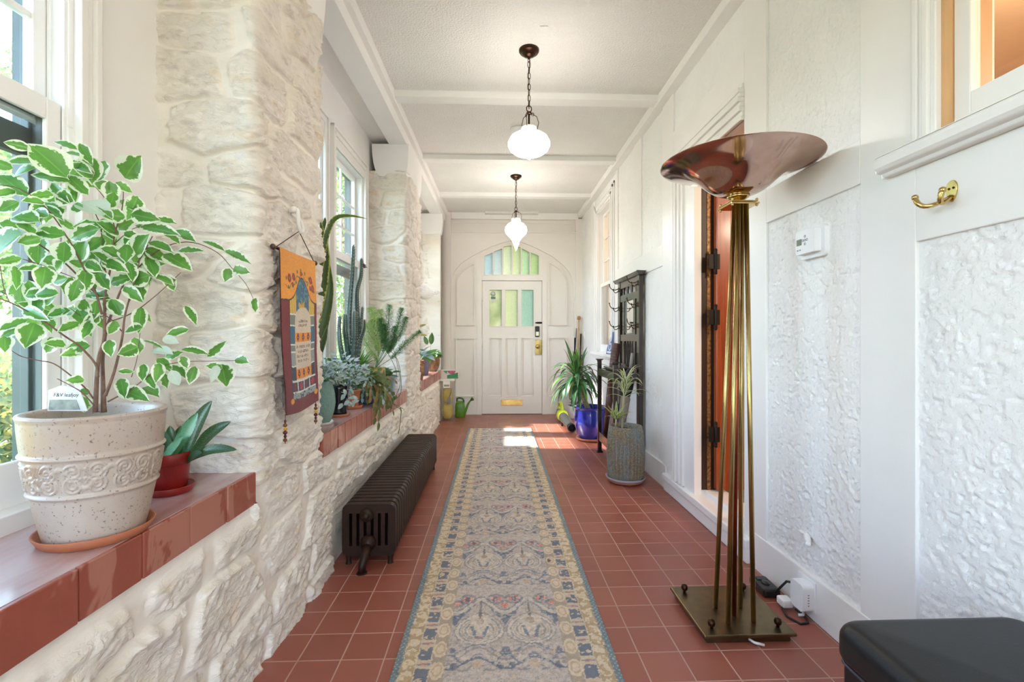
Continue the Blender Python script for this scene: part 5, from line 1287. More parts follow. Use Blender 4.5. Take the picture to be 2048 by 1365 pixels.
def text_mesh(txt, size, mt, name, parent, org, ax, ay, shear=0.0, ext=0.0004):
    cu = bpy.data.curves.new(name, 'FONT'); cu.body = txt; cu.size = size; cu.extrude = 0; cu.shear = shear
    ob = bpy.data.objects.new(name, cu); COL.objects.link(ob)
    dg = bpy.context.evaluated_depsgraph_get(); me0 = bpy.data.meshes.new_from_object(ob.evaluated_get(dg))
    vs = [v.co.copy() for v in me0.vertices]; fs = [tuple(p.vertices) for p in me0.polygons]
    COL.objects.unlink(ob); bpy.data.objects.remove(ob); bpy.data.curves.remove(cu); bpy.data.meshes.remove(me0)
    ax, ay, org = Vector(ax).normalized(), Vector(ay).normalized(), Vector(org)
    mb = MB(); mb.add([org + ax * v.x + ay * v.y for v in vs], fs, smooth=False); return mb.build(name, mt, parent)
INK = mat('dark_ink', lin(60, 62, 66), 0.6)
p0 = atY(113, 793, y_); p0.y = y_ - 0.0012 - (p0.z - 1.0) * 0.12
text_mesh('F&V leafjoy', 0.0125, INK, 'printed_name', tg, p0, (1, 0, 0), (0, -0.12, 1), shear=0.25)

# ---------------- red pot with dwarf snake plant
rx, ry = -0.992, 1.505
RED = mat('red_glazed_clay', lin(142, 34, 28), 0.3, var=0.1, vs=12); 
saucer('saucer', 'dark red saucer under the small red pot', RED, (rx, ry, ZS), 0.068, 0.022)
rp_ = thing('potted_snake_plant', 'dwarf snake plant with broad dark leaves in a small red pot', 'potted plant', (rx, ry, ZS + 0.008))
mb = MB(); mb.lathe([(0, 0), (0.045, 0), (0.047, 0.004), (0.055, 0.078), (0.0565, 0.080), (0.061, 0.083), (0.0635, 0.112), (0.061, 0.115), (0.055, 0.113), (0.05, 0.09), (0, 0.085)], (rx, ry, ZS + 0.0098), 40); mb.build('pot', RED, rp_)
soil(rp_, (rx, ry), 0.054, ZS + 0.10)
BNS = leaf_mat('dark_snake_leaf', lin(20, 52, 32), lin(36, 80, 46), rough=0.32, rib=0.1, trans=0.12, band=(14, lin(104, 142, 108), 0.35))
BNL = leaf_mat('silver_snake_leaf', lin(84, 140, 104), lin(110, 164, 124), edge=lin(50, 104, 62), edgew=0.10, rough=0.35, rib=0.1, trans=0.15, band=(16, lin(60, 112, 78), 0.4))
mb = MB()
zq = ZS + 0.098
for (bu, bv, tu, tv, w, dy, up) in ((372, 880, 424, 802, .030, 0.02, 1), (385, 892, 462, 844, .026, 0.0, 1), (380, 893, 474, 900, .020, -0.02, 1), (352, 890, 340, 852, .024, 0.015, 0), (356, 888, 362, 852, .026, 0.03, 0), (345, 893, 328, 862, .022, -0.01, 0), (388, 896, 404, 906, .018, -0.03, 0)):
    a = atY(bu, bv, ry); a = Vector((rx + (a.x - rx) * 0.8, ry + dy * 0.3, zq - 0.006)); b2 = atY(tu, tv, ry + dy)
    mid = (a + b2) / 2 + Vector((0, 0, 0.018 if up else 0.006))
    pts = smooth([a, mid, b2], 6); mb.ribbon(pts, strap_w(w / 2 * 1.6, 0.35, 0.45), up=(0, -1, 0.6), fold=0.35, nx=2)
mb.cm = 1
a, b2 = Vector((rx + 0.01, ry - 0.02, zq - 0.004)), atY(396, 826, ry - 0.03); mb.ribbon(smooth([a, (a + b2) / 2 + Vector((0.008, -0.01, 0.006)), b2], 6), strap_w(0.021, 0.3, 0.5), up=(0, -1, 0.2), fold=0.2, nx=2)
a, b2 = Vector((rx - 0.01, ry - 0.03, zq - 0.004)), atY(366, 872, ry - 0.05); mb.ribbon(smooth([a, (a + b2) / 2, b2], 5), strap_w(0.013, 0.4, 0.5), up=(0, -1, 0.2), fold=0.2, nx=2)
mb.build('leaves', [BNS, BNL], rp_)

# ================================================================ PLANTS ON THE MIDDLE SILL
# tall snake plant in a clay pot, mostly behind the stone pier
sx, sy = -1.05, 2.47
tp = thing('tall_snake_plant', 'tall snake plant with yellow edged leaves leaning out from behind the stone pier', 'potted plant', (sx, sy, ZS))
mb = MB(); mb.lathe(pot_profile(0.06, 0.082, 0.17, lip=0.006), (sx, sy, ZS), 32); mb.build('pot', M['terracotta'], tp); soil(tp, (sx, sy), 0.075, ZS + 0.150)
SNK = leaf_mat('yellow_edged_snake_leaf', lin(44, 62, 36), lin(72, 92, 48), edge=lin(176, 176, 92), edgew=0.30, rough=0.36, rib=0.0, trans=0.12, band=(26, lin(34, 48, 30), 0.5))
SND = leaf_mat('dark_snake_leaf_plain', lin(30, 46, 28), lin(52, 68, 38), edge=lin(120, 130, 70), edgew=0.10, rough=0.36, rib=0.0, trans=0.12, band=(22, lin(26, 38, 24), 0.5))
mb = MB(); zb_ = ZS + 0.15
def sleaf(pix, ys_, w, cm):
    pts = [Vector((sx + 0.02, sy + (ys_[0] - 2.6) * 0.3, zb_))] + [atY(u, v, y) for (u, v), y in zip(pix, ys_)]
    mb.cm = cm; mb.ribbon(smooth(pts, 6), strap_w(w, 0.7, 0.5), up=(0.2, -1, 0.1), fold=0.25, nx=2)
sleaf([(618, 690), (642, 590), (652, 520), (650, 470)], [2.60, 2.62, 2.63, 2.64], 0.027, 0)
sleaf([(628, 720), (648, 650), (660, 580), (657, 520)], [2.60, 2.64, 2.66, 2.66], 0.024, 1)
sleaf([(606, 650), (640, 540), (652, 475), (670, 438), (700, 432), (735, 438)], [2.58, 2.60, 2.60, 2.62, 2.66, 2.72], 0.015, 0)
sleaf([(608, 690), (630, 560), (645, 480), (637, 430)], [2.64, 2.66, 2.66, 2.66], 0.018, 0)
sleaf([(622, 760), (634, 720), (648, 680), (655, 650)], [2.56, 2.57, 2.58, 2.58], 0.018, 1)
sleaf([(600, 640), (632, 500), (648, 450), (650, 435)], [2.70, 2.72, 2.72, 2.72], 0.014, 1)
mb.build('leaves', [SNK, SND], tp)
# teal hobnail pot with silvery leaves
TEAL = NT('teal_hobnail_glaze'); 
f = TEAL.noise(6, detail=4); TEAL.set(Base_Color=TEAL.ramp(f, [(0.3, lin(96, 130, 126)), (0.7, lin(128, 160, 150))]), Roughness=0.2)
vo = TEAL.n.new('ShaderNodeTexVoronoi'); vo.inputs['Scale'].default_value = 85; TEAL.L(TEAL.tc(), vo.inputs['Vector']); TEAL.bump(vo.outputs['Distance'], 0.5, 0.004)
tx_, ty_ = -0.945, 2.635
saucer('saucer', 'shallow clear plastic saucer under the teal pot', mat('clear_saucer', lin(206, 206, 200), 0.15, var=0.02), (tx_, ty_, ZS), 0.075, 0.016)
tl2 = thing('silver_leaf_plant', 'silvery leaved succulent in a teal hobnail pot by the stone pier', 'potted plant', (tx_, ty_, ZS + 0.0095))
mb = MB(); mb.lathe([(0, 0), (0.052, 0), (0.060, 0.01), (0.077, 0.06), (0.084, 0.11), (0.080, 0.16), (0.070, 0.20), (0.066, 0.225), (0.063, 0.227), (0.060, 0.222), (0.06, 0.19), (0, 0.185)], (tx_, ty_, ZS + 0.0098), 44); mb.build('pot', TEAL.mat, tl2); soil(tl2, (tx_, ty_), 0.06, ZS + 0.222)
SILV = leaf_mat('silver_succulent_leaf', lin(150, 166, 164), lin(198, 206, 204), rough=0.5, rib=0.0, trans=0.1)
JADE = leaf_mat('jade_leaf', lin(52, 92, 54), lin(84, 126, 70), rough=0.35, rib=0.2, trans=0.1)
def succulent(mb, c, r, hgt, n, L, rl, W=0.55, split=0.25):
    for k in range(n):
        a = rl.uniform(0, 2 * PI); q = rl.random() ** 0.5; el = rl.uniform(-0.3, 1.1)
        p = Vector((c[0] + math.cos(a) * r * q, c[1] + math.sin(a) * r * q, c[2] + rl.uniform(0, hgt) * (1 - 0.5 * q)))
        d = Vector((math.cos(a + rl.uniform(-.5, .5)) * math.cos(el), math.sin(a + rl.uniform(-.5, .5)) * math.cos(el), math.sin(el)))
        mb.cm = 1 if rl.random() < split else 0
        LL = L * rl.uniform(.6, 1.2); mb.leaf(p, d, (rl.uniform(-.3, .3), -0.4, 1), LL, LL * W * rl.uniform(.7, 1.2), 0.3, 0.15, 5, 2)
def stalks(mb, c, r, hgt, n, rl, rad=0.003):
    for k in range(n):
        a = rl.uniform(0, 2 * PI); q = rl.random()
        mb.tube(smooth([Vector(c), Vector((c[0] + math.cos(a) * r * q * .4, c[1] + math.sin(a) * r * q * .4, c[2] + hgt * .5)), Vector((c[0] + math.cos(a) * r * q, c[1] + math.sin(a) * r * q, c[2] + hgt * rl.uniform(.7, 1)))], 3), rad, 5)
r5 = random.Random(5)
mb = MB(); stalks(mb, (tx_, ty_, ZS + 0.21), 0.08, 0.10, 9, r5); mb.build('stems', mat('succulent_stem', lin(120, 128, 104), 0.6), tl2)
mb = MB(); succulent(mb, (tx_ + 0.02, ty_, ZS + 0.235), 0.105, 0.14, 190, 0.044, r5, split=0.30); mb.build('leaves', [SILV, JADE], tl2)
# silver plant in a black pot
bx_, by_ = -0.925, 2.90
saucer('saucer', 'small terracotta saucer under the black pot on the middle sill', M['terracotta'], (bx_, by_, ZS), 0.066, 0.018)
bp_ = thing('frosty_succulent', 'frosty grey trailing succulent in a tall black pot', 'potted plant', (bx_, by_, ZS + 0.007))
mb = MB(); mb.lathe(pot_profile(0.045, 0.058, 0.175), (bx_, by_, ZS + 0.0098), 32); mb.build('pot', mat('glossy_black_pot', lin(26, 28, 30), 0.15), bp_); soil(bp_, (bx_, by_), 0.05, ZS + 0.17)
mb = MB(); stalks(mb, (bx_, by_, ZS + 0.16), 0.12, 0.14, 10, r5); mb.build('stems', mat('grey_stem', lin(112, 118, 104), 0.6), bp_)
mb = MB(); succulent(mb, (bx_ + 0.01, by_, ZS + 0.20), 0.15, 0.18, 380, 0.042, r5, split=0.30)
for k in range(26):   # trailing shoots over the front
    mb.cm = 0; t = k / 25; mb.leaf((bx_ + 0.06 + r5.uniform(-.02, .02), by_ - 0.02 + r5.uniform(-.04, .05), ZS + 0.19 - 0.13 * t), (r5.uniform(-.5, .8), r5.uniform(-.6, .6), r5.uniform(-.9, .2)), (0.6, -0.6, .5), 0.042, 0.024, .2, .15, 5, 2)
mb.build('leaves', [SILV, JADE], bp_)
# tall cactus in terracotta
cx, cy = -0.955, 3.22
saucer('saucer', 'terracotta saucer under the tall cactus', M['terracotta'], (cx, cy, ZS), 0.085, 0.022)
ct = thing('column_cactus', 'tall ribbed column cactus with two high arms in a terracotta pot', 'cactus', (cx, cy, ZS + 0.008))
mb = MB(); mb.lathe(pot_profile(0.052, 0.070, 0.115, lip=0.006), (cx, cy, ZS + 0.0098), 32); mb.build('pot', M['terracotta'], ct); soil(ct, (cx, cy), 0.065, ZS + 0.108)
CACT = NT('blue_green_cactus'); CACT.set(Base_Color=CACT.ramp(CACT.noise(9, detail=4), [(0.3, lin(36, 58, 48)), (0.7, lin(78, 106, 100))]), Roughness=0.45)
SPN = mat('pale_spines', lin(206, 200, 186), 0.6)
def column(mb, sp, pts, r0, r1, ribs=5):
    pts = smooth(pts, 8); n = len(pts); rows = []; N = Vector((1, 0.3, 0))
    for i, p in enumerate(pts):
        t = (pts[min(i + 1, n - 1)] - pts[max(i - 1, 0)]).normalized(); N = (N - t * N.dot(t)).normalized(); B = t.cross(N)
        q = i / (n - 1); r = (r0 + (r1 - r0) * q) * (1 if q < 0.94 else math.sqrt(max(0.02, 1 - ((q - 0.94) / 0.06) ** 2)))
        rows.append([p + (N * math.cos(2 * PI * j / (ribs * 6)) + B * math.sin(2 * PI * j / (ribs * 6))) * r * (0.72 + 0.28 * abs(math.cos(PI * j / 6)) ** 1.5) for j in range(ribs * 6)])
        for k in range(ribs):
            dv = N * math.cos(2 * PI * k / ribs) + B * math.sin(2 * PI * k / ribs); e = p + dv * r
            for s_ in (-1, 0, 1): sp.tube([e, e + (dv + t * s_ * 0.8) * 0.007], [0.0014, 0.0005], 3, cap=False)
    P = np.array([[tuple(v) for v in r] for r in rows]).transpose(1, 0, 2); mb.grid(P, wrap=True)
mb, sp = MB(), MB(); zc = ZS + 0.11
for pix, yy, r0, r1 in (([(698, 660), (700, 600), (705, 540), (707, 490)], 3.22, .020, .010), ([(717, 690), (714, 620), (714, 582), (722, 550), (723, 517)], 3.26, .019, .010),
                        ([(692, 680), (690, 655), (690, 628)], 3.16, .020, .011), ([(708, 690), (709, 650), (709, 622)], 3.18, .019, .012), ([(682, 700), (678, 660), (680, 632)], 3.12, .018, .010),
                        ([(720, 690), (722, 650), (725, 614)], 3.3, .014, .008), ([(716, 700), (728, 660), (729, 640)], 3.24, .012, .007)):
    a = [Vector((cx + r5.uniform(-.03, .03), cy + r5.uniform(-.03, .03), zc))] + [atY(u, v, yy) for u, v in pix]
    column(mb, sp, a, r0, r1)
mb.build('stems', CACT.mat, ct); s_ = sp.build('spines', SPN, ct); s_['kind'] = 'stuff'
BUD = mat('purple_cactus_bud', lin(92, 64, 74), 0.5)
for u, v in ((727, 530), (729, 534), (709, 640)):
    mb = MB(); mb.ball(atY(u, v, 3.24), 0.009, 8, 6); mb.leaf(atY(u, v, 3.24), (1, -.2, -.2), (0, -1, 1), 0.022, 0.010, .1, .1, 4, 1); mb.build('bud', BUD, ct)
# holiday cactus trailing from a blue pot
hx, hy = -0.915, 3.46
hc = thing('trailing_holiday_cactus', 'trailing holiday cactus with flat olive segments hanging over the brick sill', 'potted plant', (hx, hy, ZS))
BLUG = mat('deep_blue_glaze', lin(58, 84, 110), 0.2); mb = MB(); mb.lathe(pot_profile(0.055, 0.072, 0.13), (hx, hy, ZS), 32); mb.build('pot', BLUG, hc); soil(hc, (hx, hy), 0.064, ZS + 0.122)
HOL = leaf_mat('olive_flat_segment', lin(62, 84, 44), lin(104, 116, 60), rough=0.35, rib=0.4, trans=0.1); HOB = leaf_mat('bronzed_segment', lin(110, 88, 46), lin(138, 112, 60), rough=0.35, rib=0.4, trans=0.1); HOG = leaf_mat('grey_green_segment', lin(120, 150, 144), lin(160, 184, 178), rough=0.35, rib=0.3, trans=0.1)
mb = MB()
def chain_segments(p, d, n, L, droop, cm):
    p = Vector(p); d = Vector(d).normalized()
    for k in range(n):
        d = (d + Vector((r5.uniform(-.2, .2), r5.uniform(-.2, .2), -droop))).normalized(); mb.cm = cm
        mb.leaf(p, d, (0.8 + r5.uniform(-.4, .4), -1, 0.6 + r5.uniform(-.5, .5)), L, L * 0.55, 0.1, 0.1, 4, 1); p = p + d * L * 0.92
for k in range(150):
    a = r5.uniform(-2.6, 1.2); el = r5.uniform(0.1, 1.4)
    chain_segments((hx + r5.uniform(-.04, .04), hy + r5.uniform(-.04, .04), ZS + 0.125), (math.cos(a) * math.cos(el), math.sin(a) * math.cos(el), math.sin(el)), r5.randint(3, 7), 0.040, r5.uniform(.2, .45), r5.choice((0, 0, 0, 1, 2)))
for tgt, cm in (((748, 850), 0), ((756, 862), 0), ((742, 835), 1), ((770, 800), 0), ((728, 822), 0), ((715, 815), 1)):
    q = atY(tgt[0], tgt[1], 3.22); q.x = max(q.x, -0.80); a = Vector((hx + 0.05, hy - 0.02, ZS + 0.14)); m_ = Vector((max(-0.80, (a.x + q.x) / 2 + 0.04), (a.y + q.y) / 2, ZS + 0.13))
    pts = smooth([a, m_, q], 4)
    for i in range(len(pts) - 1): mb.cm = cm; mb.leaf(pts[i], pts[i + 1] - pts[i], (1, -.7, .3), (pts[i + 1] - pts[i]).length * 1.1, 0.026, 0.05, 0.1, 4, 1)
mb.build('segments', [HOL, HOB, HOG], hc)
# mottled pot with grassy plant and foxtail fern
mx, my = -0.935, 3.80
MOT = NT('amber_mottled_glaze'); MOT.set(Base_Color=MOT.ramp(MOT.noise(30, detail=4), [(0.42, lin(84, 88, 52)), (0.5, lin(150, 128, 66)), (0.6, lin(190, 168, 92))]), Roughness=0.3)
ff = thing('foxtail_fern', 'foxtail fern with bushy green plumes in an amber mottled pot', 'potted plant', (mx, my, ZS))
mb = MB(); mb.lathe(pot_profile(0.062, 0.080, 0.235, bulge=0.012), (mx, my, ZS), 36); mb.build('pot', MOT.mat, ff); soil(ff, (mx, my), 0.075, ZS + 0.225)
FERN = mat('fern_needles', lin(104, 156, 100), 0.6, var=0.25, vs=16); FERN2 = mat('pale_fern_needles', lin(186, 206, 132), 0.6, var=0.2, vs=16)
r6 = random.Random(8)
mb = MB(); ro = MB()
def plume(pts, w, n, cm):
    pts = smooth(pts, 8); k = len(pts); ro.tube(pts, 0.0022, 5)
    for i in range(n):
        t = 0.30 + 0.70 * i / n; q = t * (k - 1); a = int(min(k - 2, q)); p = pts[a].lerp(pts[a + 1], q - a); d = (pts[a + 1] - pts[a]).normalized()
        o = d.orthogonal().normalized(); o.rotate(Matrix.Rotation(r6.uniform(0, 2 * PI), 3, d)); g = (t - 0.30) / 0.70
        ww = w * (0.35 + 0.65 * min(1, g / 0.25)) * math.sqrt(max(0.05, 1 - max(0, (g - 0.55) / 0.45) ** 2 * 0.85))
        c_ = p + (o + d * r6.uniform(.2, .7)) * ww * r6.random() ** .6 * .8; e = c_ + (o * 0.8 + d * 0.6).normalized() * r6.uniform(.010, .020); s_ = d.cross(o) * 0.0016
        mb.cm = cm; mb.add([c_ - s_, c_ + s_, e], [(0, 1, 2)], smooth=False)
base = Vector((mx, my, ZS + 0.22))
for pix, yy, w, cm in (([(766, 700), (776, 650), (779, 612)], 3.85, .050, 0), ([(776, 700), (795, 655), (803, 618)], 3.85, .042, 0), ([(780, 700), (802, 665), (812, 636)], 3.9, .040, 0), ([(785, 715), (808, 690), (840, 664)], 3.9, .040, 0),
                       ([(756, 700), (752, 665), (746, 642)], 3.8, .055, 0), ([(770, 700), (772, 680), (768, 652)], 3.78, .055, 0), ([(762, 690), (764, 660), (760, 640)], 3.76, .055, 0), ([(776, 705), (786, 680), (790, 655)], 3.84, .045, 0),
                       ([(757, 700), (740, 670), (733, 648)], 3.75, .05, 1), ([(765, 680), (750, 640), (742, 618)], 3.82, .06, 1), ([(772, 690), (764, 650), (760, 622)], 3.84, .055, 1), ([(755, 720), (735, 690), (722, 668)], 3.72, .045, 1), ([(758, 700), (748, 660), (750, 628)], 3.7, .05, 1)):
    plume([base] + [atY(u, v, yy) for u, v in pix], w, 2000, cm)
ro.build('stems', mat('fern_stem', lin(96, 120, 60), 0.6), ff); nd = mb.build('needles', [FERN, FERN2], ff); nd['kind'] = 'stuff'
# bright green strap plant
gx, gy = -1.03, 3.60
gp = thing('spider_plant', 'bright green strap leaved plant in a grey pot below the foxtail fern', 'potted plant', (gx, gy, ZS))
mb = MB(); mb.lathe(pot_profile(0.05, 0.062, 0.15), (gx, gy, ZS), 28); mb.build('pot', mat('grey_clay', lin(140, 140, 138), 0.5), gp); soil(gp, (gx, gy), 0.056, ZS + 0.142)
GRN = leaf_mat('bright_green_strap', lin(70, 128, 48), lin(110, 160, 70), rough=0.38, trans=0.25); mb = MB()
for k in range(70):
    a = r6.uniform(-1.6, 1.2); el = r6.uniform(.85, 1.45); mb.ribbon(curve((gx, gy, ZS + 0.145), (math.cos(a) * math.cos(el), math.sin(a) * math.cos(el), math.sin(el)), r6.uniform(.20, .32), r6.uniform(.1, .3)), strap_w(0.008), nx=1, fold=.3)
mb.build('leaves', GRN, gp)
# grey-blue pot with dark leaves near the far pier, and a stringy vine
ex_, ey_ = -0.885, 4.10
eb = thing('dark_leaf_plant', 'small dark green plant in a grey blue pot, last on the middle sill', 'potted plant', (ex_, ey_, ZS))
mb = MB(); mb.lathe(pot_profile(0.042, 0.055, 0.145), (ex_, ey_, ZS), 28); mb.build('pot', mat('grey_blue_glaze', lin(132, 156, 164), 0.25), eb); soil(eb, (ex_, ey_), 0.05, ZS + 0.138)
DKG = leaf_mat('dark_green_leaf', lin(30, 62, 36), lin(56, 96, 48), rough=0.3, trans=0.15); mb = MB(); succulent(mb, (ex_, ey_, ZS + 0.14), 0.04, 0.05, 26, 0.075, r6, W=.42, split=0); mb.build('leaves', DKG, eb)
VINE = mat('thin_vine', lin(82, 92, 60), 0.6)
vn = thing('trailing_vine', 'thin wiry vine trailing from the fern down over the brick sill', 'vine', (-0.80, 3.8, 0.5)); mb = MB()
for pix, yy in (([(778, 700), (795, 720), (802, 760), (800, 790), (778, 806)], 3.8), ([(785, 690), (797, 740), (800, 770), (788, 800)], 3.75), ([(775, 705), (790, 735), (794, 760)], 3.8), ([(745, 770), (775, 800), (800, 815), (806, 818)], 3.5), ([(775, 795), (790, 812), (801, 820), (801, 840), (797, 868)], 3.5), ([(760, 800), (778, 812), (785, 818)], 3.45)):
    P_ = [atY(u, v, yy) for u, v in pix]
    for q in P_[1:]: q.x = max(q.x, -0.845 + 0.03) if q.z < ZS + 0.03 else q.x
    mb = MB(); mb.tube(smooth(P_, 5), 0.0022, 5); mb.build('stem', VINE, vn)
mb = MB()
for u, v in ((776, 806), (782, 802), (770, 812), (785, 820), (800, 815)): p = atY(u, v, 3.5); p.x = max(p.x, -0.81); mb.leaf(p, (.3, -.3, -.8), (1, -.5, .3), 0.05, 0.018, .1, .1, 4, 1)
mb.build('leaves', HOL, vn)
# ================================================================ PLANTS ON THE FAR SILL
kx, ky = -0.815, 5.27
ck = thing('cork_planter', 'rough brown cork bark planter at the near end of the far sill', 'planter', (kx, ky, ZS))
CORK = NT('cork_bark'); CORK.set(Base_Color=CORK.ramp(CORK.noise(22, detail=6, rough=.7), [(0.35, lin(116, 76, 50)), (0.65, lin(186, 138, 100))]), Roughness=0.9); CORK.bump(CORK.noise(30, detail=6), 0.9, 0.012)
mb = MB(); mb.lathe([(0, 0), (0.034, 0), (0.044, 0.05), (0.05, 0.12), (0.053, 0.21), (0.045, 0.22), (0.04, 0.2), (0, 0.19)], (kx, ky, ZS), 26, wob=lambda r, z, a, k: r * (1 + 0.10 * math.sin(3 * a + z * 30) + 0.06 * math.sin(7 * a - z * 50))); mb.build('pot', CORK.mat, ck)
mb = MB(); succulent(mb, (kx, ky, ZS + 0.2), 0.03, 0.03, 9, 0.09, r6, W=.2, split=0); mb.build('leaves', JADE, ck)
px2, py2 = -0.865, 6.02
pu = thing('purple_planter', 'tapered purple grey planter with silvery blue broad leaves on the far sill', 'potted plant', (px2, py2, ZS))
mb = MB()
for (s0_, z0), (s1_, z1) in (((0.042, 0), (0.068, 0.22)),):
    v = [(px2 + a * s, py2 + b2 * s, ZS + z) for s, z in ((s0_, z0), (s1_, z1)) for a, b2 in ((-1, -1), (1, -1), (1, 1), (-1, 1))]; mb.add(v, [(0, 3, 2, 1), (0, 1, 5, 4), (1, 2, 6, 5), (2, 3, 7, 6), (3, 0, 4, 7)], smooth=False)
    mb.box(px2 - 0.06, px2 + 0.06, py2 - 0.06, py2 + 0.06, ZS + 0.2, ZS + 0.205)
mb.build('pot', mat('purple_grey_pot', lin(112, 98, 112), 0.5), pu, bevel=0.004)
BLS = leaf_mat('blue_silver_leaf', lin(134, 160, 176), lin(176, 196, 206), rough=0.4, trans=0.15); BRO = leaf_mat('olive_brown_leaf', lin(120, 108, 50), lin(150, 138, 72), rough=0.4, trans=0.15)
mb = MB(); succulent(mb, (px2 - 0.01, py2 - 0.03, ZS + 0.21), 0.05, 0.14, 34, 0.13, r6, W=.5, split=0.3)
mb.cm = 2
for u, v, a in ((842, 652, -25), (843, 667, 5)): p = atY(u - 8, v + 3, 5.9); mb.leaf(p, (1, 0, 0.35 if a < 0 else -.05), (0, -1, .6), 0.12, 0.035, .1, .1, 5, 1)
mb.build('leaves', [BLS, GRN, BRO], pu)
bk, bky = -0.845, 6.62
bs_ = thing('basket_plant', 'round leaved green plant in a brown woven basket beside the corner pipe', 'potted plant', (bk, bky, ZS))
WIC = NT('woven_wicker'); WIC.set(Base_Color=WIC.ramp(WIC.noise(40, detail=4, stretch=(1, 1, .3)), [(0.35, lin(120, 86, 58)), (0.65, lin(176, 136, 98))]), Roughness=0.8); wv = WIC.n.new('ShaderNodeTexWave'); wv.inputs['Scale'].default_value = 60; WIC.L(WIC.tc(), wv.inputs['Vector']); WIC.bump(wv.outputs['Fac'], 0.8, 0.008)
mb = MB(); mb.lathe(pot_profile(0.06, 0.098, 0.20, t=0.008, bulge=0.02), (bk, bky, ZS), 40); mb.build('basket', WIC.mat, bs_); soil(bs_, (bk, bky), 0.092, ZS + 0.18)
mb = MB(); succulent(mb, (bk, bky - 0.02, ZS + 0.18), 0.10, 0.13, 60, 0.075, r6, W=.75, split=0.15)
p = atY(862, 690, 6.55); mb.cm = 0; mb.leaf(p, (0.1, 0, 1), (0, -1, .2), 0.17, 0.075, -.1, .1, 6, 2); mb.leaf(p + Vector((-.05, .03, 0)), (-.4, 0, 1), (0, -1, .2), 0.13, 0.06, .1, .1, 6, 2)
mb.build('leaves', [DKG, GRN], bs_)
mb = MB(); mb.tube([(bk, bky, ZS + .17), tuple(atY(861, 712, 6.55)), tuple(p)], 0.003, 6); mb.build('stem', VINE, bs_)
# ================================================================ HALL STAND
DW = M['darkwood']
HX0, HX1, HY0, HY1 = 1.075, 1.345, 4.26, 5.0
hs = thing('hall_stand', 'dark oak hall stand with a small mirror, six coat hooks and an umbrella tray', 'hall stand', (1.21, 4.63, 0))
for y in (HY0 + 0.045, HY1 - 0.045):
    h = MB(); h.box(HX0 + 0.002, HX0 + 0.040, y - 0.019, y + 0.019, 0.012, 0.945); h.box(HX0 - 0.010, HX0 + 0.052, y - 0.031, y + 0.031, 0.0, 0.014)
    h.plate([rr(0.034, 0.034, 0.006)], 0.962, 0.972, lambda a, b2, t, y=y: (HX0 + 0.021 + a, y + b2, t)); h.lathe([(0.018, 0.935), (0.032, 0.963)], (HX0 + 0.021, y, 0), 4); h.build('leg', DW, hs, bevel=0.003)
    h = MB(); y2 = HY0 + 0.04 if y < 4.6 else HY1 - 0.04
    h.box(1.300, 1.340, y2 - 0.038, y2 + 0.038, 0.0, 1.76); h.build('stile', DW, hs, bevel=0.003)
    for z0, z1 in ((0.80, 0.875), (0.13, 0.20)): h = MB(); h.box(HX0 + 0.03, 1.31, y - 0.013, y + 0.013, z0, z1); h.build('side_rail', DW, hs, bevel=0.002)
for z0, z1 in ((0.80, 0.875), (0.13, 0.22)): h = MB(); h.box(HX0 + 0.008, HX0 + 0.034, HY0 + 0.06, HY1 - 0.06, z0, z1); h.build('front_rail', DW, hs, bevel=0.002)
h = MB(); h.box(HX0 + 0.05, 1.31, 4.46, 4.80, 0.845, 0.890); h.box(HX0 + 0.03, 1.305, 4.45, 4.81, 0.890, 0.905); h.build('box_seat', DW, hs, bevel=0.004)
h = MB(); h.box(HX0 + 0.03, 1.32, HY0 + 0.06, HY1 - 0.06, 0.135, 0.150); h.build('drip_tray', DW, hs, bevel=0.002)
h = MB(); h.plate([[(1.265, 1.790), (1.345, 1.790), (1.345, 1.755), (1.285, 1.760), (1.268, 1.775)]], HY0 - 0.05, HY1 + 0.05, lambda a, b2, t: (a, t, b2)); h.build('cornice', DW, hs, bevel=0.003)
h = MB()
for z0, z1 in ((1.690, 1.758), (1.553, 1.622), (1.155, 1.222), (0.905, 0.93)): h.box(1.306, 1.334, HY0 + 0.07, HY1 - 0.07, z0, z1)
for y in (4.44, 4.82): h.box(1.3075, 1.331, y - 0.030, y + 0.030, 0.91, 1.56)
h.build('back_rails', DW, hs, bevel=0.003)
for k in range(4):
    y = 4.42 + k * 0.14; h = MB(); h.box(1.314, 1.328, y - 0.022, y + 0.022, 1.61, 1.70); h.build('slat', DW, hs, bevel=0.002)
for k in range(3):
    y = 4.545 + k * 0.085; h = MB(); h.box(1.314, 1.328, y - 0.018, y + 0.018, 0.92, 1.165); h.build('slat', DW, hs, bevel=0.002)
mi = NT('old_mirror_glass'); mi.set(Base_Color=(0.86, 0.88, 0.86), Metallic=1.0, Roughness=0.03)
MB().obox((1.3205, 4.63, 1.3925), (1, -0.038, 0), (0.038, 1, 0), (0, 0, 1), 0.003, 0.165, 0.1575).build('mirror', mi.mat, hs)
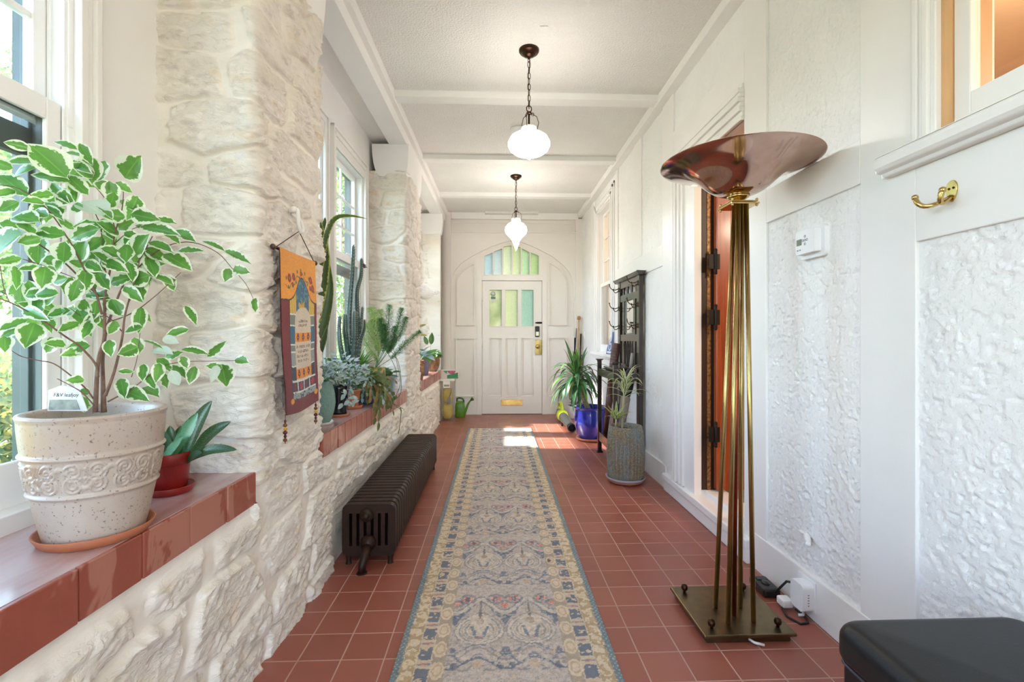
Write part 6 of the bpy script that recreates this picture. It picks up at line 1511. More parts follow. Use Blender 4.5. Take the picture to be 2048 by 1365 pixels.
for y in (HY0 + 0.04, HY1 - 0.04):
    for z in (1.70, 1.505, 1.315):
        h = MB(); xs = 1.300
        h.tube(smooth([Vector((xs, y, z)), Vector((xs - 0.05, y, z - 0.014)), Vector((xs - 0.085, y, z + 0.005)), Vector((xs - 0.098, y, z + 0.040))], 5), 0.0042, 8); h.ball((xs - 0.099, y, z + 0.044), 0.007, 8, 6)
        h.tube(smooth([Vector((xs, y, z - 0.02)), Vector((xs - 0.03, y, z - 0.042)), Vector((xs - 0.052, y, z - 0.028)), Vector((xs - 0.056, y, z - 0.010))], 5), 0.004, 8); h.ball((xs - 0.056, y, z - 0.007), 0.0065, 8, 6)
        h.box(xs - 0.004, xs, y - 0.012, y + 0.012, z - 0.035, z + 0.012); h.build('hook', M['bronze'], hs)
# ribbed wooden stick leaning in the stand
bt_ = thing('wrapped_stick', 'long tapered brown stick with a ribbed wrapped top leaning in the hall stand', 'stick', (1.13, 4.87, 0.15))
a, b_ = Vector((1.135, 4.885, 0.165)), Vector((1.250, 4.862, 1.135)); d = b_ - a
h = MB(); h.tube([a, a + d * 0.35, a + d * 0.62], [0.024, 0.034, 0.042], 16); h.build('shaft', mat('reddish_brown_wood', lin(98, 56, 42), 0.4, var=0.2, vs=20), bt_)
h = MB(); h.tube([a + d * (0.62 + 0.38 * k / 40) for k in range(41)], [0.043 + (0.002 if k % 3 else -0.001) for k in range(41)], 16); h.build('grip', mat('brown_leather_wrap', lin(92, 56, 46), 0.35, var=0.15, vs=30), bt_)
um = thing('umbrella', 'folded black umbrella wrapped low in beige cloth leaning in the hall stand', 'umbrella', (1.16, 4.37, 0.15))
a, b_ = Vector((1.14, 4.384, 0.165)), Vector((1.280, 4.384, 1.05)); d = b_ - a
h = MB(); h.lathe([(0, 0.0), (0.012, 0.0), (0.02, 0.10), (0.038, 0.30), (0.042, 0.42), (0.026, 0.46), (0, 0.46)], tuple(a + d * 0.06), 20, ax=d, wob=lambda r, z, an, k: r * (1 + 0.14 * math.sin(5 * an + z * 8))); h.build('lower_cloth', mat('beige_grey_cloth', lin(150, 136, 122), 0.85), um)
h = MB(); h.lathe([(0, 0.42), (0.030, 0.43), (0.044, 0.50), (0.046, 0.60), (0.036, 0.66), (0.015, 0.70), (0, 0.70)], tuple(a + d * 0.06), 24, ax=d, wob=lambda r, z, an, k: r * (1 + 0.20 * math.sin(6 * an + z * 14))); h.build('canopy', mat('black_umbrella_cloth', lin(30, 31, 34), 0.6), um)
h = MB(); h.tube([a, b_], 0.006, 8); h.build('shaft', M['blackmetal'], um)
h = MB(); h.tube([a + d * 0.82, a + d * 1.0], [0.014, 0.018], 12); h.build('handle', mat('grey_wood_handle', lin(150, 142, 136), 0.5), um)

# ================================================================ GREY RIBBED POT WITH VARIEGATED DRACAENA
gx, gy = 1.088, 3.93
LIL = mat('lilac_clear_plastic', lin(178, 168, 182), 0.2, var=0.05)
s_ = thing('plant_caddy', 'terracotta coloured footed plant stand under the grey ribbed pot', 'plant stand', (gx, gy, 0)); h = MB(); h.lathe([(0, 0.010), (0.135, 0.010), (0.140, 0.018), (0.135, 0.024), (0, 0.024)], (gx, gy, 0), 40); h.build('tray', M['terracotta'], s_)
for k in range(3):
    h = MB(); aa = k * 2 * PI / 3 + .5; h.lathe([(0, 0), (0.012, 0), (0.014, 0.012), (0, 0.012)], (gx + 0.11 * math.cos(aa), gy + 0.11 * math.sin(aa), 0), 12); h.build('foot', M['terracotta'], s_)
saucer('saucer', 'lilac tinted plastic saucer directly below the grey ribbed pot', LIL, (gx, gy, 0.024), 0.163, 0.026)
gp = thing('potted_dracaena', 'cream striped dracaena in a tall ribbed blue grey pot near the doorway', 'potted plant', (gx, gy, 0.031))
RIB = NT('ribbed_lava_glaze'); f = RIB.noise(7, detail=4, stretch=(1, 1, .7)); n2 = RIB.noise(90, detail=4, rough=.7)
c = RIB.ramp(f, [(0.38, lin(112, 128, 138)), (0.62, lin(120, 104, 84))]); c = RIB.mix(RIB.ramp(n2, [(0.48, 0.0), (0.62, 0.9)]), c, lin(172, 150, 104)); c = RIB.mix(RIB.ramp(n2, [(0.34, 0.8), (0.44, 0.0)]), c, lin(78, 92, 108))
RIB.set(Base_Color=c, Roughness=0.5); RIB.bump(n2, 1.0, 0.010)
mb = MB(); HG = 0.428
pr = [(0.128 + 0.022 * math.sin(PI * min(1, 0.12 + 0.80 * k / 24)), HG * k / 24) for k in range(25)]
def ribw(r, z, a, k): return r + 0.011 * (abs(math.sin(a * 14)) - 0.5) * (1 if z < HG * 0.90 else 0.15) if z > 0.002 else r
full = [(0, 0), (0.128, 0)] + pr + [(pr[-1][0] - 0.004, HG + 0.006), (pr[-1][0] - 0.016, HG + 0.004), (pr[-1][0] - 0.02, HG - 0.05), (0, HG - 0.06)]
mb.lathe(full, (gx, gy, 0.0335), 224, wob=lambda r, z, a, k: ribw(r, z, a, k) if 1 < k < 27 else r); mb.build('pot', RIB.mat, gp)
soil(gp, (gx, gy), 0.118, 0.031 + HG - 0.03)
DRA = leaf_mat('cream_striped_dracaena', lin(76, 104, 58), lin(112, 136, 84), edge=lin(226, 222, 186), edgew=0.50, rough=0.4, rib=0.0, trans=0.2)
DRY = leaf_mat('lime_striped_dracaena', lin(70, 104, 48), lin(104, 136, 62), edge=lin(214, 220, 150), edgew=0.46, rough=0.4, rib=0.0, trans=0.2)
r9 = random.Random(19); mb = MB(); ro = MB()
st_ = [Vector((gx - 0.03, gy, 0.42)), atY(1246, 812, 3.92), atY(1250, 775, 3.92), atY(1252, 763, 3.92)]; ro.tube(smooth(st_, 5), 0.009, 8)
DST = mat('pale_dracaena_stem', lin(170, 160, 130), 0.7); ro.build('stem', DST, gp); ro = MB(); ro.tube([Vector((gx - 0.085, gy, 0.42)), atY(1232, 838, 3.90)], 0.008, 8); ro.build('stem', DST, gp)
for k in range(30):
    t = k / 29; a = k * 2.4 + r9.uniform(-.3, .3); el = 1.35 - 1.0 * r9.random(); zb = st_[3].lerp(st_[1], (1 - t) * 0.7)
    mb.cm = 0; mb.ribbon(curve(zb, (math.cos(a) * math.cos(el), math.sin(a) * math.cos(el), math.sin(el)), r9.uniform(.17, .27), r9.uniform(.20, .40)), strap_w(0.0115, .5, .3), nx=2, fold=.25)
for k in range(20):
    a = k * 2.4; el = r9.uniform(.25, 1.4); mb.cm = 1; mb.ribbon(curve(atY(1232, 840, 3.90), (math.cos(a) * math.cos(el), math.sin(a) * math.cos(el), math.sin(el)), r9.uniform(.11, .19), r9.uniform(.05, .3)), strap_w(0.011, .5, .3), nx=2, fold=.25)
mb.build('leaves', [DRA, DRY], gp)

# ================================================================ BLUE POT WITH YUCCA
bx, by = 1.118, 5.54
saucer('saucer', 'orange terracotta saucer under the cobalt blue pot', M['terracotta'], (bx, by, 0.006), 0.168, 0.03)
fe = MB()
yu = thing('potted_yucca', 'arching green yucca on a leaning trunk in a cobalt blue glazed pot', 'potted plant', (bx, by, 0.013))
COB = mat('cobalt_glaze', lin(36, 46, 142), 0.12, var=0.12, vs=6, coat=0.6)
mb = MB(); mb.lathe([(0, 0), (0.118, 0), (0.125, 0.01), (0.150, 0.06), (0.178, 0.15), (0.186, 0.22), (0.180, 0.30), (0.174, 0.345), (0.178, 0.355), (0.194, 0.360), (0.198, 0.370), (0.192, 0.380), (0.178, 0.378), (0.168, 0.36), (0.165, 0.30), (0, 0.28)], (bx, by, 0.0165), 56); mb.build('pot', COB, yu)
soil(yu, (bx, by), 0.165, 0.33)
top = atY(1153, 752, 5.50); mb = MB(); tr = smooth([Vector((bx - 0.0, by, 0.31)), atY(1172, 808, 5.52), atY(1160, 780, 5.50), top], 5)
mb.tube(tr, [0.032 - 0.008 * k / (len(tr) - 1) for k in range(len(tr))], 12); mb.build('trunk', mat('ringed_yucca_trunk', lin(166, 146, 122), 0.85, var=0.25, vs=50, stretch=(.3, .3, 3), bump=0.8, bs=60, bd=0.01), yu)
YUC = leaf_mat('yucca_strap', lin(26, 70, 44), lin(50, 100, 62), rough=0.4, rib=0.3, trans=0.08); YUB = leaf_mat('bright_yucca_strap', lin(76, 124, 58), lin(104, 150, 74), rough=0.4, rib=0.3, trans=0.15)
mb = MB()
for k in range(86):
    t = k / 85; a = k * 2.39996 + r9.uniform(-.3, .3); el = -0.15 + 1.6 * t ** 1.2 + r9.uniform(-.12, .12); el = min(el, 1.5)
    p = top + Vector((math.cos(a) * 0.02, math.sin(a) * 0.02, -0.10 + 0.14 * t)); mb.cm = 1 if (t > 0.85 or r9.random() < .12) else 0
    Ly = r9.uniform(.32, .48) * (1 - 0.3 * (t > .85)); pts = curve(p, (math.cos(a) * math.cos(el), math.sin(a) * math.cos(el), math.sin(el)), Ly, (0.26 + .30 * r9.random()) * (1.0 if el < 1.15 else .25), k=0.6)
    for q in pts: q.x = min(q.x, XR - 0.03)
    mb.ribbon(pts, strap_w(r9.uniform(.019, .027), .5, .4), nx=2, fold=.22)
mb.build('leaves', [YUC, YUB], yu)
# white pot behind
wx, wy = 1.19, 7.02
wp_ = thing('white_pot', 'round white plant pot with dark soil behind the blue pot', 'pot', (wx, wy, 0)); mb = MB(); mb.lathe(pot_profile(0.09, 0.115, 0.185), (wx, wy, 0), 36); mb.build('pot', mat('white_ceramic', lin(236, 236, 238), 0.3, var=0.01), wp_); soil(wp_, (wx, wy), 0.103, 0.172)
mb = MB(); succulent(mb, (wx, wy, 0.18), 0.08, 0.05, 18, 0.10, r9, W=.3, split=0); mb.build('leaves', DKG, wp_)
# leaf blower on the floor
LIME = mat('lime_green_plastic', lin(190, 206, 40), 0.35); GRP = mat('dark_grey_plastic', lin(88, 92, 92), 0.4, var=0.05)
lbp = thing('leaf_blower', 'lime green and grey cordless leaf blower lying on the tiles left of the blue pot', 'leaf blower', (0.95, 6.35, 0))
mb = MB(); mb.lathe([(0.0, 0), (0.060, 0), (0.078, 0.03), (0.082, 0.12), (0.072, 0.20), (0.062, 0.23), (0, 0.23)], (0.945, 6.76, 0.115), 24, ax=(0.02, -1, -0.06)); mb.build('motor_body', LIME, lbp)
mb = MB(); mb.lathe([(0.0, 0), (0.065, 0), (0.062, 0.08), (0.054, 0.32), (0.050, 0.48), (0.054, 0.50), (0.046, 0.50), (0.044, 0.40), (0, 0.38)], (0.948, 6.53, 0.100), 24, ax=(0.05, -1, -0.075)); mb.build('nozzle', GRP, lbp)
mb = MB(); mb.lathe([(0.050, 0), (0.055, 0), (0.052, 0.07), (0.040, 0.07), (0.040, 0.0), (0.050, 0.0)], (0.972, 6.03, 0.062), 24, ax=(0.05, -1, -0.05)); mb.build('nozzle_tip', M['blackplastic'], lbp)
mb = MB(); mb.tube(smooth([Vector((0.945, 6.62, 0.185)), Vector((0.945, 6.70, 0.25)), Vector((0.945, 6.84, 0.26)), Vector((0.945, 6.93, 0.20)), Vector((0.945, 6.92, 0.12))], 5), 0.020, 12); mb.build('handle', LIME, lbp)
mb = MB(); mb.box(0.905, 0.985, 6.76, 6.93, 0.03, 0.16); mb.build('battery', M['blackplastic'], lbp, bevel=0.012)
mb = MB(); mb.lathe([(0.0835, 0), (0.0835, 0.035)], (0.9455, 6.70, 0.112), 24, ax=(0.02, -1, -0.06)); mb.build('grey_band', GRP, lbp)
mb = MB(); mb.box(0.90, 0.93, 6.40, 6.46, 0.0, 0.05); mb.build('rest_foot', M['blackplastic'], lbp, bevel=0.006)
# sticks in the corner
def stick(label, cat, name, foot, topp, r, mt, extra=None, group='walking sticks in the corner'):
    t = thing(name, label, cat, foot, group); mb = MB(); mb.tube([foot, topp], r, 10); mb.build('shaft', mt, t)
    if extra: extra(t, Vector(foot), Vector(topp))
    return t
def knob(c, mt, rad=.026):
    def f(t, a, b2): mb = MB(); mb.lathe([(0, 0), (rad, 0.004), (rad, 0.05), (0, 0.06)], tuple(b2), 14); mb.build('knob', mt, t)
    return f
def crook(mt):
    def f(t, a, b2): mb = MB(); mb.tube(smooth([b2, b2 + Vector((0, 0, .05)), b2 + Vector((-.03, 0, .08)), b2 + Vector((-.07, 0, .06)), b2 + Vector((-.08, 0, .02))], 4), 0.012, 10); mb.build('crook', mt, t)
    return f
stick('pale bamboo pole with a cork knob, tallest of the sticks in the corner', 'stick', 'bamboo_pole', (1.22, 7.22, 0), tuple(atY(1158, 640, 7.32)), 0.013, mat('bamboo', lin(200, 172, 126), 0.45), knob(0, mat('cork_knob', lin(176, 138, 100), 0.8)))
stick('thin grey metal pole leftmost of the sticks in the corner', 'stick', 'metal_pole', (1.16, 7.24, 0), tuple(atY(1153, 657, 7.34)), 0.008, mat('grey_metal_pole', lin(150, 152, 155), 0.35, 0.8))
stick('dark brown wooden cane in the corner beside the bamboo pole', 'stick', 'wooden_cane', (1.27, 7.20, 0), tuple(atY(1162, 668, 7.30)), 0.014, mat('dark_cane_wood', lin(70, 46, 36), 0.4))
stick('reddish brown crook handled cane leaning low in the corner', 'stick', 'crook_cane', (1.24, 7.14, 0), tuple(atY(1166, 722, 7.22)), 0.012, mat('red_cane_wood', lin(112, 70, 48), 0.4), crook(mat('dark_crook', lin(86, 56, 42), 0.4)))
stick('short black folded stick low in the corner left of the bamboo pole', 'stick', 'black_stick', (1.19, 7.16, 0), tuple(atY(1150, 676, 7.26)), 0.011, M['blackmetal'])

# ================================================================ LEFT END: STORAGE BIN, BOX, WATERING CAN
sx0, sx1, sy0, sy1 = -0.752, -0.565, 6.80, 7.10
cl = NT('clear_bin_plastic'); tr = cl.n.new('ShaderNodeBsdfTransparent'); tr.inputs[0].default_value = (.93, .93, .92, 1); df = cl.n.new('ShaderNodeBsdfTranslucent'); df.inputs[0].default_value = (.85, .84, .82, 1); mx = cl.n.new('ShaderNodeMixShader'); mx.inputs[0].default_value = 0.22
cl.L(tr.outputs[0], mx.inputs[1]); cl.L(df.outputs[0], mx.inputs[2]); m2 = cl.n.new('ShaderNodeMixShader'); m2.inputs[0].default_value = 0.08; gl = cl.n.new('ShaderNodeBsdfGlossy'); gl.inputs['Roughness'].default_value = .15; cl.L(mx.outputs[0], m2.inputs[1]); cl.L(gl.outputs[0], m2.inputs[2]); cl.L(m2.outputs[0], cl.out.inputs['Surface'])
sb = thing('storage_bin', 'tall clear plastic storage bin with a white lid beside the stone wall', 'bin', ((sx0 + sx1) / 2, (sy0 + sy1) / 2, 0))
mb = MB(); tp_ = 0.014
for a, b_ in (((sx0 + tp_, sy0 + tp_), (sx1 - tp_, sy0 + tp_)), ((sx1 - tp_, sy0 + tp_), (sx1 - tp_, sy1 - tp_)), ((sx1 - tp_, sy1 - tp_), (sx0 + tp_, sy1 - tp_)), ((sx0 + tp_, sy1 - tp_), (sx0 + tp_, sy0 + tp_))):
    cxm, cym = (sx0 + sx1) / 2, (sy0 + sy1) / 2
    g = lambda p, z: (p[0] + (tp_ if p[0] > cxm else -tp_) * z / .58, p[1] + (tp_ if p[1] > cym else -tp_) * z / .58, z)
    mb.add([g(a, .003), g(b_, .003), g(b_, .575), g(a, .575)], [(0, 1, 2, 3)], smooth=False)
mb.add([(sx0 + tp_, sy0 + tp_, .003), (sx1 - tp_, sy0 + tp_, .003), (sx1 - tp_, sy1 - tp_, .003), (sx0 + tp_, sy1 - tp_, .003)], [(0, 1, 2, 3)], smooth=False)
mb.build('tub', cl.mat, sb)
WP = mat('cloudy_white_plastic', lin(236, 234, 226), 0.4, var=0.01)
MB().box(sx0 - 0.012, sx1 + 0.012, sy0 - 0.012, sy1 + 0.012, 0.572, 0.606).build('lid', WP, sb, bevel=0.010)
mb = MB(); mb.box(sx0 + 0.035, sx1 - 0.055, sy0 - 0.012, sy0 + 0.004, 0.525, 0.574); mb.box(sx0 + 0.035, sx1 - 0.055, sy0 - 0.004, sy0 + 0.004, 0.48, 0.496)
mb.box(sx0 + 0.035, sx0 + 0.045, sy0 - 0.004, sy0 + 0.004, 0.49, 0.53); mb.box(sx1 - 0.065, sx1 - 0.055, sy0 - 0.004, sy0 + 0.004, 0.49, 0.53); mb.build('clasp', WP, sb, bevel=0.002)
YEL = mat('yellow_seed_bag', lin(222, 198, 92), 0.5, var=0.12, vs=12)
for (z0, z1, lb_) in ((0.02, 0.255, 'lower yellow bag inside the clear storage bin'), (0.26, 0.47, 'upper yellow bag inside the clear storage bin')):
    mb = MB(); cx_, cz = (sx0 + sx1) / 2 - 0.005, (z0 + z1) / 2
    P = [[(cx_ + 0.066 * math.copysign(abs(math.sin(PI * j / 14)) ** .5 * abs(math.cos(2 * PI * i / 24)) ** .5, math.cos(2 * PI * i / 24)), 6.93 + 0.095 * math.copysign(abs(math.sin(PI * j / 14)) ** .5 * abs(math.sin(2 * PI * i / 24)) ** .6, math.sin(2 * PI * i / 24)), cz - (z1 - z0) / 2 * math.cos(PI * j / 14)) for j in range(15)] for i in range(24)]
    mb.grid(P, wrap=True); tag(mb.build('seed_bag', YEL), lb_, 'bag')
mb = MB(); mb.box(-0.655, -0.615, 6.822, 6.834, 0.24, 0.34); mb.tube([(-0.635, 6.828, 0.33), (-0.612, 6.828, 0.40), (-0.60, 6.828, 0.47)], 0.008, 8); tag(mb.build('seed_scoop', mat('grey_scoop', lin(150, 148, 152), 0.4), bevel=0.003), 'grey plastic scoop inside the clear storage bin', 'scoop')
p0, p1 = atY(881.5, 758.5, 6.80), atY(916.5, 742, 6.80)
cb = thing('gift_box', 'small flat cardboard box printed green, white and pink on top of the clear bin', 'box', ((p0.x + p1.x) / 2, 6.88, 0.607))
x0, x1, z0, z1 = p0.x, p1.x, 0.607, 0.607 + 0.118
MB().box(x0, x1, 6.805, 6.975, z0, z1).build('carton', mat('white_carton', lin(222, 214, 206), 0.6, var=0.03), cb, bevel=0.002)
xa = x0 + (x1 - x0) * 0.36
mb = MB(); mb.plate([[(xa, z0 + 0.004), (x1 - 0.004, z0 + 0.004), (x1 - 0.004, z1 - 0.03), (xa + 0.05, z0 + 0.06), (xa, z0 + 0.05)]], 6.8035, 6.8055, FY); mb.build('green_panel', mat('green_print', lin(60, 130, 84), 0.5), cb)
mb = MB(); mb.plate([[(x0 + 0.03, z1 - 0.003), (xa + 0.01, z1 - 0.003), (xa - 0.005, z1 - 0.05), (x0 + 0.06, z1 - 0.035)]], 6.8035, 6.8055, FY); mb.build('green_corner', mat('pale_green_print', lin(110, 168, 130), 0.5), cb)
mb = MB(); mb.plate([[(xa + 0.005, z1 - 0.004), (x1 - 0.035, z1 - 0.004), (x1 - 0.05, z1 - 0.045), (xa + 0.05, z1 - 0.055), (xa + 0.015, z1 - 0.03)]], 6.8025, 6.8045, FY); mb.build('pink_flower_print', mat('pink_print', lin(196, 106, 128), 0.5, var=0.3, vs=60), cb)
GRC = mat('green_watering_can', lin(84, 138, 36), 0.35)
wc = thing('watering_can', 'small green plastic watering can with a long spout by the front door', 'watering can', (-0.50, 7.18, 0))
mb = MB(); nb = 12
def sq(w, d, z, e=.45): return [(-0.505 + w * math.copysign(abs(math.cos(t)) ** e, math.cos(t)), 7.17 + d * math.copysign(abs(math.sin(t)) ** e, math.sin(t)), z) for t in [2 * PI * k / 40 for k in range(40)]]
R_ = [sq(.001, .001, 0.0), sq(.066, .052, 0.0), sq(.070, .056, .008), sq(.072, .058, .10), sq(.070, .056, .17), sq(.062, .05, .215), sq(.045, .036, .24), sq(.001, .001, .243)]
mb.grid(np.array(R_).transpose(1, 0, 2), wrap=True); mb.build('body', GRC, wc)
mb = MB(); mb.tube(smooth([Vector((-0.545, 7.17, .215)), Vector((-0.548, 7.17, .275)), Vector((-0.50, 7.17, .288)), Vector((-0.455, 7.17, .262)), Vector((-0.452, 7.17, .20))], 5), .013, 10); mb.build('handle', mat('dark_green_handle', lin(60, 98, 30), 0.4), wc)
mb = MB(); q = [Vector((-0.44, 7.17, .05)), Vector((-0.415, 7.17, .12)), Vector((-0.385, 7.17, .20)), Vector((-0.345, 7.17, .255))]; mb.tube(smooth(q, 5), [.020 - .0006 * k for k in range(16)], 10); sp_ = mb.build('spout', GRC, wc)
mb = MB(); mb.lathe([(0.012, 0), (0.030, 0.045), (0, 0.052)], (-0.35, 7.17, .25), 16, ax=(.75, 0, .55)); mb.build('rose', mat('dark_green_rose', lin(58, 88, 30), 0.5), wc)

# ================================================================ WALL BANNER
def banner():
    na, nb = 190, 330
    A_, B_ = np.meshgrid(np.linspace(0, 1, na), np.linspace(0, 1, nb), indexing='ij')
    org, mar, teal, gold, beige, slate, navy, dred, whi, sand, band = [np.array(lin(*c)) for c in ((226, 148, 46), (112, 26, 36), (46, 98, 124), (202, 158, 58), (206, 192, 172), (112, 124, 122), (50, 58, 82), (110, 20, 18), (214, 214, 206), (196, 160, 62), (224, 140, 48))]
    C = np.empty(A_.shape + (3,)); C[:] = mar
    a = A_ + 0.006 * (fbm(A_ * 30, B_ * 50, 2, 51) - .5); b = B_ + 0.004 * (fbm(A_ * 30, B_ * 50, 2, 52) - .5)
    def put(m, c, al=1.0): m = m.astype(float)[..., None] * al; C[:] = C * (1 - m) + c * m
    arch = 0.305 - 0.16 * np.exp(-((a - 0.56) / 0.20) ** 2) * 1.0 + 0.0 * a
    put((a > 0.19) & (a < 0.93) & (b > 0.29) & (b < 0.86), slate)
    inner = (b > arch) & (a > 0.19) & (a < 0.93) & (b < 0.40)
    put(inner, sand); put(inner & (np.abs(np.sin((a - 0.56 + 0.25 * (b - .3) * np.sign(a - .56)) * 55)) < .25) & (b > .29), np.array(lin(230, 200, 110)))
    put(inner & (np.abs(a - 0.56) < 0.19 + 0.1 * (b - .25)) & (b < 0.385 - 0.25 * np.maximum(0, np.abs(a - .56) - .10)), teal)
    put(inner & (fbm(a * 30, b * 50, 2, 55) > .62) & (np.abs(a - 0.56) < 0.18) & (b < .30), np.array(lin(96, 140, 160)), .7)
    fd = np.sqrt(((a - .55) / .15) ** 2 + ((b - .345) / .055) ** 2); fa = np.arctan2((b - .36), (a - .55)); put(inner & (fd < .75 + .25 * np.cos(7 * fa)) & (b < .37), gold)
    put((b < arch), org); put((b < arch) & (np.abs(np.sin(a * 70)) < .12), np.array(lin(236, 170, 80)), .5)
    put((np.abs(b - arch) < 0.005), np.array(lin(58, 36, 34)))
    vine = 0.225 - 0.10 * np.exp(-((a - .56) / .22) ** 2) + .012 * np.sin(a * 40); put((np.abs(b - vine) < .0035) & (a > .12) & (a < .95), np.array(lin(84, 84, 44)))
    for u, v, r in ((.22, .165, .05), (.34, .15, .045), (.30, .20, .03), (.82, .145, .05), (.88, .20, .05), (.80, .20, .03), (.56, .115, .03)): put(((a - u) / r) ** 2 + ((b - v) / (r * .55)) ** 2 < 1, np.array(lin(150, 40, 28))); put(((a - u) / (r * .4)) ** 2 + ((b - v) / (r * .2)) ** 2 < 1, np.array(lin(190, 80, 40)))
    for k in range(16): u, v = .14 + .052 * k, .19 - .075 * math.exp(-((.14 + .052 * k - .56) / .22) ** 2) + (.035 if k % 2 else -.02); put(((a - u) / .016) ** 2 + ((b - v) / .012) ** 2 < 1, np.array(lin(96, 92, 44)))
    blk = ((.385, .455, np.array(lin(116, 124, 116))), (.455, .575, teal), (.575, .62, slate), (.62, .71, np.array(lin(140, 148, 148))), (.71, .80, navy))
    for b0, b1, c in blk: put((a > .20) & (a < .92) & (b > b0) & (b < b1), c); put((a > .20) & (a < .92) & (np.abs(b - b0) < .0045), whi)
    dome = np.where(b < .42, .245 * np.sqrt(np.clip(1 - ((.42 - b) / .085) ** 2, 0, 1)), .245); put((np.abs(a - .57) < dome) & (b > .335) & (b < .80), beige)
    for b0, b1 in ((.50, .558), (.728, .792)):
        put((np.abs(a - .57) < .245) & (b > b0) & (b < b1), band); bm = (b0 + b1) / 2
        for u in (.41, .57, .73): put(((a - u) / .036) ** 2 + ((b - bm) / .017) ** 2 < 1, dred); put((np.abs(a - u) < .02) & (b > bm - .026) & (b < bm - .012), dred); put((np.abs(a - u) < .010) & (b > bm + .012) & (b < bm + .026), dred); put(((a - u) / .008) ** 2 + ((b - bm) / .005) ** 2 < 1, whi)
    rt = np.random.RandomState(3)
    for bl, w in ((.425, .14), (.452, .15), (.588, .21), (.618, .17), (.650, .21), (.680, .18)):      # embroidered lines, too fine to read
        glyph = (vnoise(a * 95 + bl * 900, np.floor((b - bl) / .0042) * 3.1 + bl * 700, 60) > .47) & (vnoise(np.floor(a * 36) * 7.3 + bl * 500, a * 0 + 1, 61) > .12)
        put((np.abs(a - .57) < w) & (np.abs(b - bl) < .0085) & glyph, np.array(lin(92, 76, 62)), .85)
    low = (a > .20) & (a < .93) & (b > .80) & (b < .872); put(low, navy); put((a > .20) & (a < .93) & (np.abs(b - .803) < .006), whi)
    for u in (.355, .555, .755): put(low & (np.abs(a - u) < .012), whi)
    for k, u in enumerate((.275, .455, .655, .845)): put(low & (((a - u) / .05) ** 2 + ((b - .838) / .024) ** 2 < 1), np.array(lin(176, 36, 48)) if k % 2 else np.array(lin(100, 40, 56)))
    gs = (a > .20) & (a < .93) & (b > .872) & (b < .915); put(gs, np.array(lin(142, 156, 156))); put((a > .20) & (a < .93) & (np.abs(b - .873) < .005), whi); put(gs & (fbm(a * 40, b * 70, 2, 58) > .66), navy)
    for u in (.18, .93): put(((a - u) / .05) ** 2 + ((b - .925) / .017) ** 2 < 1, org)
    put((np.abs(a - .19) < .008) & (b > .30) & (b < .9), np.array(lin(60, 40, 56))); C *= (.82 + .36 * fbm(A_ * 120, B_ * 200, 2, 57))[..., None]; C *= (.9 + .2 * fbm(A_ * 3, B_ * 4, 3, 59))[..., None]
    tl_, tr_, bl_, br_ = [np.array(tuple(atX(u, v, x))) for u, v, x in ((556, 494, -.800), (629, 524, -.794), (568, 834, -.790), (634, 803, -.784))]
    Q = tl_ + (tr_ - tl_) * A_[..., None]; Q2 = bl_ + (br_ - bl_) * A_[..., None]; Q2[..., 2] -= .012 * np.sin(A_ * PI) - .004
    P = Q + (Q2 - Q) * B_[..., None]
    P[..., 0] += .004 + .005 * np.sin(A_ * 5 + 1) * B_ + .010 * (fbm(A_ * 2, B_ * 3, 2, 53) - .5) + .0008 * (vnoise(A_ * 150, B_ * 250, 54) - .5)
    P[..., 1] += .004 * np.sin(B_ * 9)
    mb = MB(); mb.grid(P); mb.grid(P - np.array([.004, 0, 0]), flip=True); mb.col = np.concatenate([np.clip(C, 0, 1).reshape(-1, 3), np.clip(C * 0 + mar, 0, 1).reshape(-1, 3)]); return mb
bn = thing('wall_banner', 'orange and maroon embroidered fabric banner hanging on the stone pier', 'banner', (-0.81, 1.97, 0.87))
banner().build('cloth', vcol_mat('embroidered_cloth', 0.85, 0.35, 500, 0.001, sheen=0.2), bn)
fx = lambda y: -0.812 + .018 * (y - 1.7)
yl_, yr_ = atX(549, 493, -.805).y, atX(632, 525, -.80).y
mb = MB(); mb.tube([(fx(yl_), yl_, 1.531), (fx(yr_), yr_, 1.531)], .0055, 10); mb.build('rod', M['darkwood'], bn)
for y in (yl_, yr_):
    mb = MB(); mb.ball((fx(y), y, 1.531), (.010, .013, .011), 14, 10); mb.build('finial', mat('dark_finial', lin(70, 44, 34), 0.3), bn)
ap = Vector(atX(598, 463, -.800))
mb = MB(); mb.tube([(fx(yl_ + .03), yl_ + .03, 1.538), tuple(ap), (fx(yr_ - .02), yr_ - .02, 1.538)], .0018, 6); mb.build('cord', mat('brown_cord', lin(92, 56, 46), 0.8), bn)
for y, zt in ((atX(570, 838, -.79).y, .885), (atX(631, 806, -.785).y, .905)):
    for k, (rr_, c) in enumerate(((.006, (90, 40, 30)), (.010, (120, 70, 40)), (.009, (206, 160, 50)), (.011, (100, 30, 40)), (.007, (70, 30, 30)), (.010, (120, 70, 50)))):
        mb = MB(); mb.ball((fx(y) + .02, y, zt - .014 * k - .006), (rr_ * .8, rr_ * .8, .0075), 10, 6); mb.build('bead', mat('bead_%d_%d' % (k, int(y * 100)), lin(*c), .3), bn)
    mb = MB(); mb.tube([(fx(y) + .02, y, zt + .02), (fx(y) + .02, y, zt - .09)], .0015, 5); mb.build('bead_string', mat('string_%d' % int(y * 100), lin(90, 50, 40), .8), bn)
p = Vector((-0.795, ap.y - .008, ap.z + .030))
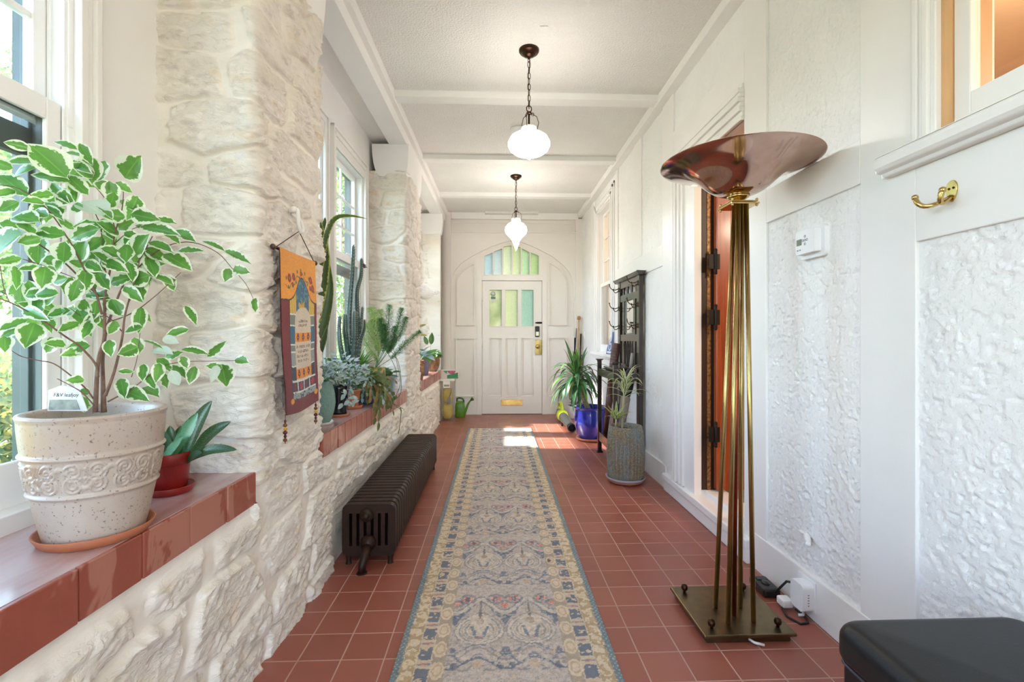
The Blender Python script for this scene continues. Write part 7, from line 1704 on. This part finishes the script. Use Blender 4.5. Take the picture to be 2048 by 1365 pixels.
mb = MB(); mb.tube(smooth([p + Vector((-.035, -.01, .05)), p + Vector((-.005, -.01, .055)), p + Vector((.004, -.022, .025)), p + Vector((.006, -.022, -.01)), p + Vector((.004, 0.005, -.034)), p + Vector((.0, .034, -.015)), p + Vector((-.01, .030, .02)), p + Vector((-.035, .012, .045))], 5), .0075, 10); mb.ball(p + Vector((-.018, -.01, .054)), (.014, .016, .014), 10, 8)
tag(mb.build('wall_hook', M['paintflat']), 'white painted loop hook in the stone that holds the banner cord', 'hook')

# ================================================================ ACCESS SIGN ON THE FAR WINDOW SILL
sg = thing('access_sign', 'small blue and white wheelchair access sign standing on the far window sill', 'sign', (1.318, 5.45, 1.0))
S = lambda a, b2, t: (1.312 + t + b2 * 0.10, 5.58 - a, 1.0 + b2)
mb = MB(); mb.plate([[(0, 0), (.25, 0), (.25, .255), (.15, .255), (.02, .06)]], 0, .004, S); mb.build('board', mat('blue_sign_print', lin(72, 98, 172), .4), sg)
WI = mat('white_sign_print', lin(238, 240, 244), .4)
cir = lambda cx, cz, r, n=18: [(cx + r * math.cos(2 * PI * k / n), cz + r * math.sin(2 * PI * k / n)) for k in range(n)]
def arcband(cx, cz, r0, r1, a0, a1, n=16): return [(cx + r1 * math.cos(a0 + (a1 - a0) * k / n), cz + r1 * math.sin(a0 + (a1 - a0) * k / n)) for k in range(n + 1)] + [(cx + r0 * math.cos(a1 - (a1 - a0) * k / n), cz + r0 * math.sin(a1 - (a1 - a0) * k / n)) for k in range(n + 1)]
mb = MB()
for l in (cir(.150, .210, .018), [(.138, .188), (.162, .188), (.162, .125), (.205, .125), (.225, .062), (.212, .058), (.194, .108), (.138, .108)], arcband(.155, .100, .046, .060, 2.0, 5.9), [(.160, .160), (.198, .160), (.198, .148), (.160, .148)], [(.05, .012), (.23, .012), (.23, .034), (.05, .034)]): mb.plate([l], -.003, -.0005, S)
mb.build('wheelchair_symbol', WI, sg)

# ================================================================ OUTDOORS
gm = NT('lawn'); gm.set(Base_Color=gm.ramp(gm.noise(1.5, detail=8), [(0.3, lin(74, 90, 62)), (0.7, lin(104, 118, 82))]), Roughness=0.95)
g = MB(); g.add([(-60, -50, -.55), (-1.4, -50, -.55), (-1.4, 60, -.55), (-60, 60, -.55)], [(0, 1, 2, 3)]); g.add([(-1.4, -50, -.55), (20, -50, -.55), (20, YN - .2, -.55), (-1.4, YN - .2, -.55)], [(0, 1, 2, 3)]); g.add([(-1.4, 7.75, -.55), (20, 7.75, -.55), (20, 60, -.55), (-1.4, 60, -.55)], [(0, 1, 2, 3)])
struct(g.build('ground', gm.mat))
r7 = np.random.RandomState(77)
def foliage_mesh(mb, blobs, n, size):
    tot = sum(b[3] ** 2 for b in blobs); V, F, U = [], [], []
    for (x, y, z, r, fl) in blobs:
        m = int(n * r * r / tot); d = r7.normal(size=(m, 3)); d /= np.linalg.norm(d, axis=1)[:, None]; q = r * (0.45 + 0.55 * r7.rand(m) ** .5)
        c = np.array([x, y, z]) + d * q[:, None] * np.array([1, 1, fl])
        t = r7.normal(size=(m, 3)); t /= np.linalg.norm(t, axis=1)[:, None]; s = np.cross(t, r7.normal(size=(m, 3))); s /= np.linalg.norm(s, axis=1)[:, None]
        L_ = size * (0.7 + .6 * r7.rand(m))[:, None]; o = len(V)
        quad = np.stack([c - t * L_, c + s * L_ * .45, c + t * L_, c - s * L_ * .45], 1).reshape(-1, 3)
        V.extend(quad.tolist()); F.extend([(o + 4 * k, o + 4 * k + 1, o + 4 * k + 2, o + 4 * k + 3) for k in range(m)]); U.extend([(0.5, 0), (0, .5), (.5, 1), (1, .5)] * m)
    mb.add(V, F, U, smooth=False)
def leafy(name, a, b2, c3):
    t = NT(name); f = t.noise(1.6, detail=5); f2 = t.noise(14, detail=2)
    c = t.mix(t.ramp(f2, [(0.45, 0.0), (0.65, 1.0)]), t.ramp(f, [(0.35, a), (0.65, b2)]), c3)
    t.set(Base_Color=c, Roughness=0.6); tl = t.n.new('ShaderNodeBsdfTranslucent'); t.L(c, tl.inputs[0]); mx = t.n.new('ShaderNodeMixShader'); mx.inputs[0].default_value = .5; t.L(t.b.outputs[0], mx.inputs[1]); t.L(tl.outputs[0], mx.inputs[2]); t.L(mx.outputs[0], t.out.inputs['Surface']); return t.mat
LF = [leafy('maple_leaves', lin(86, 122, 84), lin(116, 150, 104), lin(152, 160, 106)), leafy('green_leaves', lin(72, 110, 62), lin(104, 142, 82), lin(140, 158, 98)), leafy('hedge_leaves', lin(72, 100, 70), lin(100, 128, 90), lin(160, 150, 86))]
def tree(label, x, y, blobs, trunk_h, lf, n, size, r=0.16):
    t = thing('tree', label, 'tree', (x, y, -.55), 'trees outside the windows'); mb = MB(); mb.tube([(x, y, -.6), (x + .05, y, trunk_h * .5), (x - .05, y + .05, trunk_h)], [r * 1.3, r, r * .6], 10)
    for k in range(7):
        b = blobs[k % len(blobs)]; mb.tube([(x, y, trunk_h * (.55 + .06 * k)), ((x + b[0]) / 2, (y + b[1]) / 2, trunk_h * .3 + b[2] * .65), (b[0], b[1], b[2])], [r * .5, r * .3, .03], 6)
    mb.build('trunk', M['bark'], t); mb = MB(); foliage_mesh(mb, blobs, n, size); f = mb.build('foliage', lf, t); f['kind'] = 'stuff'; return t
tree('leafy maple tree seen through the upper sash behind the fig', -9.0, 10.4, [(-9.0, 10.4, 5.6, 1.9, .9), (-10.4, 9.6, 4.2, 1.5, .9), (-8.0, 11.4, 4.0, 1.4, .9), (-9.2, 10.0, 3.0, 1.2, .8)], 4.2, LF[0], 3600, .12)
tree('tall green tree seen through the middle window beside the cactus', -4.6, 15.2, [(-4.6, 15.2, 4.2, 2.2, 1.1), (-3.7, 14.6, 2.6, 1.4, 1.0), (-5.4, 16.6, 5.6, 2.2, 1.0), (-4.0, 15.8, 6.4, 1.8, 1.0)], 5.0, LF[1], 9000, .10)
tree('broad tree far behind the maple outside the left window', -20, 17, [(-20, 17, 3.6, 2.8, 1), (-18, 20, 4.2, 2.4, 1), (-22, 14, 4.0, 2.6, 1)], 4.5, LF[1], 6000, .18, .25)
tree('large unseen tree added to block sun from the near porch windows', -7.8, 0.8, [(-7.8, 0.8, 7.4, 2.0, 1), (-7.8, 3.3, 7.3, 2.0, 1.0), (-8.0, -1.8, 7.4, 2.0, .9)], 6.2, LF[0], 14000, .22, .22)  # out of view, added so its crown keeps sun off the near bays
tree('pale green tree beyond the front door glass', 2.4, 18.5, [(2.4, 18.5, 4.0, 2.2, 1), (0.9, 19.2, 3.4, 1.8, 1), (4.2, 19.0, 3.4, 2.0, 1)], 4.5, LF[1], 7000, .13, .2)
def shrub(label, blobs, lf, n, size):
    x, y = blobs[0][0], blobs[0][1]; t = thing('shrub', label, 'shrub', (x, y, -.55), 'shrubs outside the windows'); mb = MB()
    for b in blobs: mb = MB(); mb.tube([(b[0], b[1], -.6), (b[0], b[1], b[2])], .03, 6); mb.build('stem', M['bark'], t)
    mb = MB(); foliage_mesh(mb, blobs, n, size); f = mb.build('foliage', lf, t); f['kind'] = 'stuff'
shrub('dense yellow flecked shrub low outside the left window', [(-3.6, 3.4, .35, .75, 1), (-4.2, 4.6, .3, .8, 1), (-3.2, 2.6, .1, .6, 1), (-4.8, 3.6, .5, .9, 1)], LF[2], 7000, .055)
shrub('leafy shrub outside the middle window below the tall green tree', [(-2.9, 8.6, .3, .7, 1), (-3.3, 10.0, .5, .9, 1), (-2.6, 7.4, .0, .6, 1)], LF[1], 5000, .055)
shrub('low hedge along the lawn far outside the left window', [(-12.0, 9.0, .1, .9, 1), (-11.8, 10.8, .1, .9, 1), (-12.2, 7.2, .1, .9, 1), (-11.8, 12.6, .1, .9, 1)], LF[2], 5000, .09)

# ================================================================ LIGHT
W = bpy.data.worlds.new('World'); scene.world = W; W.use_nodes = True
wn = W.node_tree.nodes; bg = wn['Background']; sky = wn.new('ShaderNodeTexSky'); sky.sky_type = 'NISHITA'; sky.sun_disc = False
sky.sun_elevation = math.radians(42); sky.sun_rotation = math.radians(90); sky.air_density = 0.9; sky.dust_density = 2.2; sky.ozone_density = 1.0
tn = wn.new('ShaderNodeMix'); tn.data_type = 'RGBA'; tn.blend_type = 'MULTIPLY'; tn.inputs[0].default_value = 1.0; tn.inputs[7].default_value = (1.04, 0.98, 0.925, 1)
W.node_tree.links.new(sky.outputs[0], tn.inputs[6]); W.node_tree.links.new(tn.outputs[2], bg.inputs[0]); bg.inputs[1].default_value = SKY_S
def light(name, kind, loc, energy, col=(1, 1, 1), rot=(0, 0, 0), **kw):
    l = bpy.data.lights.new(name, kind); l.energy = energy; l.color = col
    for k, v in kw.items(): setattr(l, k, v)
    o = bpy.data.objects.new(name, l); o.location = loc; o.rotation_euler = rot; COL.objects.link(o); return o
sun = light('sun', 'SUN', (-20, 6, 20), SUN_S, (1.0, 0.93, 0.82), angle=math.radians(2.5))
dv = Vector((0.78, -0.06, -0.62)).normalized(); sun.rotation_euler = dv.to_track_quat('-Z', 'Y').to_euler()
for i, (a, c) in enumerate(WIN):
    p = RL((XW - 0.19, (a + c) / 2, 1.67)); o = light('window_portal', 'AREA', p, 1.0, rot=(0, math.radians(-90), -PHI)); o.data.shape = 'RECTANGLE'; o.data.size = 1.9; o.data.size_y = c - a; o.data.cycles.is_portal = True
o = light('added_door_portal', 'AREA', (0.22, YN - 0.12, 1.36), 1.0, rot=(math.radians(90), 0, 0)); o.data.shape = 'RECTANGLE'; o.data.size = 1.96; o.data.size_y = 2.5; o.data.cycles.is_portal = True
for (x, y, zz1, e) in ((2.9, 0.6, 2.5, 60), (2.6, 2.0, 2.6, 14), (2.9, 5.9, 2.5, 50)): light('room_lamp', 'POINT', (x, y, zz1), e * ROOM_S, (1.0, 0.84, 0.64), shadow_soft_size=0.12)

# ================================================================ CAMERA
cam = bpy.data.cameras.new('camera'); cam.sensor_width = 36; cam.sensor_fit = 'HORIZONTAL'; cam.lens = FPX / 2048 * 36; cam.shift_y = -(1365 / 2 - HOR) / 2048; cam.clip_start = 0.05; cam.clip_end = 300
co = bpy.data.objects.new('camera', cam); COL.objects.link(co); co.location = (0, 0, EYE); co.rotation_euler = (PI / 2, 0, -YAW); scene.camera = co
vs = scene.view_settings; vs.view_transform = 'Standard'; vs.look = 'None'; vs.gamma = 1.0; vs.use_curve_mapping = False; vs.exposure = EXPO
scene.cycles.max_bounces = 10; scene.cycles.diffuse_bounces = 7; scene.cycles.glossy_bounces = 4; scene.cycles.transmission_bounces = 6; scene.cycles.transparent_max_bounces = 16; scene.cycles.sample_clamp_indirect = 8.0
scene.cycles.use_denoising = True
